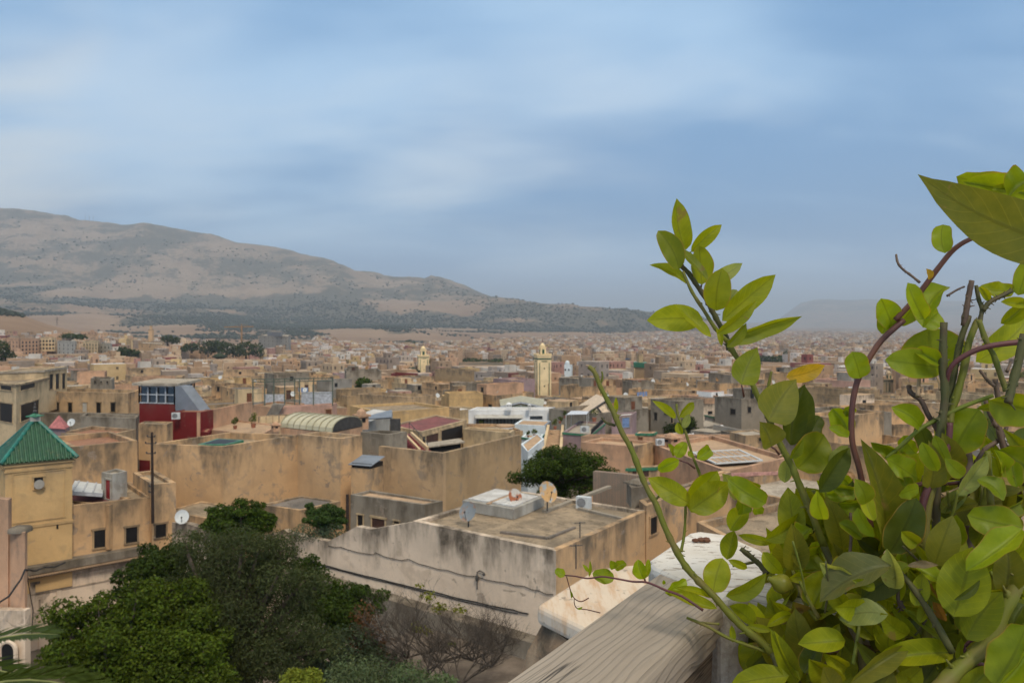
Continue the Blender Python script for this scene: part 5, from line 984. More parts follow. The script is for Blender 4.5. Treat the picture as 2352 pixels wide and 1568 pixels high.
# ---------------------------------------------------------------- the old town: houses one by one, the far ones as one mass
KEEP=[(1222,1270,914,255),(1070,1272,988,117),(1142,1255,940,128),(575,780,972,106),(315,492,1008,73),(85,328,958,78),(0,158,1002,74),(815,1003,940,131),(1248,1398,1032,86),(1340,1465,988,104),(1583,1735,1003,112),(1480,1605,1012,121),(1440,1645,914,190),(992,1095,880,284),(895,962,867,269),(953,994,858,429),(1286,1318,868,379),(1450,1490,872,439),(2018,2066,912,329),(0,262,812,530),(415,615,826,690),(588,670,814,880),(812,858,895,188),(880,1190,1036,58),(1330,1512,1095,58),(1500,1820,1085,56),(640,840,1000,62),(1050,1165,842,790),(1335,1362,830,1150),(1416,1465,830,870),(1735,1815,840,780),(370,412,792,700)]
KEEP.append((300,350,806,880))
def cap(u0,u1,d,z):                                   # stay below what the eye must still see behind
    for a,b_,v,dk in KEEP:
        if d<dk-1 and u1>a and u0<b_: z=min(z,-(v-HV)/F*d)
    return z
LM=[(60,78,'the beige villa'),(210,86,'the long grimy house'),(385,78,'the red house'),(680,112,'the pergola'),(740,66,'the barrel vault'),(836,190,'the lone green tree'),(910,132,'the stepped house'),(972,430,'the smaller minaret'),(1040,285,'the brown box building'),(1160,118,'the glazed white house'),(1246,255,'the tall cream minaret'),(1303,380,'the white tower'),(1400,118,'the gabled cream house'),(1470,440,'the green topped tower'),(1508,128,'the bushy palm'),(1540,192,'the long tan house'),(1680,140,'the black building'),(1740,58,'the ribbed roof light'),(2042,330,'the pale minaret'),(500,700,'the dark grove'),(120,560,'the salmon flats'),(2200,120,'the right plant stems'),(1880,150,'the red brown vine stem')]
SEEN={}
def where(u,d):
    k=min(LM,key=lambda q:abs(q[0]-u)/60+abs(math.log(q[1]/d))*1.2); du=u-k[0]
    fb='behind' if d>k[1]*1.08 else 'before' if d<k[1]*.92 else 'beside'
    side='' if abs(du)<18 else ' to the left' if du<0 else ' to the right'
    dist='far ' if d>k[1]*1.6 else 'close ' if .8<d/k[1]<1.25 else ''
    return f'{dist}{fb} {k[2]}{side}'
def unique(base,extra):
    for e in ['']+extra:
        l=(base+' '+e).strip().replace('hand ','')
        if l not in SEEN and len(l.split())<=16: SEEN[l]=1; return l
    n=SEEN[base]=SEEN.get(base,1)+1
    return base
COLS=[('ochre','ochre',5),('tan','tan',6),('brown','brown',3.4),('salmon','peach',2),('cream','cream',1.6),('dirty','grimy brown',3.4),('cement','grey cement',.8),('pink','pink',.9),('white','off white',.5),('yellow','yellow ochre',.8),('clean','white',.3),('mauve','mauve',.4)]
def winbox(root,a,e,z,w,h,f,first):
    a=Vector((a[0],a[1],0)); e=Vector((e[0],e[1],0)); L=(e-a).length; d=(e-a).normalized(); n=Vector((d.y,-d.x,0)); c=a+d*L*f
    s,t=c-d*w/2,c+d*w/2
    if first<150: return opening(root,s,t,z,z+h,'window','dark',random.choice(('dirty','cream','brown')))
    b=MB(); b.prism(ccw([(p.x,p.y) for p in (s+n*.05,t+n*.05,t-n*.02,s-n*.02)]),z,z+h,bottom=True); return b.build('window',mt['dark'],root)
random.seed(21); TH=R(36); cand=[]
ca,sa=math.cos(TH),math.sin(TH)
for i in range(-75,75):
    for j in range(-12,75):
        gx,gy=i*8.9+random.uniform(-2.,2.),j*8.9+random.uniform(-2.,2.); x,y=gx*ca-gy*sa,gx*sa+gy*ca+40
        if y<52: continue
        u=CX+F*x/y
        if not -60<u<2420 or y>300: continue
        if y<84 and u<1780: continue
        cand.append((y,u,x))
cand.sort(); nh=0; LIM=285; YMAX=300; DISHP=[]; houses=[]
for y,u,x in cand:
    if nh>=LIM: YMAX=y; break
    w,dp=random.uniform(5.6,10.8),random.uniform(5.6,10.8); big=random.random()<.12
    if big: w*=1.35
    rad=math.hypot(w,dp)/2
    if any(math.hypot(x-a,y-b_)<rad*.62+r_*.72 for a,b_,r_,_ in FOOT): continue
    zr=float(np.interp(y,[55,78,115,170,240,300],[-11.2,-11.2,-12.6,-14.6,-16.6,-18.2]))+random.gauss(0,1.35)+(-.8 if y<100 else 0)
    zr=cap(u-F*rad/y*.8,u+F*rad/y*.8,y-rad*.5,zr); zg=float(base_z(np.array([u]),np.array([y]))[0])-1
    if zr-zg<2.6: continue
    a=TH+random.gauss(0,.07)+(random.choice((0,0,0,.3,-.3))); cs,sn=math.cos(a),math.sin(a)
    poly=[(x+p*cs-q*sn,y+p*sn+q*cs) for p,q in ((-w/2,-dp/2),(w/2,-dp/2),(w/2,dp/2),(-w/2,dp/2))]
    if random.random()<.15:                            # odd corner cut off
        p=poly[2]; poly[2]=(p[0]+(poly[1][0]-p[0])*.3,p[1]+(poly[1][1]-p[1])*.3)
    mk,cw_,_=random.choices(COLS,[c[2] for c in COLS])[0]
    roof=random.choices(('roof','roofl','roofd','rooft','roofr','roofw'),(5,3,2,2.2,.8,1))[0]
    hut=random.random()<.62; nw=random.choice((0,1,2,2,3,4)); par=random.choice((.35,.6,.9)); 
    size='large' if w*dp>95 else 'small' if w*dp<52 else 'square' if abs(w-dp)<1.2 else 'oblong'
    rn={'roofl':'pale','roofd':'dark','rooft':'tan','roofr':'terracotta','roofw':'whitish','roof':'grey brown'}[roof]
    lab=unique(f'{size} {cw_} house {where(u,y)}',[f'with {rn} roof','with roof hut' if hut else 'without roof hut',f'with {rn} roof and hut' if hut else f'with bare {rn} roof',f'showing {nw} windows and {rn} roof'])
    h=house('old_town_house',lab,poly,zg,zr,par,.32,mk,roof,'house','flat roofed houses of the old town',None,.12); nh+=1; houses.append(h)
    if roof!='roof' or hut:
        pass
    ed=[(poly[k],poly[(k+1)%4]) for k in range(4)]
    vis=[e for e in ed if ((e[1][1]-e[0][1])*(0-(e[0][0]+e[1][0])/2)-(e[1][0]-e[0][0])*(0-(e[0][1]+e[1][1])/2))>0]
    for k in range(nw):
        e=random.choice(vis); ww=random.choice((.5,.7,.9,1.2)); hh=random.choice((.6,.9,1.2)); hh=2. if random.random()<.12 else hh
        z=zr-par-random.choice((1.5,1.9,2.3,3.4))-hh*.5
        if z<zg+.5: continue
        winbox(h,e[0],e[1],z,ww,hh,(k+.5)/max(nw,1)*.8+.1,y)
    if random.random()<.4 and y>70:                    # a raised half with its own parapet
        f0,f1=random.choice(((-.5,.0),(.0,.5),(-.5,.1),(-.1,.5))); ax_=random.random()<.5; zz=cap(u-F*rad/y*.7,u+F*rad/y*.7,y-rad*.5,zr+random.uniform(.9,2.6))
        if zz>zr+.4:
            e_=.012; lo_=[(f0*w*.995 if ax_ else -w*.497,-dp*.497 if ax_ else f0*dp*.995),(f1*w*.995 if ax_ else w*.497,dp*.497 if ax_ else f1*dp*.995)]
            pl2=[(x+p*cs-q*sn,y+p*sn+q*cs) for p,q in ((lo_[0][0],lo_[0][1]),(lo_[1][0],lo_[0][1]),(lo_[1][0],lo_[1][1]),(lo_[0][0],lo_[1][1]))]
            b,q=walls(pl2,zr-par+.01,zz,.35,.25,[0]*4,.04); us_=b.build('upper_storey',[mt[mk if random.random()<.75 else random.choice(('ochre','tan','salmon','dirty','cream'))]],h); b=MB(); b.face([(p[0],p[1],zz-.35) for p in q],[(0,1000)]*4); o=b.build('upper_roof',mt[random.choice(('roof','roofl','rooft','roofd'))],h); o.parent=us_; o.location=(0,0,0); hut=False
            e2=[(pl2[k],pl2[(k+1)%4]) for k in range(4)]; e2=[e for e in e2 if ((e[1][1]-e[0][1])*(0-(e[0][0]+e[1][0])/2)-(e[1][0]-e[0][0])*(0-(e[0][1]+e[1][1])/2))>0]
            if zz-zr>1.3: winbox(h,*random.choice(e2),zz-1.3,.7,.75,random.uniform(.25,.75),y)
    if hut:
        hw,hd_,hh=random.uniform(2.2,4.5),random.uniform(2.2,4),random.uniform(1.6,2.5); hx,hy=(w/2-hw/2-.5)*random.choice((-1,1)),(dp/2-hd_/2-.5)*random.choice((-.9,1)); hxw,hyw=x+hx*cs-hy*sn,y+hx*sn+hy*cs
        zt_=cap(u-10,u+10,y,zr-par+hh)
        if zt_>zr-par+.8:
            b=MB(); b.prism([(hxw+p*cs-q*sn,hyw+p*sn+q*cs) for p,q in ((-hw/2,-hd_/2),(hw/2,-hd_/2),(hw/2,hd_/2),(-hw/2,hd_/2))],zr-par,zt_,capmi=1); hu=b.build('roof_hut',[mt[mk if random.random()<.6 else random.choice(('cement','cream','dirty','salmon'))],mt[roof]],h)
            q=[(hxw+p*cs-q_*sn,hyw+p*sn+q_*cs) for p,q_ in ((-hw/2,-hd_/2),(hw/2,-hd_/2))]
            a0,a1=Vector((*q[0],0)),Vector((*q[1],0)); dd_=(a1-a0).normalized(); n_=Vector((dd_.y,-dd_.x,0))*.03; s=a0.lerp(a1,.35)+n_; t=s+dd_*.8; b=MB(); b.face([(s.x,s.y,zr-par+.05),(t.x,t.y,zr-par+.05),(t.x,t.y,min(zt_-.2,zr-par+1.8)),(s.x,s.y,min(zt_-.2,zr-par+1.8))]); o=b.build('door',mt[random.choice(('door','wood_dark','dark'))],h); o.parent=hu; o.location=(0,0,0)
    if random.random()<.6 and y<260:
        DISHP.append((x+random.uniform(-.3,.3)*w,y+random.uniform(-.35,.1)*dp,zr,zr-par,u,cw_,zg))
for x,y,zt_,zf,u,cw_,_ in DISHP:
    u=CX+F*x/y; v=HV-(zt_+.55)/y*F
    if cap(u-2,u+2,y,zt_+1.)<zt_+1.: continue
    dish(u,v,y,random.uniform(.38,.55),unique(f'white dish on {cw_} roof {where(u,y)}',['short pole','tall pole']),random.choice(('white_metal','white_metal','concrete','rust')),HV-zf/y*F,random.uniform(-.2,.7))
# laundry and roof clutter
for k in range(26):
    h=random.choice(houses); x,y,_=h.location; zt_=[c for c in h.children if c.name.startswith('roof')][0]
    z=max((v.co.z for v in zt_.data.vertices))+h.location.z; a=TH+random.uniform(-.3,.3); u=CX+F*x/y
    if y>190: continue
    o=thing('washing_line',unique(f'washing line with cloths {where(u,y)}',['in pale tones','in colour']),'washing line',(x,y,z),'washing lines on the old town roofs'); b=MB()
    p,q=Vector((x-1.6*math.cos(a),y-1.6*math.sin(a),z)),Vector((x+1.6*math.cos(a),y+1.6*math.sin(a),z)); up=Vector((0,0,1.45)); b.bar(p,p+up,.06,.06); b.build('post',mt['metald'],o); b=MB(); b.bar(q,q+up,.06,.06); b.build('post',mt['metald'],o); b=MB(); b.bar(p+up,q+up,.02,.02); b.build('line',mt['metald'],o)
    b=MB()
    for i in range(4):
        s,t=(p+up).lerp(q+up,.06+i*.23),(p+up).lerp(q+up,.24+i*.23); dz=Vector((0,0,-random.uniform(.5,1.))); n_=Vector((-math.sin(a),math.cos(a),0))*.02; b.face([s,t,t+dz,s+dz]); b.face([s+n_,s+dz+n_,t+dz+n_,t+n_])
    b.build('cloth',mt[random.choice(('clean','tarp','redcloth','bluepaint','cream','clean'))],o)
for k in range(60):
    h=random.choice(houses); x,y,_=h.location; rf=[c for c in h.children if c.name.startswith('roof')][0]; z=max(v.co.z for v in rf.data.vertices)+h.location.z; x+=random.uniform(-2,2); y+=random.uniform(-2,2); u=CX+F*x/y; H=random.uniform(1.4,2.6)
    if cap(u-2,u+2,y,z+H)<z+H: continue
    b=MB(); p=Vector((x,y,z)); b.bar(p,p+Vector((0,0,H)),.05,.05); a=random.uniform(0,3)
    for j in range(4): d_=Vector((math.cos(a),math.sin(a),0))*(.35-.06*j); b.bar(p+Vector((0,0,H-.1-.12*j))-d_,p+Vector((0,0,H-.1-.12*j))+d_,.025,.025)
    tag(b.build('roof_aerial',mt['metald'],None,loc=p),unique(f'thin aerial on a roof {where(u,y)}',['tall','short']),'aerial','aerials on the old town roofs')
# far houses, one mass
PAL=np.array([1.05,1.0,1.01])*np.array([(.47,.32,.19),(.42,.30,.19),(.36,.27,.18),(.50,.34,.22),(.56,.44,.29),(.33,.28,.22),(.40,.36,.31),(.62,.58,.52),(.55,.42,.22),(.42,.25,.20),(.25,.10,.09),(.30,.25,.2)]); PW=np.array([3.6,3.4,2.6,2.6,2.2,1.8,.9,.9,.8,1.3,.4,1.6]); PW/=PW.sum()
LIMU=[-100,0,150,300,450,600,680,760,850,950,1050,1200,1400,1600,2452]; LIMD=[720,720,780,930,1020,1120,1550,1750,1500,1500,1900,2250,2800,3700,5200]
V_,UV_,C_=[],[],[]
def farbox(x,y,w,dp,z0,z1,a,c,ct):
    cs,sn=math.cos(a),math.sin(a); q=[(x+p*cs-r_*sn,y+p*sn+r_*cs) for p,r_ in ((-w/2,-dp/2),(w/2,-dp/2),(w/2,dp/2),(-w/2,dp/2))]
    for k in range(4):
        A,B=q[k],q[(k+1)%4]
        if (B[1]-A[1])*(-A[0])-(B[0]-A[0])*(-A[1])<=0: continue
        L=w if k%2==0 else dp; o=int(rng.integers(0,40))*2.7
        V_.extend([(*A,z0),(*B,z0),(*B,z1),(*A,z1)]); h=z1-z0; UV_.extend([(o,h),(o+L,h),(o+L,.0),(o,.0)]); C_.append(c)
    V_.extend([(*p,z1) for p in q]); UV_.extend([(0,1000)]*4); C_.append(ct)
ring=YMAX*.97; n_far=0; LOWMASK=[(-20,30,380,460),(262,325,500,545),(420,610,670,730),(1050,1165,780,830),(1735,1815,770,830),(370,412,700,740)]
heroes_far=[f for f in FOOT if f[1]>180]
while ring<5200:
    step=8.8 if ring<700 else 10.6+max(0,ring-1500)*.0035; uo=F*step/ring; u=-70+random.random()*uo
    while u<2425:
        uu_=u+random.uniform(-.35,.35)*uo; d=ring+random.uniform(-.4,.4)*step; lim=np.interp(uu_,LIMU,LIMD); u+=uo
        if d>lim*(1+.12*mnoise.noise(Vector((uu_/60,d/400,2)))): continue
        if mnoise.noise(Vector((uu_/F*d/110,d/110,9)))>.48 and d>450: continue
        if any(a<uu_<b_ and e<d<f for a,b_,e,f in LOWMASK): continue
        x=(uu_-CX)/F*d; w,dp=random.uniform(.55,1.15)*step,random.uniform(.55,1.15)*step
        if any(math.hypot(x-f[0],d-f[1])<f[2]*.8+w*.6 for f in heroes_far if abs(d-f[1])<40): continue
        zg=float(base_z(np.array([uu_]),np.array([d]))[0]); h=random.uniform(6.,9.)+random.random()**3*(5 if d<900 else 7)
        z1=zg+h+1.3*mnoise.noise(Vector((x/90,d/90,4)))
        z1=cap(uu_-F*w/d*.5,uu_+F*w/d*.5,d-w*.4,z1)
        if z1-zg<2.2: continue
        a=R(36)+random.gauss(0,.2)+(.5*mnoise.noise(Vector((x/200,d/200,6)))); c=PAL[rng.choice(len(PAL),p=PW)]*random.uniform(.8,1.12)
        ct=np.clip(c*random.uniform(.75,1.15)*.7+np.array([.42,.33,.24])*random.uniform(.15,.5),0,.8) if random.random()<.9 else np.array([.62,.59,.55])*random.uniform(.8,1.1)
        farbox(x,d,w,dp,zg-2,z1,a,c,ct); n_far+=1
        if random.random()<.55:
            hw=w*random.uniform(.25,.5); ox,oy=random.uniform(-.22,.22)*w,random.uniform(-.22,.22)*dp; zz=cap(uu_-8,uu_+8,d,z1+random.uniform(1.2,2.8))
            if zz>z1+.5: farbox(x+ox,d+oy,hw,hw*random.uniform(.7,1.2),z1-.1,zz,a,c*random.uniform(.85,1.15) if random.random()<.7 else np.array([.6,.56,.5]),ct)
    ring+=step*.93
fh=fast_mesh('far_houses',np.array(V_),np.arange(len(V_)).reshape(-1,4),mt['far'],uv=np.array(UV_),col=np.repeat(np.array(C_),4,0)); tag(fh,'the mass of small flat roofed houses filling the far old town','houses',kind='stuff')
vs,fs,cs_,nb=[],[],[],0
for k in range(520):
    d=math.exp(random.uniform(math.log(330),math.log(4200))); u=random.uniform(-40,2400)
    if d>np.interp(u,LIMU,LIMD)*1.05: continue
    x=(u-CX)/F*d; zg=float(base_z(np.array([u]),np.array([d]))[0]); s=random.uniform(2.5,5)*(1+d/4000); zc=cap(u-6,u+6,d,zg+8.5)
    if zc<zg+5: continue
    for _ in range(3):
        V=OV*np.array([s*random.uniform(.8,1.4),s,s*.9])+np.array([x+random.uniform(-1,1)*s,d+random.uniform(-1,1)*s,zc-s*.9]); vs.append(V); fs.append(OFc+nb*6); g=random.uniform(.7,1.3); cs_.append(np.tile(np.array([.045*g,.06*g,.03*g]),(24,1))); nb+=1
tag(fast_mesh('far_town_trees',np.concatenate(vs),np.concatenate(fs),mt['crown'],col=np.concatenate(cs_)),'small dark trees sprinkled between the far old town houses','trees',kind='stuff')
# ---------------------------------------------------------------- the terrace: rail, pillar, plants
random.seed(5)
hb('near_ochre_house','nearest ochre house below the pillar on the right',(1850,1330),(1600,1200),(2100,1240),30,5,'ochre',.3,.3,'roof')
hb('right_brown_house','brown house low on the right behind the plants',(2150,1180),(1900,1140),(2420,1120),42,6,'tan',.3,.3,'rooft')
# neighbour's coping below the rail
zc=-2.08; q=[atz(u,v,zc) for u,v in ((1231,1388),(1345,1443),(1620,1400),(1500,1290),(1367,1303))]
ng=thing('neighbour_parapet','thick pale salmon plastered parapet slab just beyond the wooden rail','parapet',(q[0].x,q[0].y,-9))
def m_coping():
    m=M('worn_salmon_wash',.9,.15); p=m.pos(); n=m.noise(m.map(p,(14,1.6,3)),1.,5,.65); n2=m.noise(p,3.,5,.6)
    k=m.mix(m.step(n,.42,.68),(.62,.50,.37),(.52,.33,.19)); k=m.mix(m.math('MULTIPLY',m.step(n2,.45,.7),.55),k,(.50,.41,.31)); k=m.mix(m.step(m.noise(p,7.,6,.65),.60,.66),k,(.30,.24,.18)); m.bump(n2,.2,.01); return m.col(k)
b=MB(); pc=ccw([(p.x,p.y) for p in q]); b.prism(pc,zc-.15,zc,bottom=True); sl=weld(b.build('coping',m_coping(),ng)); bv=sl.modifiers.new('round','BEVEL'); bv.width=.045; bv.segments=3
m=M('rough_old_render',.95,.1); p=m.pos(); n=m.noise(p,3.5,7,.68,.4); n2=m.noise(m.map(p,(5,5,.7)),1.,5,.6); k=m.mix(m.step(n,.38,.66),(.25,.165,.10),(.085,.065,.045)); k=m.mix(m.math('MULTIPLY',m.step(n2,.5,.68),.6),k,(.34,.25,.16)); m.bump(n,.8,.05); mt['rough']=m.col(k)
b=MB(); o2=inset(pc,-.16); o1=inset(pc,.03)
prof=[(zc-.155,o1),(zc-.35,inset(pc,-.05)),(zc-.8,o2),(zc-2,inset(pc,-.2)),(-9,inset(pc,-.3))]
for (za,pa),(zb,pb) in zip(prof,prof[1:]):
    for i in range(len(pa)):
        j=(i+1)%len(pa)
        for s in range(4):
            f0,f1=s/4,(s+1)/4; A,B,C_2,D_=pb[i].lerp(pb[j],f0),pb[i].lerp(pb[j],f1),pa[i].lerp(pa[j],f1),pa[i].lerp(pa[j],f0)
            w=lambda P_,z:(P_.x+.05*mnoise.noise(Vector((P_.x*2,P_.y*2,z*2))),P_.y+.05*mnoise.noise(Vector((P_.x*2+9,P_.y*2,z*2))),z)
            b.face([w(A,zb),w(B,zb),w(C_2,za),w(D_,za)])
b.build('wall',mt['rough'],ng,smooth=True)
# terrace floor
fl=MB(); fl.prism(ccw([(-1.5,-3),(3.2,-3),(2.6,.55),(.30,1.62),(-1.5,-.55)]),-1.55,-1.38,bottom=True); tag(fl.build('terrace_floor',mt['rooft'],None),kind='structure')
# weathered wood
def woodmat(name,c1,c2,axis):
    m=M(name,.8,.25); p=m.pos(); a=Vector(axis).normalized(); rot=m.n('ShaderNodeVectorRotate',rotation_type='Z_AXIS'); m.put(rot.inputs['Vector'],p); rot.inputs['Angle'].default_value=-math.atan2(a.y,a.x)
    v=rot.outputs[0]; warp=m.noise(m.map(v,(1.6,4.2,4.2)),1.,3,.5,0,True)
    sx_=m.n('ShaderNodeSeparateXYZ'); m.put(sx_.inputs[0],v); wx=m.n('ShaderNodeSeparateColor'); m.put(wx.inputs[0],warp)
    y=m.math('ADD',m.math('ADD',sx_.outputs[1],m.math('MULTIPLY',sx_.outputs[2],.6)),m.math('MULTIPLY',wx.outputs[0],.15))
    ring=m.math('FRACT',m.math('MULTIPLY',y,86.)); line=m.step(ring,.62,.95); line=m.math('MULTIPLY',line,m.step(ring,1.,.955))
    fine=m.noise(m.map(v,(10,330,330)),1.,4,.65); big=m.noise(m.map(v,(1.5,14,14)),1.,4,.6)
    k=m.mix(m.step(big,.3,.7),c1,c2); k=m.mix(m.math('MULTIPLY',line,m.step(big,.25,.7,.15,.75)),k,sc(c1,.4)); k=m.mix(m.math('MULTIPLY',m.step(fine,.4,.75),.3),k,sc(c1,.6))
    crack=m.noise(m.map(v,(1.1,46,46),(3.3,.7,.2)),1.,3,.5); cr=m.step(m.math('ABSOLUTE',m.math('SUBTRACT',crack,.5)),.018,.004); cr=m.math('MULTIPLY',cr,m.step(m.noise(m.map(v,(3,9,9),(1,5,2)),1.,2),.52,.6)); k=m.mix(m.math('MULTIPLY',cr,.85),k,(.04,.034,.028))
    h=m.math('SUBTRACT',m.math('MULTIPLY',fine,.35),m.math('ADD',m.math('MULTIPLY',line,.8),m.math('MULTIPLY',cr,2.))); m.bump(h,.35,.0015); return m.col(k)
RD=Vector((.526,.851,0)).normalized(); RN=Vector((RD.y,-RD.x,0))                # along the rail; towards the terrace (right)
RL=P(1542,1293,.43*F/(1293-HV))                                                # far end of the rail's outer edge
rail_wood=woodmat('weathered_rail_wood',(.295,.24,.18),(.375,.31,.24),RD)
def extrude(name,prof,o,d,n,s0,s1,mat,parent,steps=1):
    """profile of (out, up) pairs swept along d"""
    b=MB(); ring=lambda s:[o+d*s+n*x+Vector((0,0,z)) for x,z in prof]
    A,B=ring(s0),ring(s1); N=len(prof)
    for i in range(N):
        j=(i+1)%N; b.face([A[j],A[i],B[i],B[j]])
    b.face(A); b.face(B[::-1]); return b.build(name,mat,parent)
rail=thing('wooden_railing','weathered grey wooden handrail running from the bottom edge to the white pillar','railing',(RL.x,RL.y,-1.38))
z0=RL.z
top=[(0,-.012),(.006,0)]+[(.012+.108*k/4,.0015*math.sin(math.pi*k/4)) for k in range(5)]
top+= [(.12+.020*math.sin(a),-.020+.0205*math.cos(a)) for a in [math.pi/2*k/5 for k in range(1,6)]]+[(.141,-.034),(.136,-.040),(.0,-.040)]
o_=Vector((RL.x,RL.y,z0)); extrude('handrail',top,o_,RD,RN,-1.75,-.004,rail_wood,rail)
extrude('moulding',[(.012,-.0405),(.134,-.0405),(.134,-.056),(.128,-.060),(.128,-.074),(.012,-.074)],o_,RD,RN,-1.75,-.004,rail_wood,rail)
dk=woodmat('brown_rail_wood',(.16,.115,.075),(.22,.16,.105),RD)
extrude('fascia',[(.016,-.0745),(.122,-.0745),(.118,-.155),(.02,-.155)],o_,RD,RN,-1.75,-.004,dk,rail)
for k in range(14):
    s=-.13-k*.12; p=o_+RD*s+RN*.07; b=MB(); b.box((p.x,p.y,-1.2),(.035,.05,1.2+z0-.156),math.atan2(RD.y,RD.x)); b.build('baluster',dk,rail)
extrude('bottom_rail',[(.03,-.80),(.11,-.80),(.11,-.86),(.03,-.86)],o_,RD,RN,-1.75,-.004,dk,rail)
# pillar
m=M('flaking_white_paint',.85,.2); p=m.pos(); n=m.noise(m.map(p,(26,70,40)),1.,6,.7,.3); n2=m.noise(p,5.,5,.6); g=m.n('ShaderNodeSeparateXYZ'); m.put(g.inputs[0],p)
paint=m.mix(m.step(n2,.35,.7),(.68,.635,.56),(.54,.47,.37)); k=m.mix(m.step(n,.55,.62),paint,(.33,.27,.21)); rough_=m.noise(p,60.,5,.7); conc=m.mix(m.step(rough_,.35,.65),(.30,.26,.21),(.46,.42,.35))
k=m.mix(m.step(m.math('ADD',g.outputs[2],m.math('MULTIPLY',m.math('SUBTRACT',n2,.5),.02)),-.443,-.433),conc,k); m.bump(m.math('ADD',rough_,n),.5,.003); mt['pillar']=m.col(k)
zp=-.422; pq=[atz(u,v,zp) for u,v in ((1487,1284),(1498,1300),(1660,1372),(1745,1352),(1768,1290),(1752,1262),(1672,1226),(1605,1217),(1580,1222))]
pl_=thing('masonry_pillar','white painted masonry pillar top at the end of the wooden rail','pillar',(pq[4].x,pq[4].y,-1.38))
b=MB(); pc=ccw([(p.x,p.y) for p in pq]); b.prism(pc,-6.,zp); o=weld(b.build('shaft',mt['pillar'],pl_)); bv=o.modifiers.new('worn_edge','BEVEL'); bv.width=.012; bv.segments=3
cpp=atz(1610,1243,zp); b=MB()
for k in range(5): b.ball(cpp+Vector((random.uniform(-.012,.012),random.uniform(-.01,.01),.004)),.006,n=6,sq=(1.4,1,.7))
b.build('dry_debris',plain('dry_debris',(.13,.06,.035),.9),pl_)
# second rail to the right of the pillar
R2=Vector((.79,-.61,0)).normalized(); N2=Vector((-R2.y,R2.x,0))*-1
o2_=Vector((pq[4].x-.02,pq[4].y-.03,-.425)); r2=thing('side_railing','pale grey side rail glimpsed behind the plant leaves on the right','railing',(o2_.x,o2_.y,-1.38))
w2=woodmat('pale_rail_wood',(.34,.31,.265),(.44,.41,.36),R2)
extrude('handrail',top,o2_,R2,N2,0,1.6,w2,r2); extrude('fascia',[(.016,-.0405),(.122,-.0405),(.118,-.12),(.02,-.12)],o2_,R2,N2,0,1.6,dk,r2)
for k in range(11):
    p=o2_+R2*(.1+k*.13)+N2*.07; b=MB(); b.box((p.x,p.y,-1.2),(.035,.05,.655),math.atan2(R2.y,R2.x)); b.build('baluster',dk,r2)
# ---------------------------------------------------------------- leaves
def fgleaf(name,rough,trans,rim):
    m=M(name,rough,.33); t=m.tint(); u,v=m.uv()                                  # u: -1..1 across, v: 0..1 along
    au=m.math('ABSOLUTE',u); vein=m.math('FRACT',m.math('MULTIPLY',m.math('SUBTRACT',v,m.math('MULTIPLY',au,.22)),9.))
    vn=m.math('MULTIPLY',m.step(m.math('ABSOLUTE',m.math('SUBTRACT',vein,.5)),.07,.02),.42 if not rim else .12); mid=m.step(au,.085,.03)
    n=m.noise(m.pos(),38.,5,.6); n2=m.noise(m.pos(),240.,3,.6)
    k=m.mix(m.step(n,.3,.72),m.mix(1.,t,(.80,.84,.8),'MULTIPLY'),m.mix(1.,t,(1.15,1.1,1.05),'MULTIPLY'))
    k=m.mix(vn,k,m.mix(1.,t,(1.5,1.35,1.3),'MULTIPLY')); k=m.mix(m.math('MULTIPLY',mid,.6),k,m.mix(1.,t,(.62,.62,.5),'MULTIPLY'))
    if rim: k=m.mix(m.math('MULTIPLY',m.step(au,.90,.985),.75),k,(.36,.22,.04))
    else: k=m.mix(m.math('MULTIPLY',m.step(m.noise(m.pos(),17.,4,.6,.8),.655,.70),.7),k,(.24,.15,.05))
    m.put(m.b.inputs['Base Color'],k); m.bump(m.math('ADD',m.math('ADD',m.math('MULTIPLY',vn,-2.),m.math('MULTIPLY',n2,.3)),m.math('MULTIPLY',mid,-.6)),.25,.0012)
    tr=m.n('ShaderNodeBsdfTranslucent'); m.put(tr.inputs[0],m.mix(1.,k,(1.55,1.35,.5),'MULTIPLY')); ms=m.n('ShaderNodeMixShader'); ms.inputs[0].default_value=trans
    m.put(ms.inputs[1],m.b.outputs[0]); m.put(ms.inputs[2],tr.outputs[0]); m.put(m.t.nodes['Material Output'].inputs[0],ms.outputs[0]); return m.mat
LC,LV=fgleaf('citrus_leaf',.48,.52,False),fgleaf('vine_leaf',.45,.5,True)
BR=(.275,.31,.008); MID=(.185,.22,.008); DKL=(.08,.105,.012); OLI=(.175,.178,.018); PAL_=(.27,.31,.09); VB=(.24,.31,.010); VM=(.20,.25,.008); YLW=(.42,.27,.02); GRY=(.17,.18,.06); DRY=(.30,.16,.05)
NT,NS=13,9
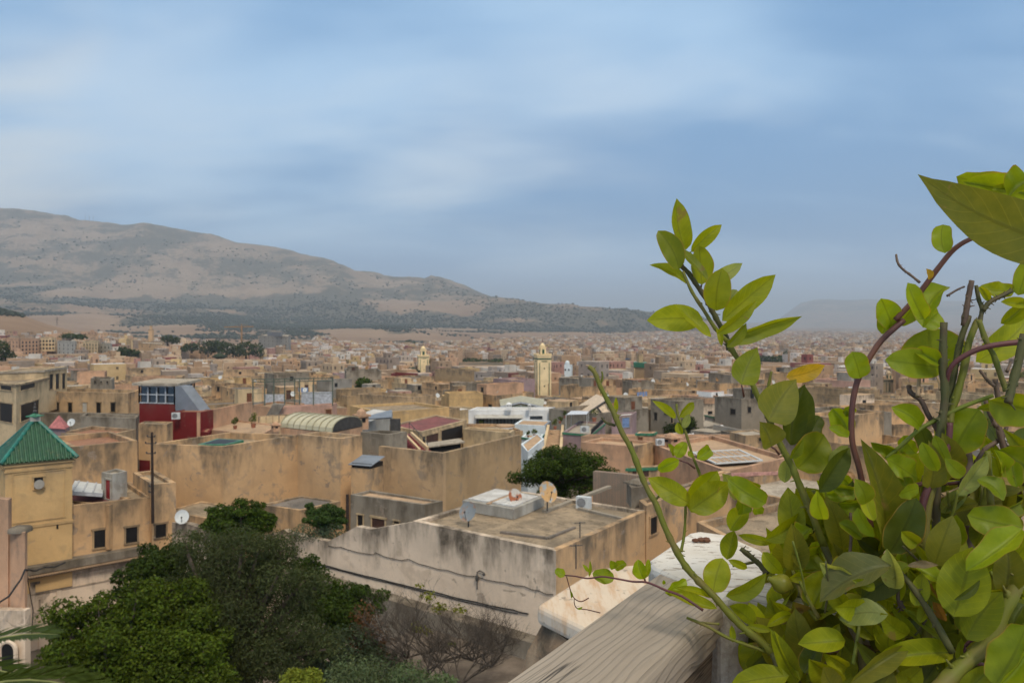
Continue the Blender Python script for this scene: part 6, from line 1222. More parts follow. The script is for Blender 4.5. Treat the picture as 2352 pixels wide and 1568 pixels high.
def leafgeo(B,T,w,kind='c',fold=.18,curl=.0,roll=0.,wave=.0,tilt=0.,q=random):
    """blade from its foot B to its tip T, w metres wide as seen; returns verts and uvs"""
    B,T=Vector(B),Vector(T); view=((B+T)/2).normalized(); T=T+view*tilt*(T-B).length
    ax=T-B; L=ax.length; ax.normalize(); sd=ax.cross(view).normalized(); nm=sd.cross(ax).normalized()
    if nm.dot(view)>0: nm=-nm
    cr,sr=math.cos(roll),math.sin(roll); s2=sd*cr+nm*sr; n2=nm*cr-sd*sr; w=w/max(.35,cr); ph=q.uniform(0,6); bend=q.uniform(-.16,.16)
    a,b_={'c':(.62,.78),'d':(.42,.95),'v':(.5,.5),'n':(.8,.9),'o':(.55,.62)}[kind]; mx=(a/(a+b_))**a*(b_/(a+b_))**b_
    vs,us=[],[]
    for i in range(NT):
        t=i/(NT-1); hw=(t**a*(1-t)**b_)/mx*w/2 if 0<t<1 else 0.
        if kind=='v': hw*=1+.13*math.sin(t*8+ph)*t
        if kind in 'cd' and t>.9: hw*=.8
        c=B+ax*L*t+n2*curl*L*4*t*(1-t)*.5+s2*bend*L*4*t*(1-t)*.5
        for j in range(NS):
            s=-1+2*j/(NS-1); z=abs(s)**1.1*hw*fold*2.4+wave*hw*.5*math.sin(t*13+ph+s*2)*abs(s)
            vs.append(c+s2*s*hw*(1-.18*abs(fold)*abs(s))+n2*z); us.append((s,t))
    return vs,us
LF=np.array([(i*NS+j,i*NS+j+1,(i+1)*NS+j+1,(i+1)*NS+j) for i in range(NT-1) for j in range(NS-1)])
ZO={'A':(1249.5,428.75,4.266),'B':(1800.75,343.,4.),'D':(1249.5,796.25,4.267),'E':(1800.75,735.,4.),'R':(1102.5,1176.,4.),'5':(1494.5,1163.7,3.879),'6':(1837.5,1102.5,3.368),'F':(1592.5,704.4,3.097),'O':(0,0,1.)}
def zo(k,x,y): o=ZO[k]; return o[0]+x/o[2],o[1]+y/o[2]
def stem(parent,k,pts,r,d0,d1,mat,name='stem',n=8,knob=0,taper=.75):
    """stem traced through pts at distances from d0 to d1; r is the half thickness in the same units"""
    m_=len(pts); q=[P(*zo(k,x,y),d0+(d1-d0)*i/(m_-1)) for i,(x,y) in enumerate(pts)]; dm=(d0+d1)/2; rr=r/ZO[k][2]/F*dm
    # smooth the line
    Q=[];
    for i in range(m_-1):
        p0,p1,p2,p3=q[max(i-1,0)],q[i],q[i+1],q[min(i+2,m_-1)]
        for s in range(4):
            t=s/4; Q.append(.5*((2*p1)+(p2-p0)*t+(2*p0-5*p1+4*p2-p3)*t*t+(3*p1-p0-3*p2+p3)*t*t*t))
    Q.append(q[-1]); b=MB(); N=len(Q); rad=[rr*(taper+(1-taper)*i/(N-1))*(1+(.28*random.random()**2 if knob else 0)) for i in range(N)]
    b.tube(Q,rad,n,wob=.05 if knob else .02)
    for i in range(int(knob*1.7)):
        c=random.randrange(1,N-1); a=random.uniform(0,6.28); dv=Vector((math.cos(a),-.3,math.sin(a)))
        b.ball(Q[c]+dv*rad[c]*.75,rad[c]*random.uniform(.35,.6),n=6,sq=(1,1,1.3)); 
        if random.random()<.65: b.tube([Q[c],Q[c]+dv*rad[c]*random.uniform(1.6,2.6)],[rad[c]*.35,rad[c]*.12],5)
    return b.build(name,mat,parent,smooth=True)
def stalkmat(name,c1,c2,scale=60.,rough=.6):
    m=M(name,rough,.3); n=m.noise(m.pos(),scale,5,.65); n2=m.noise(m.pos(),22.,4); k=m.mix(m.step(n2,.4,.65),c1,c2); k=m.mix(m.math('MULTIPLY',m.step(n,.55,.75),.6),k,sc(c2,.55)); m.bump(n,.3,.001); return m.col(k)
SG=stalkmat('green_stem',(.13,.14,.014),(.15,.125,.03)); SB=stalkmat('brown_green_stem',(.075,.075,.022),(.085,.062,.03)); SV=stalkmat('vine_stem',(.13,.055,.035),(.085,.035,.03),30.,.45); SP=stalkmat('purple_vine_stem',(.115,.04,.038),(.085,.032,.03),30.,.45); SD=stalkmat('dead_twig',(.13,.085,.055),(.085,.055,.04)); SL=stalkmat('pale_dead_twig',(.38,.27,.15),(.28,.19,.11)); SY=stalkmat('yellow_green_stem',(.14,.17,.02),(.12,.13,.02))
def put_leaf(parent,k,B,T,w,d,col,kind='c',mat=None,fold=None,curl=None,roll=None,wave=None,tilt=None,label=None,pet=None):
    fold=(random.uniform(.15,.6) if kind=='v' else random.uniform(.12,.42)) if fold is None else fold; curl=random.uniform(-.12,.2) if curl is None else curl; roll=random.uniform(-.5,.5) if roll is None else roll
    wave=(random.uniform(.2,.6) if kind=='v' else random.uniform(.05,.32)) if wave is None else wave; tilt=random.uniform(-.25,.35) if tilt is None else tilt
    b,t=P(*zo(k,*B),d),P(*zo(k,*T),d); vs,us=leafgeo(b,t,w/ZO[k][2]/F*d,kind,fold,curl,roll,wave,tilt); g=random.uniform(.86,1.16); c=tuple(x*g for x in col)
    o=fast_mesh('leaf',np.array([tuple(v) for v in vs]),LF,mat or (LV if kind in 'vo' else LC),uv=np.array(us)[LF.ravel()],col=np.tile(np.array(c),(len(LF)*4,1)),parent=parent,smooth=True)
    if label: o['label']=label
    if pet:
        m_=MB(); e=P(*zo(k,*pet),d+.004); m_.tube([e,e.lerp(b,.5)+Vector((0,0,.002)),b],[.0016,.0013,.0012],6); s=m_.build('leaf_stalk',SY if kind=='c' else SV,parent,smooth=True); s.parent=o; s.location=(0,0,0)
    return o
FL=-1.38
c1=thing('citrus_shrub','young citrus shrub with bright yellow green leaves and one small green lemon','shrub',(.42,1.0,FL+.5))
c2=thing('citrus_shrub','taller citrus shrub of dark knotted stems and olive green leaves at the right edge','shrub',(.62,.86,FL+.5))
vi=thing('climbing_vine','climbing vine with rounded orange rimmed leaves on a long red brown stem','vine',(.52,.98,FL+.5))
tw=thing('dry_twigs','dry leafless brown twigs standing among the vine leaves','twigs',(.56,.92,FL+.5))
for (x,y,w,lab) in ((.46,1.0,.17,'terracotta pot holding the young citrus shrub'),(.78,.80,.2,'larger terracotta pot holding the taller citrus shrub')):
    t=thing('plant_pot',lab,'plant pot',(x,y,FL)); b=MB(); b.tube([(x,y,FL+.003),(x,y,FL+.44),(x,y,FL+.5)],[w*.72,w*.98,w*1.05],20); b.build('pot',mt['terracotta'],t); b=MB(); b.tube([(x,y,FL+.503),(x,y,FL+.508)],[w*.95,w*.95],20); b.build('soil',plain('potting_soil',(.04,.03,.022),.95),t)
# --- stems of the left shrub
stem(c1,'O',[(1352,842),(1366,855),(1380,890),(1409,946),(1428,991),(1451,1033),(1468,1078),(1488,1125),(1508,1160),(1527,1210),(1551,1259),(1575,1300),(1605,1334),(1639,1367),(1675,1408),(1709,1442),(1752,1476),(1772,1500)],8.2,1.13,1.08,SG,knob=16,taper=.62)
stem(c1,'O',[(1772,1498),(1790,1560),(1800,1800),(1960,2500)],9,1.08,1.0,SB)
stem(c1,'A',[(1330,660),(1345,770),(1420,850),(1500,970),(1590,1100),(1650,1220),(1720,1350),(1790,1480),(1815,1600)],27,1.16,1.14,SB,knob=10)
stem(c1,'A',[(1360,830),(1450,1030),(1560,1200),(1680,1390),(1800,1520)],20,1.14,1.13,SG,knob=3)
stem(c1,'F',[(235,235),(290,330),(390,480),(450,620),(520,760),(610,960),(690,1110),(740,1230),(820,1420),(930,1700)],24,1.14,1.1,SG,knob=12)
stem(c1,'O',[(1892,1253),(1925,1330),(1950,1420),(1990,1600),(2000,2400)],10,1.1,1.02,SB,knob=4)
stem(c1,'D',[(1298,560),(1315,680),(1385,830),(1455,1060),(1530,1260),(1560,1420)],14,1.16,1.14,SG,knob=5)
stem(c1,'5',[(560,1290-950),(300,200),(290,400)] if False else [(312,-60),(305,180),(290,300),(270,400)],14,1.13,1.12,SG,knob=2)
stem(c1,'5',[(320,985),(500,1060),(700,1170),(980,1270),(1070,1300)],15,1.1,1.08,SG,knob=2); stem(c1,'5',[(430,1025),(520,1035),(610,1042)],12,1.1,1.1,SG)
stem(c1,'D',[(565,690),(600,735),(650,755),(700,770)],13,1.13,1.13,SB,knob=2); stem(c1,'D',[(850,925),(862,970),(880,1020)],14,1.13,1.13,SB,knob=2); stem(c1,'D',[(1140,1440),(1110,1480),(1085,1520)],12,1.13,1.13,SG)
stem(c1,'D',[(565,240),(575,290),(560,350)],11,1.13,1.13,SY); stem(c1,'D',[(410,185),(450,190),(500,225)],11,1.13,1.13,SL)
stem(c1,'D',[(2230,240),(2210,330),(2195,420)],16,1.13,1.13,SG,knob=2)
stem(c1,'5',[(800,370),(900,450),(980,520),(1040,600)],26,1.2,1.18,SB,knob=5); stem(c1,'5',[(730,525),(850,505),(940,485)],14,1.19,1.19,SB)
stem(c1,'5',[(1265,560),(1320,720),(1390,880),(1480,1010)],18,1.12,1.1,SG,knob=2)
b=MB(); lc=P(*zo('5',1165,682),1.1); ax=Vector((-1,0,.38)).normalized(); 
rr=[0.,.006,.0105,.0132,.0135,.012,.0085,.0045,.0028]; b.tube([lc-ax*.0175+ax*.037*i/8 for i in range(9)],[max(r_,.0008) for r_ in rr],14); lm=b.build('lemon',stalkmat('lemon_peel',(.17,.17,.015),(.20,.17,.02),120.,.4),c1,smooth=True)
# leaves: (zoom, foot, tip, width, distance, colour, kind, extra)
Lc1=[('A',(1390,620),(1300,115),190,1.165,BR,'c',dict(roll=.5,fold=.3)),('A',(1325,815),(1115,430),225,1.14,MID,'o',dict(roll=.1)),('A',(1415,960),(1030,765),105,1.15,BR,'n',dict(roll=.7)),('A',(1440,640),(1742,372),150,1.17,BR,'c',dict(pet=(1400,690),roll=.1)),('A',(1545,960),(1520,580),225,1.16,BR,'o',dict(pet=(1535,1010))),('A',(1610,915),(1295,575),85,1.13,MID,'n',dict(roll=.8)),('A',(1590,970),(1945,748),150,1.18,PAL_,'c',dict()),('A',(1690,1215),(1745,800),270,1.12,BR,'o',dict(fold=.15,roll=.1)),('A',(1800,1165),(1890,1010),135,1.17,PAL_,'o',dict()),('A',(1745,1315),(2270,860),250,1.12,BR,'c',dict(fold=.2,roll=.2)),('A',(1560,1300),(1000,1310),275,1.15,BR,'c',dict(roll=.1,fold=.12)),('A',(1640,1475),(1290,1145),115,1.12,BR,'n',dict(roll=.6)),('A',(1690,1440),(2082,1112),130,1.10,BR,'c',dict(roll=.4,curl=.2)),('A',(1790,1520),(2530,1268),160,1.11,MID,'c',dict(roll=.55,curl=-.22)),('A',(1790,1570),(1982,1335),110,1.09,MID,'c',dict(roll=.4)),('A',(1740,1560),(1690,1380),60,1.11,BR,'n',dict()),
 ('D',(708,645),(705,493),46,1.13,BR,'n',dict(roll=.2)),('D',(1290,700),(1060,528),85,1.15,BR,'c',dict()),('D',(1325,690),(1472,543),95,1.16,BR,'c',dict()),('D',(1365,795),(1420,655),80,1.15,PAL_,'c',dict()),('D',(1358,855),(1308,738),78,1.14,BR,'c',dict()),('D',(1430,1535),(1015,1280),225,1.12,BR,'c',dict(roll=.1)),('D',(1440,1620),(1700,1215),270,1.13,BR,'o',dict(roll=.2)),('D',(1430,1600),(1815,1325),290,1.11,BR,'c',dict(fold=.12)),('D',(1890,1500),(1745,1240),150,1.14,PAL_,'c',dict(roll=.4)),
 ('D',(1935,372),(2095,0),285,1.1,MID,'d',dict(roll=.1,fold=.1,pet=(1960,490))),('F',(540,815),(735,512),290,1.09,OLI,'d',dict(roll=.1,fold=.1)),('F',(555,995),(470,815),190,1.08,OLI,'d',dict(pet=(610,1050))),('F',(660,500),(938,415),122,1.13,YLW,'c',dict(roll=.2)),('F',(700,985),(795,560),190,1.15,DKL,'c',dict(roll=.3)),('F',(770,960),(900,775),130,1.16,DKL,'o',dict(wave=.6)),('F',(735,1150),(930,905),270,1.12,MID,'o',dict(fold=.1)),('F',(690,1080),(780,950),70,1.1,MID,'n',dict()),('F',(650,1250),(660,1080),100,1.14,PAL_,'c',dict()),
 ('5',(560,765),(640,452),245,1.1,BR,'o',dict(fold=.1,roll=.1)),('5',(680,470),(745,208),160,1.14,BR,'c',dict()),('5',(690,470),(862,545),75,1.12,BR,'c',dict(curl=.25)),('5',(1078,320),(775,248),92,1.14,BR,'c',dict()),('5',(710,212),(865,0),185,1.13,BR,'c',dict()),('5',(668,795),(1032,585),150,1.09,MID,'c',dict(roll=.5)),('5',(592,905),(130,748),115,1.08,BR,'n',dict(roll=.5)),('5',(540,810),(215,718),65,1.1,BR,'n',dict()),('5',(1015,295),(1375,35),175,1.13,BR,'c',dict(roll=.3,curl=.15)),('5',(1262,565),(1255,145),235,1.1,OLI,'c',dict(roll=.1)),('5',(1000,400),(1180,595),135,1.12,BR,'c',dict()),('5',(1270,330),(1372,560),85,1.09,OLI,'n',dict()),('5',(1560,595),(1440,305),155,1.13,BR,'c',dict()),('5',(1585,620),(1215,645),135,1.12,BR,'c',dict()),('5',(1372,890),(1012,1000),100,1.11,OLI,'c',dict(curl=.2)),('5',(1262,955),(1030,1072),100,1.1,BR,'c',dict(curl=.15)),('5',(1000,1065),(870,848),125,1.12,BR,'c',dict()),('5',(930,1045),(698,880),150,1.11,MID,'c',dict()),('5',(1440,1465),(1285,895),265,1.06,OLI,'c',dict(fold=.1,roll=.1)),('5',(1310,1565),(1065,1080),190,1.05,MID,'c',dict(roll=.3)),('5',(1335,1545),(1100,1100),75,1.04,BR,'n',dict(roll=.5)),('5',(1235,1500),(700,1590),225,1.03,BR,'c',dict(roll=.2)),('5',(1072,1100),(858,1058),72,1.08,BR,'c',dict()),('5',(730,1205),(720,1050),62,1.09,BR,'c',dict()),
 ('6',(330,545),(198,128),205,1.08,OLI,'c',dict(roll=.1)),('6',(352,665),(255,478),125,1.07,OLI,'c',dict()),('6',(690,565),(900,140),270,1.0,DKL,'o',dict(fold=.1)),('6',(705,660),(148,945),270,.97,GRY,'c',dict(fold=.32,roll=.45,curl=.22,wave=.35)),('6',(805,735),(470,930),215,1.0,DKL,'c',dict()),('6',(350,1235),(-20,1265),190,1.0,BR,'c',dict(curl=.3,roll=.3)),('6',(440,1085),(480,915),155,1.02,BR,'c',dict()),('6',(545,960),(705,1155),105,1.0,BR,'c',dict()),('6',(935,1235),(700,970),85,.99,MID,'n',dict(roll=.3)),('6',(1180,1290),(785,985),95,.98,MID,'n',dict(roll=.3)),('6',(830,680),(1095,955),95,.98,MID,'n',dict()),('6',(1190,1330),(550,1400),205,.97,BR,'c',dict(roll=.2)),('6',(380,1580),(855,1275),155,.95,OLI,'c',dict(curl=.15)),('6',(30,1490),(155,1230),165,1.01,DKL,'o',dict()),('6',(365,1445),(185,1340),135,1.02,BR,'c',dict()),('6',(360,1010),(190,800),150,1.04,BR,'c',dict()),('6',(100,980),(200,700),200,1.06,BR,'o',dict(wave=.4)),('6',(560,1680),(700,1460),230,.96,OLI,'o',dict()),('6',(880,1650),(1050,1420),170,.98,DKL,'c',dict()),('6',(300,1640),(180,1440),170,.98,OLI,'c',dict()),('6',(480,440),(490,250),150,1.1,BR,'o',dict()),('6',(700,1480),(430,1240),120,1.0,DKL,'c',dict())]
for k,B,T,w,d,c,kd,ex in Lc1: put_leaf(c1,k,B,T,w,d,c,kd,label='yellow leaf with a brown tip' if c is YLW else None,**ex)
# --- taller shrub at the right
for pts,r,kn,m_,d in (([(1470,20),(1460,400),(1480,700),(1440,1000),(1410,1250),(1400,1568),(1395,2100)],38,18,SB,1.03),([(1700,-40),(1620,200),(1560,500),(1500,800),(1470,950)],30,9,SB,1.05),([(1780,0),(1700,200),(1640,500),(1550,800),(1520,950)],31,9,SG,1.04),([(1790,0),(1860,200),(1930,330),(1980,480),(2045,650)],25,8,SG,1.02),([(2205,130),(2150,400),(2090,620),(2060,760)],38,10,SB,.98),([(1870,1200),(1880,1400),(1900,1700)],30,3,SG,1.0)):
    stem(c2,'E',pts,r,d,d-.01,m_,knob=kn,taper=.85)
stem(c2,'B',[(1725,1205),(1700,1330),(1680,1450),(1650,1620)],26,1.05,1.05,SD,knob=9,taper=.85); stem(c2,'B',[(1765,1250),(1790,1380),(1820,1470),(1790,1600)],22,1.05,1.04,SB,knob=6); stem(c2,'B',[(2095,1295),(1990,1350),(1890,1400),(1830,1480)],22,1.04,1.04,SB,knob=9)
stem(c2,'6',[(1760,640),(1620,920),(1450,1250),(1200,1480),(1040,1640)],62,.96,.93,SG,knob=8,taper=.85)
stem(c2,'6',[(1060,-60),(980,250),(960,600),(975,950),(985,1260),(960,1640)],38,1.02,.99,SG,knob=8)
stem(c2,'6',[(1475,-40),(1445,120),(1420,260)],34,1.03,1.02,SG,knob=2); stem(c2,'6',[(690,620),(850,800),(1000,1020),(1180,1330)],26,.98,.95,SB,knob=4)
stem(c2,'6',[(0,780),(70,930),(145,1065)],16,1.06,1.05,SG); stem(c2,'6',[(465,1080),(440,1250),(410,1420)],16,1.02,1.,SY); stem(c2,'6',[(780,720),(760,900),(800,1000)],18,1.0,1.0,SD,knob=3)
Lc2=[('B',(2720,900),(1212,222),560,.80,OLI,'d',dict(fold=.06,roll=.1,wave=.25,curl=.05,tilt=.1)),('E',(1760,385),(2270,-70),270,1.06,BR,'c',dict(fold=.12,roll=.1)),('B',(2120,1300),(1780,1275),150,1.05,BR,'o',dict(wave=.8,curl=.2)),('B',(1880,1390),(1790,1260),80,1.04,BR,'o',dict()),('B',(1990,1400),(2230,1420),110,1.03,BR,'c',dict(curl=.2)),('B',(2150,1340),(2230,1010),200,1.05,VM,'o',dict()),('B',(1990,1600),(2240,1380),150,1.04,BR,'c',dict()),
 ('E',(935,2110),(705,1095),300,1.03,OLI,'c',dict(fold=.42,roll=.4,curl=.18,wave=.3)),('E',(60,1150),(190,585),225,1.12,DKL,'c',dict(roll=.2)),('E',(325,1580),(605,1165),200,1.07,DKL,'c',dict(roll=.4)),('E',(1335,1550),(1328,1100),205,1.0,OLI,'d',dict(roll=.2)),('E',(1600,1610),(1872,1235),155,.98,PAL_,'c',dict(roll=.3)),('E',(420,1330),(590,1150),120,1.12,PAL_,'c',dict()),
 ('6',(1040,665),(1180,270),235,.97,OLI,'c',dict(fold=.1)),('6',(1190,1055),(1335,512),375,.93,BR,'c',dict(fold=.12,roll=.05)),('6',(1572,880),(1590,475),235,.96,OLI,'c',dict(roll=.1)),('6',(1190,925),(1392,768),62,.92,DKL,'n',dict()),('6',(1288,1230),(1565,862),255,.94,MID,'c',dict(roll=.2)),('6',(1640,1450),(1745,1310),120,.95,BR,'c',dict()),('6',(1020,660),(880,480),60,1.0,BR,'n',dict()),('6',(1700,420),(1520,300),140,1.0,OLI,'c',dict()),('6',(1380,180),(1120,260),110,1.0,OLI,'c',dict(roll=.4)),('6',(1440,90),(1720,70),90,1.0,OLI,'n',dict()),('6',(1090,250),(1300,60),130,1.02,PAL_,'c',dict()),('6',(1240,1640),(1480,1430),170,.93,MID,'c',dict()),('6',(1560,1640),(1700,1480),170,.93,DKL,'c',dict()),('6',(1740,960),(1640,1150),170,.95,DKL,'c',dict())]
for k,B,T,w,d,c,kd,ex in Lc2: put_leaf(c2,k,B,T,w,d,c,kd,**ex)
put_leaf(c2,'6',(1130,1090),(1010,790),85,.99,DRY,'c',label='dry orange brown leaf'); put_leaf(c2,'6',(830,660),(1070,655),60,.96,(.3,.22,.12),'n',label='curled dry tan leaf',wave=.8); put_leaf(c2,'6',(1480,0),(1700,60),60,1.0,(.4,.3,.12),'n')
# --- vine
stem(vi,'B',[(2010,735),(1880,775),(1700,830),(1560,920),(1440,1060),(1320,1220),(1180,1400),(1020,1570)],27,1.0,1.06,SV); stem(vi,'E',[(1100,0),(900,180),(790,340),(690,520),(640,700),(620,900),(630,1130),(700,1400),(800,1900)],27,1.06,1.06,SV,taper=1.)
stem(vi,'E',[(1490,620),(1500,530),(1530,440),(1620,350),(1800,262),(2000,220),(2260,195)],27,1.03,1.0,SP); stem(vi,'E',[(1525,940),(1510,1130),(1430,1370),(1310,1570),(1250,1800)],36,1.01,1.0,SP); stem(vi,'E',[(1090,1545),(1200,1515),(1300,1490),(1480,1455),(1640,1440)],19,1.06,1.05,SP); stem(vi,'E',[(1430,1505),(1530,1500),(1640,1488)],18,1.06,1.05,SP)
stem(vi,'E',[(940,1270),(1020,1200),(1100,1130),(1250,1000),(1430,900),(1600,812),(1760,750),(1920,692)],19,1.05,1.02,SY,taper=1.)
stem(vi,'R',[(780,578),(870,585),(990,606),(1120,590),(1240,606),(1400,635),(1520,640),(1620,675),(1700,712),(1860,772),(2050,900)],12,1.16,1.06,SP,taper=.5)
stem(vi,'R',[(795,588),(812,650),(835,725),(868,790),(930,818),(1000,785)],6,1.16,1.16,SV,n=6); stem(vi,'R',[(866,795),(868,840),(895,882),(980,892),(1105,922)],5.5,1.16,1.17,SV,n=6)
stem(vi,'6',[(1420,1240),(1330,1235),(1275,1300),(1310,1390),(1420,1425)],15,.96,.95,SP); stem(vi,'6',[(780,80),(900,50),(1060,-20)],12,1.02,1.02,SP)
Lvi=[('E',(700,535),(625,290),225,1.05,VB,'v',dict(roll=.1)),('E',(640,860),(560,800),120,1.07,VM,'v',dict()),('E',(600,1060),(440,810),230,1.08,VB,'v',dict()),('E',(600,1060),(410,985),95,1.05,VB,'v',dict(curl=.2)),('E',(1430,470),(1330,72),560,1.08,VM,'o',dict(fold=.06)),('E',(1450,440),(930,365),265,1.05,VB,'v',dict(fold=.1,wave=.2)),('E',(1440,410),(1195,270),150,1.03,VB,'v',dict(roll=.3)),('E',(1250,985),(985,800),185,1.04,VB,'v',dict(curl=.25,roll=.3)),('E',(1560,1215),(1790,815),370,1.03,VM,'o',dict(wave=.4,fold=.08)),('E',(2330,840),(1880,735),330,1.0,VM,'v',dict(fold=.2)),('E',(2330,1430),(1960,1190),330,.97,VM,'v',dict(fold=.3)),('E',(1990,1400),(1930,1190),110,.96,VB,'v',dict(roll=.6)),('E',(1270,60),(1420,-70),190,1.07,VB,'v',dict()),('E',(900,130),(980,-80),170,1.08,VB,'v',dict()),
 ('B',(1480,955),(1460,690),190,1.02,VB,'v',dict(roll=.1)),('B',(2290,360),(1580,250),270,1.02,VB,'v',dict(fold=.1)),('B',(2280,420),(1640,300),240,1.0,VB,'v',dict(wave=.4,roll=.2)),('B',(2260,280),(2060,450),260,.97,VB,'v',dict()),('B',(1910,370),(2140,370),90,.98,VM,'v',dict()),('B',(2110,250),(2110,170),34,1.0,BR,'n',dict()),('B',(1290,1560),(1135,1225),165,1.03,VB,'v',dict(curl=.2,roll=.3)),('B',(1280,1640),(1495,1255),230,1.05,VB,'v',dict(wave=.5)),('B',(1000,1640),(890,1370),215,1.07,VB,'v',dict()),('B',(1040,1620),(1240,1345),150,1.08,VB,'v',dict(wave=.3)),('B',(1330,1200),(1305,1095),60,1.03,YLW,'c',dict()),
 ('E',(1045,1210),(795,1120),125,1.06,VM,'v',dict()),('E',(1215,1225),(1095,1060),165,1.06,VM,'v',dict()),('E',(1180,1330),(870,1210),140,1.07,VB,'v',dict()),('E',(940,1270),(1225,1460),215,1.04,VB,'v',dict(fold=.1)),('E',(1220,1560),(1010,1480),150,1.03,VB,'v',dict()),('E',(600,1500),(470,1400),140,1.1,VB,'v',dict()),('E',(650,1560),(440,1540),110,1.08,VB,'v',dict()),('E',(1620,1420),(1480,1300),130,1.05,VB,'v',dict()),('E',(1560,1300),(1650,1200),120,1.06,VM,'v',dict()),('E',(1990,800),(1770,810),90,1.04,VM,'v',dict()),
 ('D',(1300,1085),(1395,935),125,1.13,VB,'v',dict(fold=.1)),('D',(1265,1075),(1215,950),60,1.14,VM,'v',dict()),('D',(1325,1108),(1115,1205),140,1.12,VB,'v',dict(pet=(1480,1190))),('D',(1500,1100),(1632,1000),135,1.13,VB,'v',dict(curl=.2)),('D',(1600,1030),(1590,955),50,1.14,VB,'v',dict()),('D',(1460,1085),(1415,1020),50,1.14,VB,'v',dict()),('D',(1800,1290),(2175,1530),240,1.1,VB,'v',dict(wave=.5)),('D',(1860,1300),(2120,1390),130,1.13,VM,'v',dict()),('D',(1940,1640),(1920,1450),170,1.12,VB,'v',dict()),('D',(2100,1640),(2080,1540),120,1.13,VB,'v',dict()),
 ('R',(782,582),(688,528),85,1.16,VB,'v',dict(wave=.5)),('R',(1002,592),(1010,440),32,1.15,VB,'n',dict()),('R',(995,548),(942,478),34,1.15,VB,'n',dict()),('R',(1235,602),(1032,562),135,1.14,VB,'v',dict(fold=.1,roll=.1)),('R',(1245,530),(1345,470),95,1.14,VM,'v',dict(wave=.4)),('R',(1225,520),(1200,440),80,1.14,VB,'v',dict()),('R',(1510,612),(1450,432),140,1.12,VB,'v',dict(pet=(1518,640))),('R',(1522,600),(1548,430),62,1.12,VB,'v',dict()),('R',(1700,742),(1895,615),120,1.09,VB,'v',dict()),('R',(1690,660),(1685,620),34,1.1,VB,'v',dict()),('R',(838,790),(825,715),24,1.16,VM,'n',dict()),('R',(890,885),(942,868),22,1.16,VM,'n',dict()),
 ('6',(1725,362),(1290,270),270,.95,VB,'v',dict(fold=.1)),('6',(1715,375),(1285,700),200,.93,VB,'v',dict(roll=.4,curl=.15)),('6',(1500,1590),(1750,1120),310,.9,VB,'v',dict(fold=.1)),('6',(1530,1590),(1790,1230),150,.88,VB,'v',dict(roll=.5)),('6',(640,1240),(760,1180),120,1.04,VM,'v',dict()),('6',(720,1260),(800,1180),100,1.04,VB,'v',dict()),('6',(300,180),(480,170),150,1.1,VB,'v',dict()),('6',(200,110),(440,70),120,1.1,VB,'v',dict()),('6',(0,470),(80,370),140,1.1,VB,'v',dict())]
for k,B,T,w,d,c,kd,ex in Lvi: put_leaf(vi,k,B,T,w,d,c,kd,**ex)
# --- dry twigs
for k,pts,r,m_ in (('B',[(1030,965),(1045,1040),(1090,1100),(1170,1160),(1250,1225)],12,SD),('B',[(1655,1262),(1590,1290),(1500,1345)],11,SD),('E',[(1940,540),(1970,760),(1960,900),(2000,1100),(2080,1300),(2230,1500)],30,SD),('E',[(1850,740),(1900,880),(1950,980)],22,SD),('E',[(1150,600),(1160,660),(1260,740),(1330,880),(1420,1020),(1500,1200)],26,SD),('E',[(1250,400),(1240,560),(1230,700)],20,SL),('E',[(1800,460),(1860,540),(1930,605)],16,SD),('E',[(2090,370),(2050,470)],14,SD),('E',[(1380,470),(1420,560),(1430,640)],10,SL),('E',[(1660,1130),(1690,1300),(1650,1600)],48,SD),('E',[(2060,920),(2000,1080),(1830,1200),(1720,1420),(1650,1600)],22,SD),('6',[(620,170),(800,160),(1080,120),(1240,70)],18,SL),('6',[(1240,360),(1330,290),(1540,130),(1733,90)],14,SD),('6',[(390,250),(395,450),(380,620)],12,SD),('6',[(210,1320),(290,1310)],18,SD),('6',[(1330,20),(1300,200),(1300,420),(1330,900)],80,SD)):
    stem(tw,k,pts,r,1.06 if r<60 else 1.12,1.04 if r<60 else 1.1,m_,name='twig',knob=5)
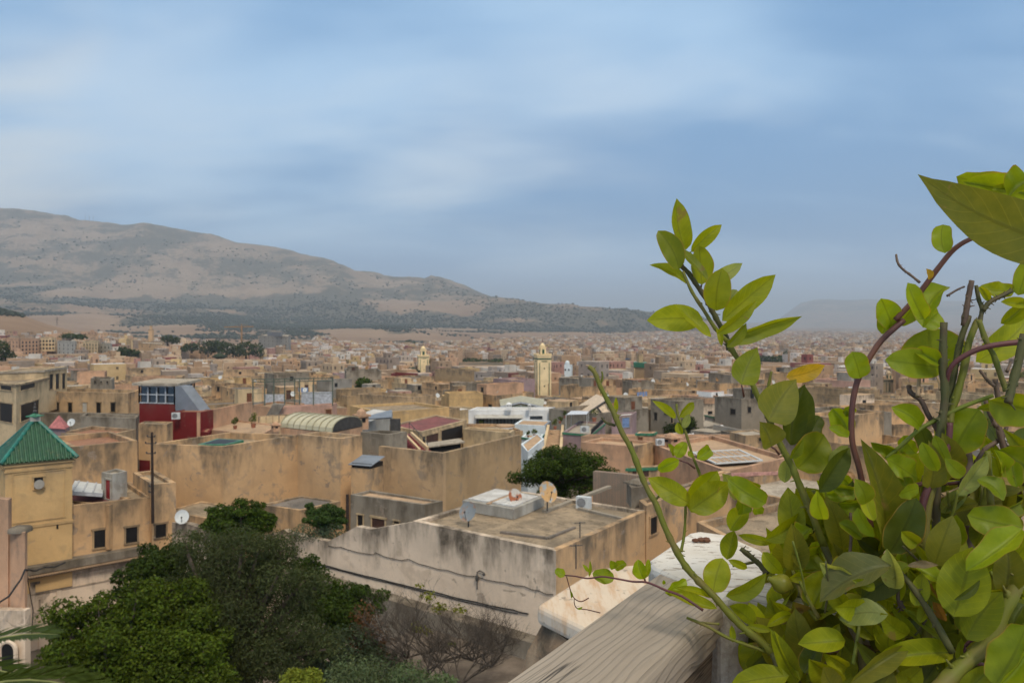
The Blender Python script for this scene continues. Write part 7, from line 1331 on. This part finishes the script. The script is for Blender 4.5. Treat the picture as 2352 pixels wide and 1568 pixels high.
# --- the leaves further back, too many to count
def fill(name,parent,poly,n,d0,d1,cols,kinds,mat,size,seed):
    q=random.Random(seed); V,UV,C,Fc=[],[],[],[]; nb=0; state=random.getstate(); random.seed(seed)
    us=[p[0] for p in poly]; vs_=[p[1] for p in poly]
    def inside(x,y):
        r_=False; j=len(poly)-1
        for i in range(len(poly)):
            if (poly[i][1]>y)!=(poly[j][1]>y) and x<(poly[j][0]-poly[i][0])*(y-poly[i][1])/(poly[j][1]-poly[i][1])+poly[i][0]: r_=not r_
            j=i
        return r_
    while nb<n:
        u,v=q.uniform(min(us),max(us)),q.uniform(min(vs_),max(vs_))
        if not inside(u,v): continue
        d=q.uniform(d0,d1); a=q.gauss(math.pi/2,1.); L=size*q.uniform(.6,1.15); p=P(u,v,d); t=p+Vector((math.cos(a)*L,q.uniform(-.5,.5)*L,math.sin(a)*L))
        vs,uv=leafgeo(p,t,L*q.uniform(.42,.66),q.choice(kinds),q.uniform(.05,.35),q.uniform(-.1,.25),q.uniform(-.8,.8),q.uniform(0,.3),0,q)
        V+=[tuple(x) for x in vs]; UV.append(np.array(uv)[LF.ravel()]); Fc.append(LF+nb*NT*NS); g=q.uniform(.75,1.2); C.append(np.tile(np.array(q.choice(cols))*g,(len(LF)*4,1))); nb+=1
    o=fast_mesh(name,np.array(V),np.concatenate(Fc),mat,uv=np.concatenate(UV),col=np.concatenate(C),parent=parent,smooth=True); o['kind']='stuff'; random.setstate(state); return o
MASS=[(1730,1560),(1725,1480),(1780,1380),(1760,1300),(1800,1215),(1850,1170),(1905,1120),(1990,1070),(2060,1040),(2120,1000),(2230,990),(2352,930),(2400,930),(2400,1600),(1720,1600)]
fill('foliage',c1,[(1700,1600),(1720,1490),(1780,1400),(1790,1290),(1850,1220),(1960,1180),(2080,1220),(2130,1360),(2100,1600)],150,1.1,1.32,(BR,BR,MID,OLI,DKL),'cccd',LC,.072,31)
fill('foliage',c2,[(2000,1600),(2050,1400),(2010,1240),(2060,1140),(2180,1080),(2352,1040),(2420,1040),(2420,1600)],130,1.02,1.2,(MID,OLI,DKL,BR),'cccd',LC,.072,32)
fill('foliage',vi,MASS,140,1.12,1.3,(VB,VM,VM,DKL),'vvo',LV,.052,33)
fill('small_leaves',c1,[(1850,1600),(1860,1440),(1880,1390),(1900,1290),(1990,1250),(2100,1330),(2150,1600)],26,.96,1.08,(BR,BR,PAL_,MID),'ccn',LC,.048,41)
fill('small_leaves',vi,[(1880,1180),(1990,1120),(2200,1060),(2352,1080),(2352,1600),(2100,1600)],40,.95,1.06,(VB,VB,BR,VM),'vvc',LV,.04,42)
q_=random.Random(77)
for k in range(26):                                   # thin side twigs through the lower growth
    u,v=q_.uniform(1820,2330),q_.uniform(1180,1540); a=q_.uniform(.5,2.6); L=q_.uniform(50,130); d_=q_.uniform(.99,1.12)
    stem(tw if k%3==0 else c2,'O',[(u,v),(u+L*.5*math.cos(a)+q_.uniform(-8,8),v-L*.5*math.sin(a)),(u+L*math.cos(a),v-L*math.sin(a))],q_.uniform(2.,4.5),d_,d_-.02,q_.choice((SG,SB,SD,SY)),name='twig',n=6,knob=3,taper=.9)
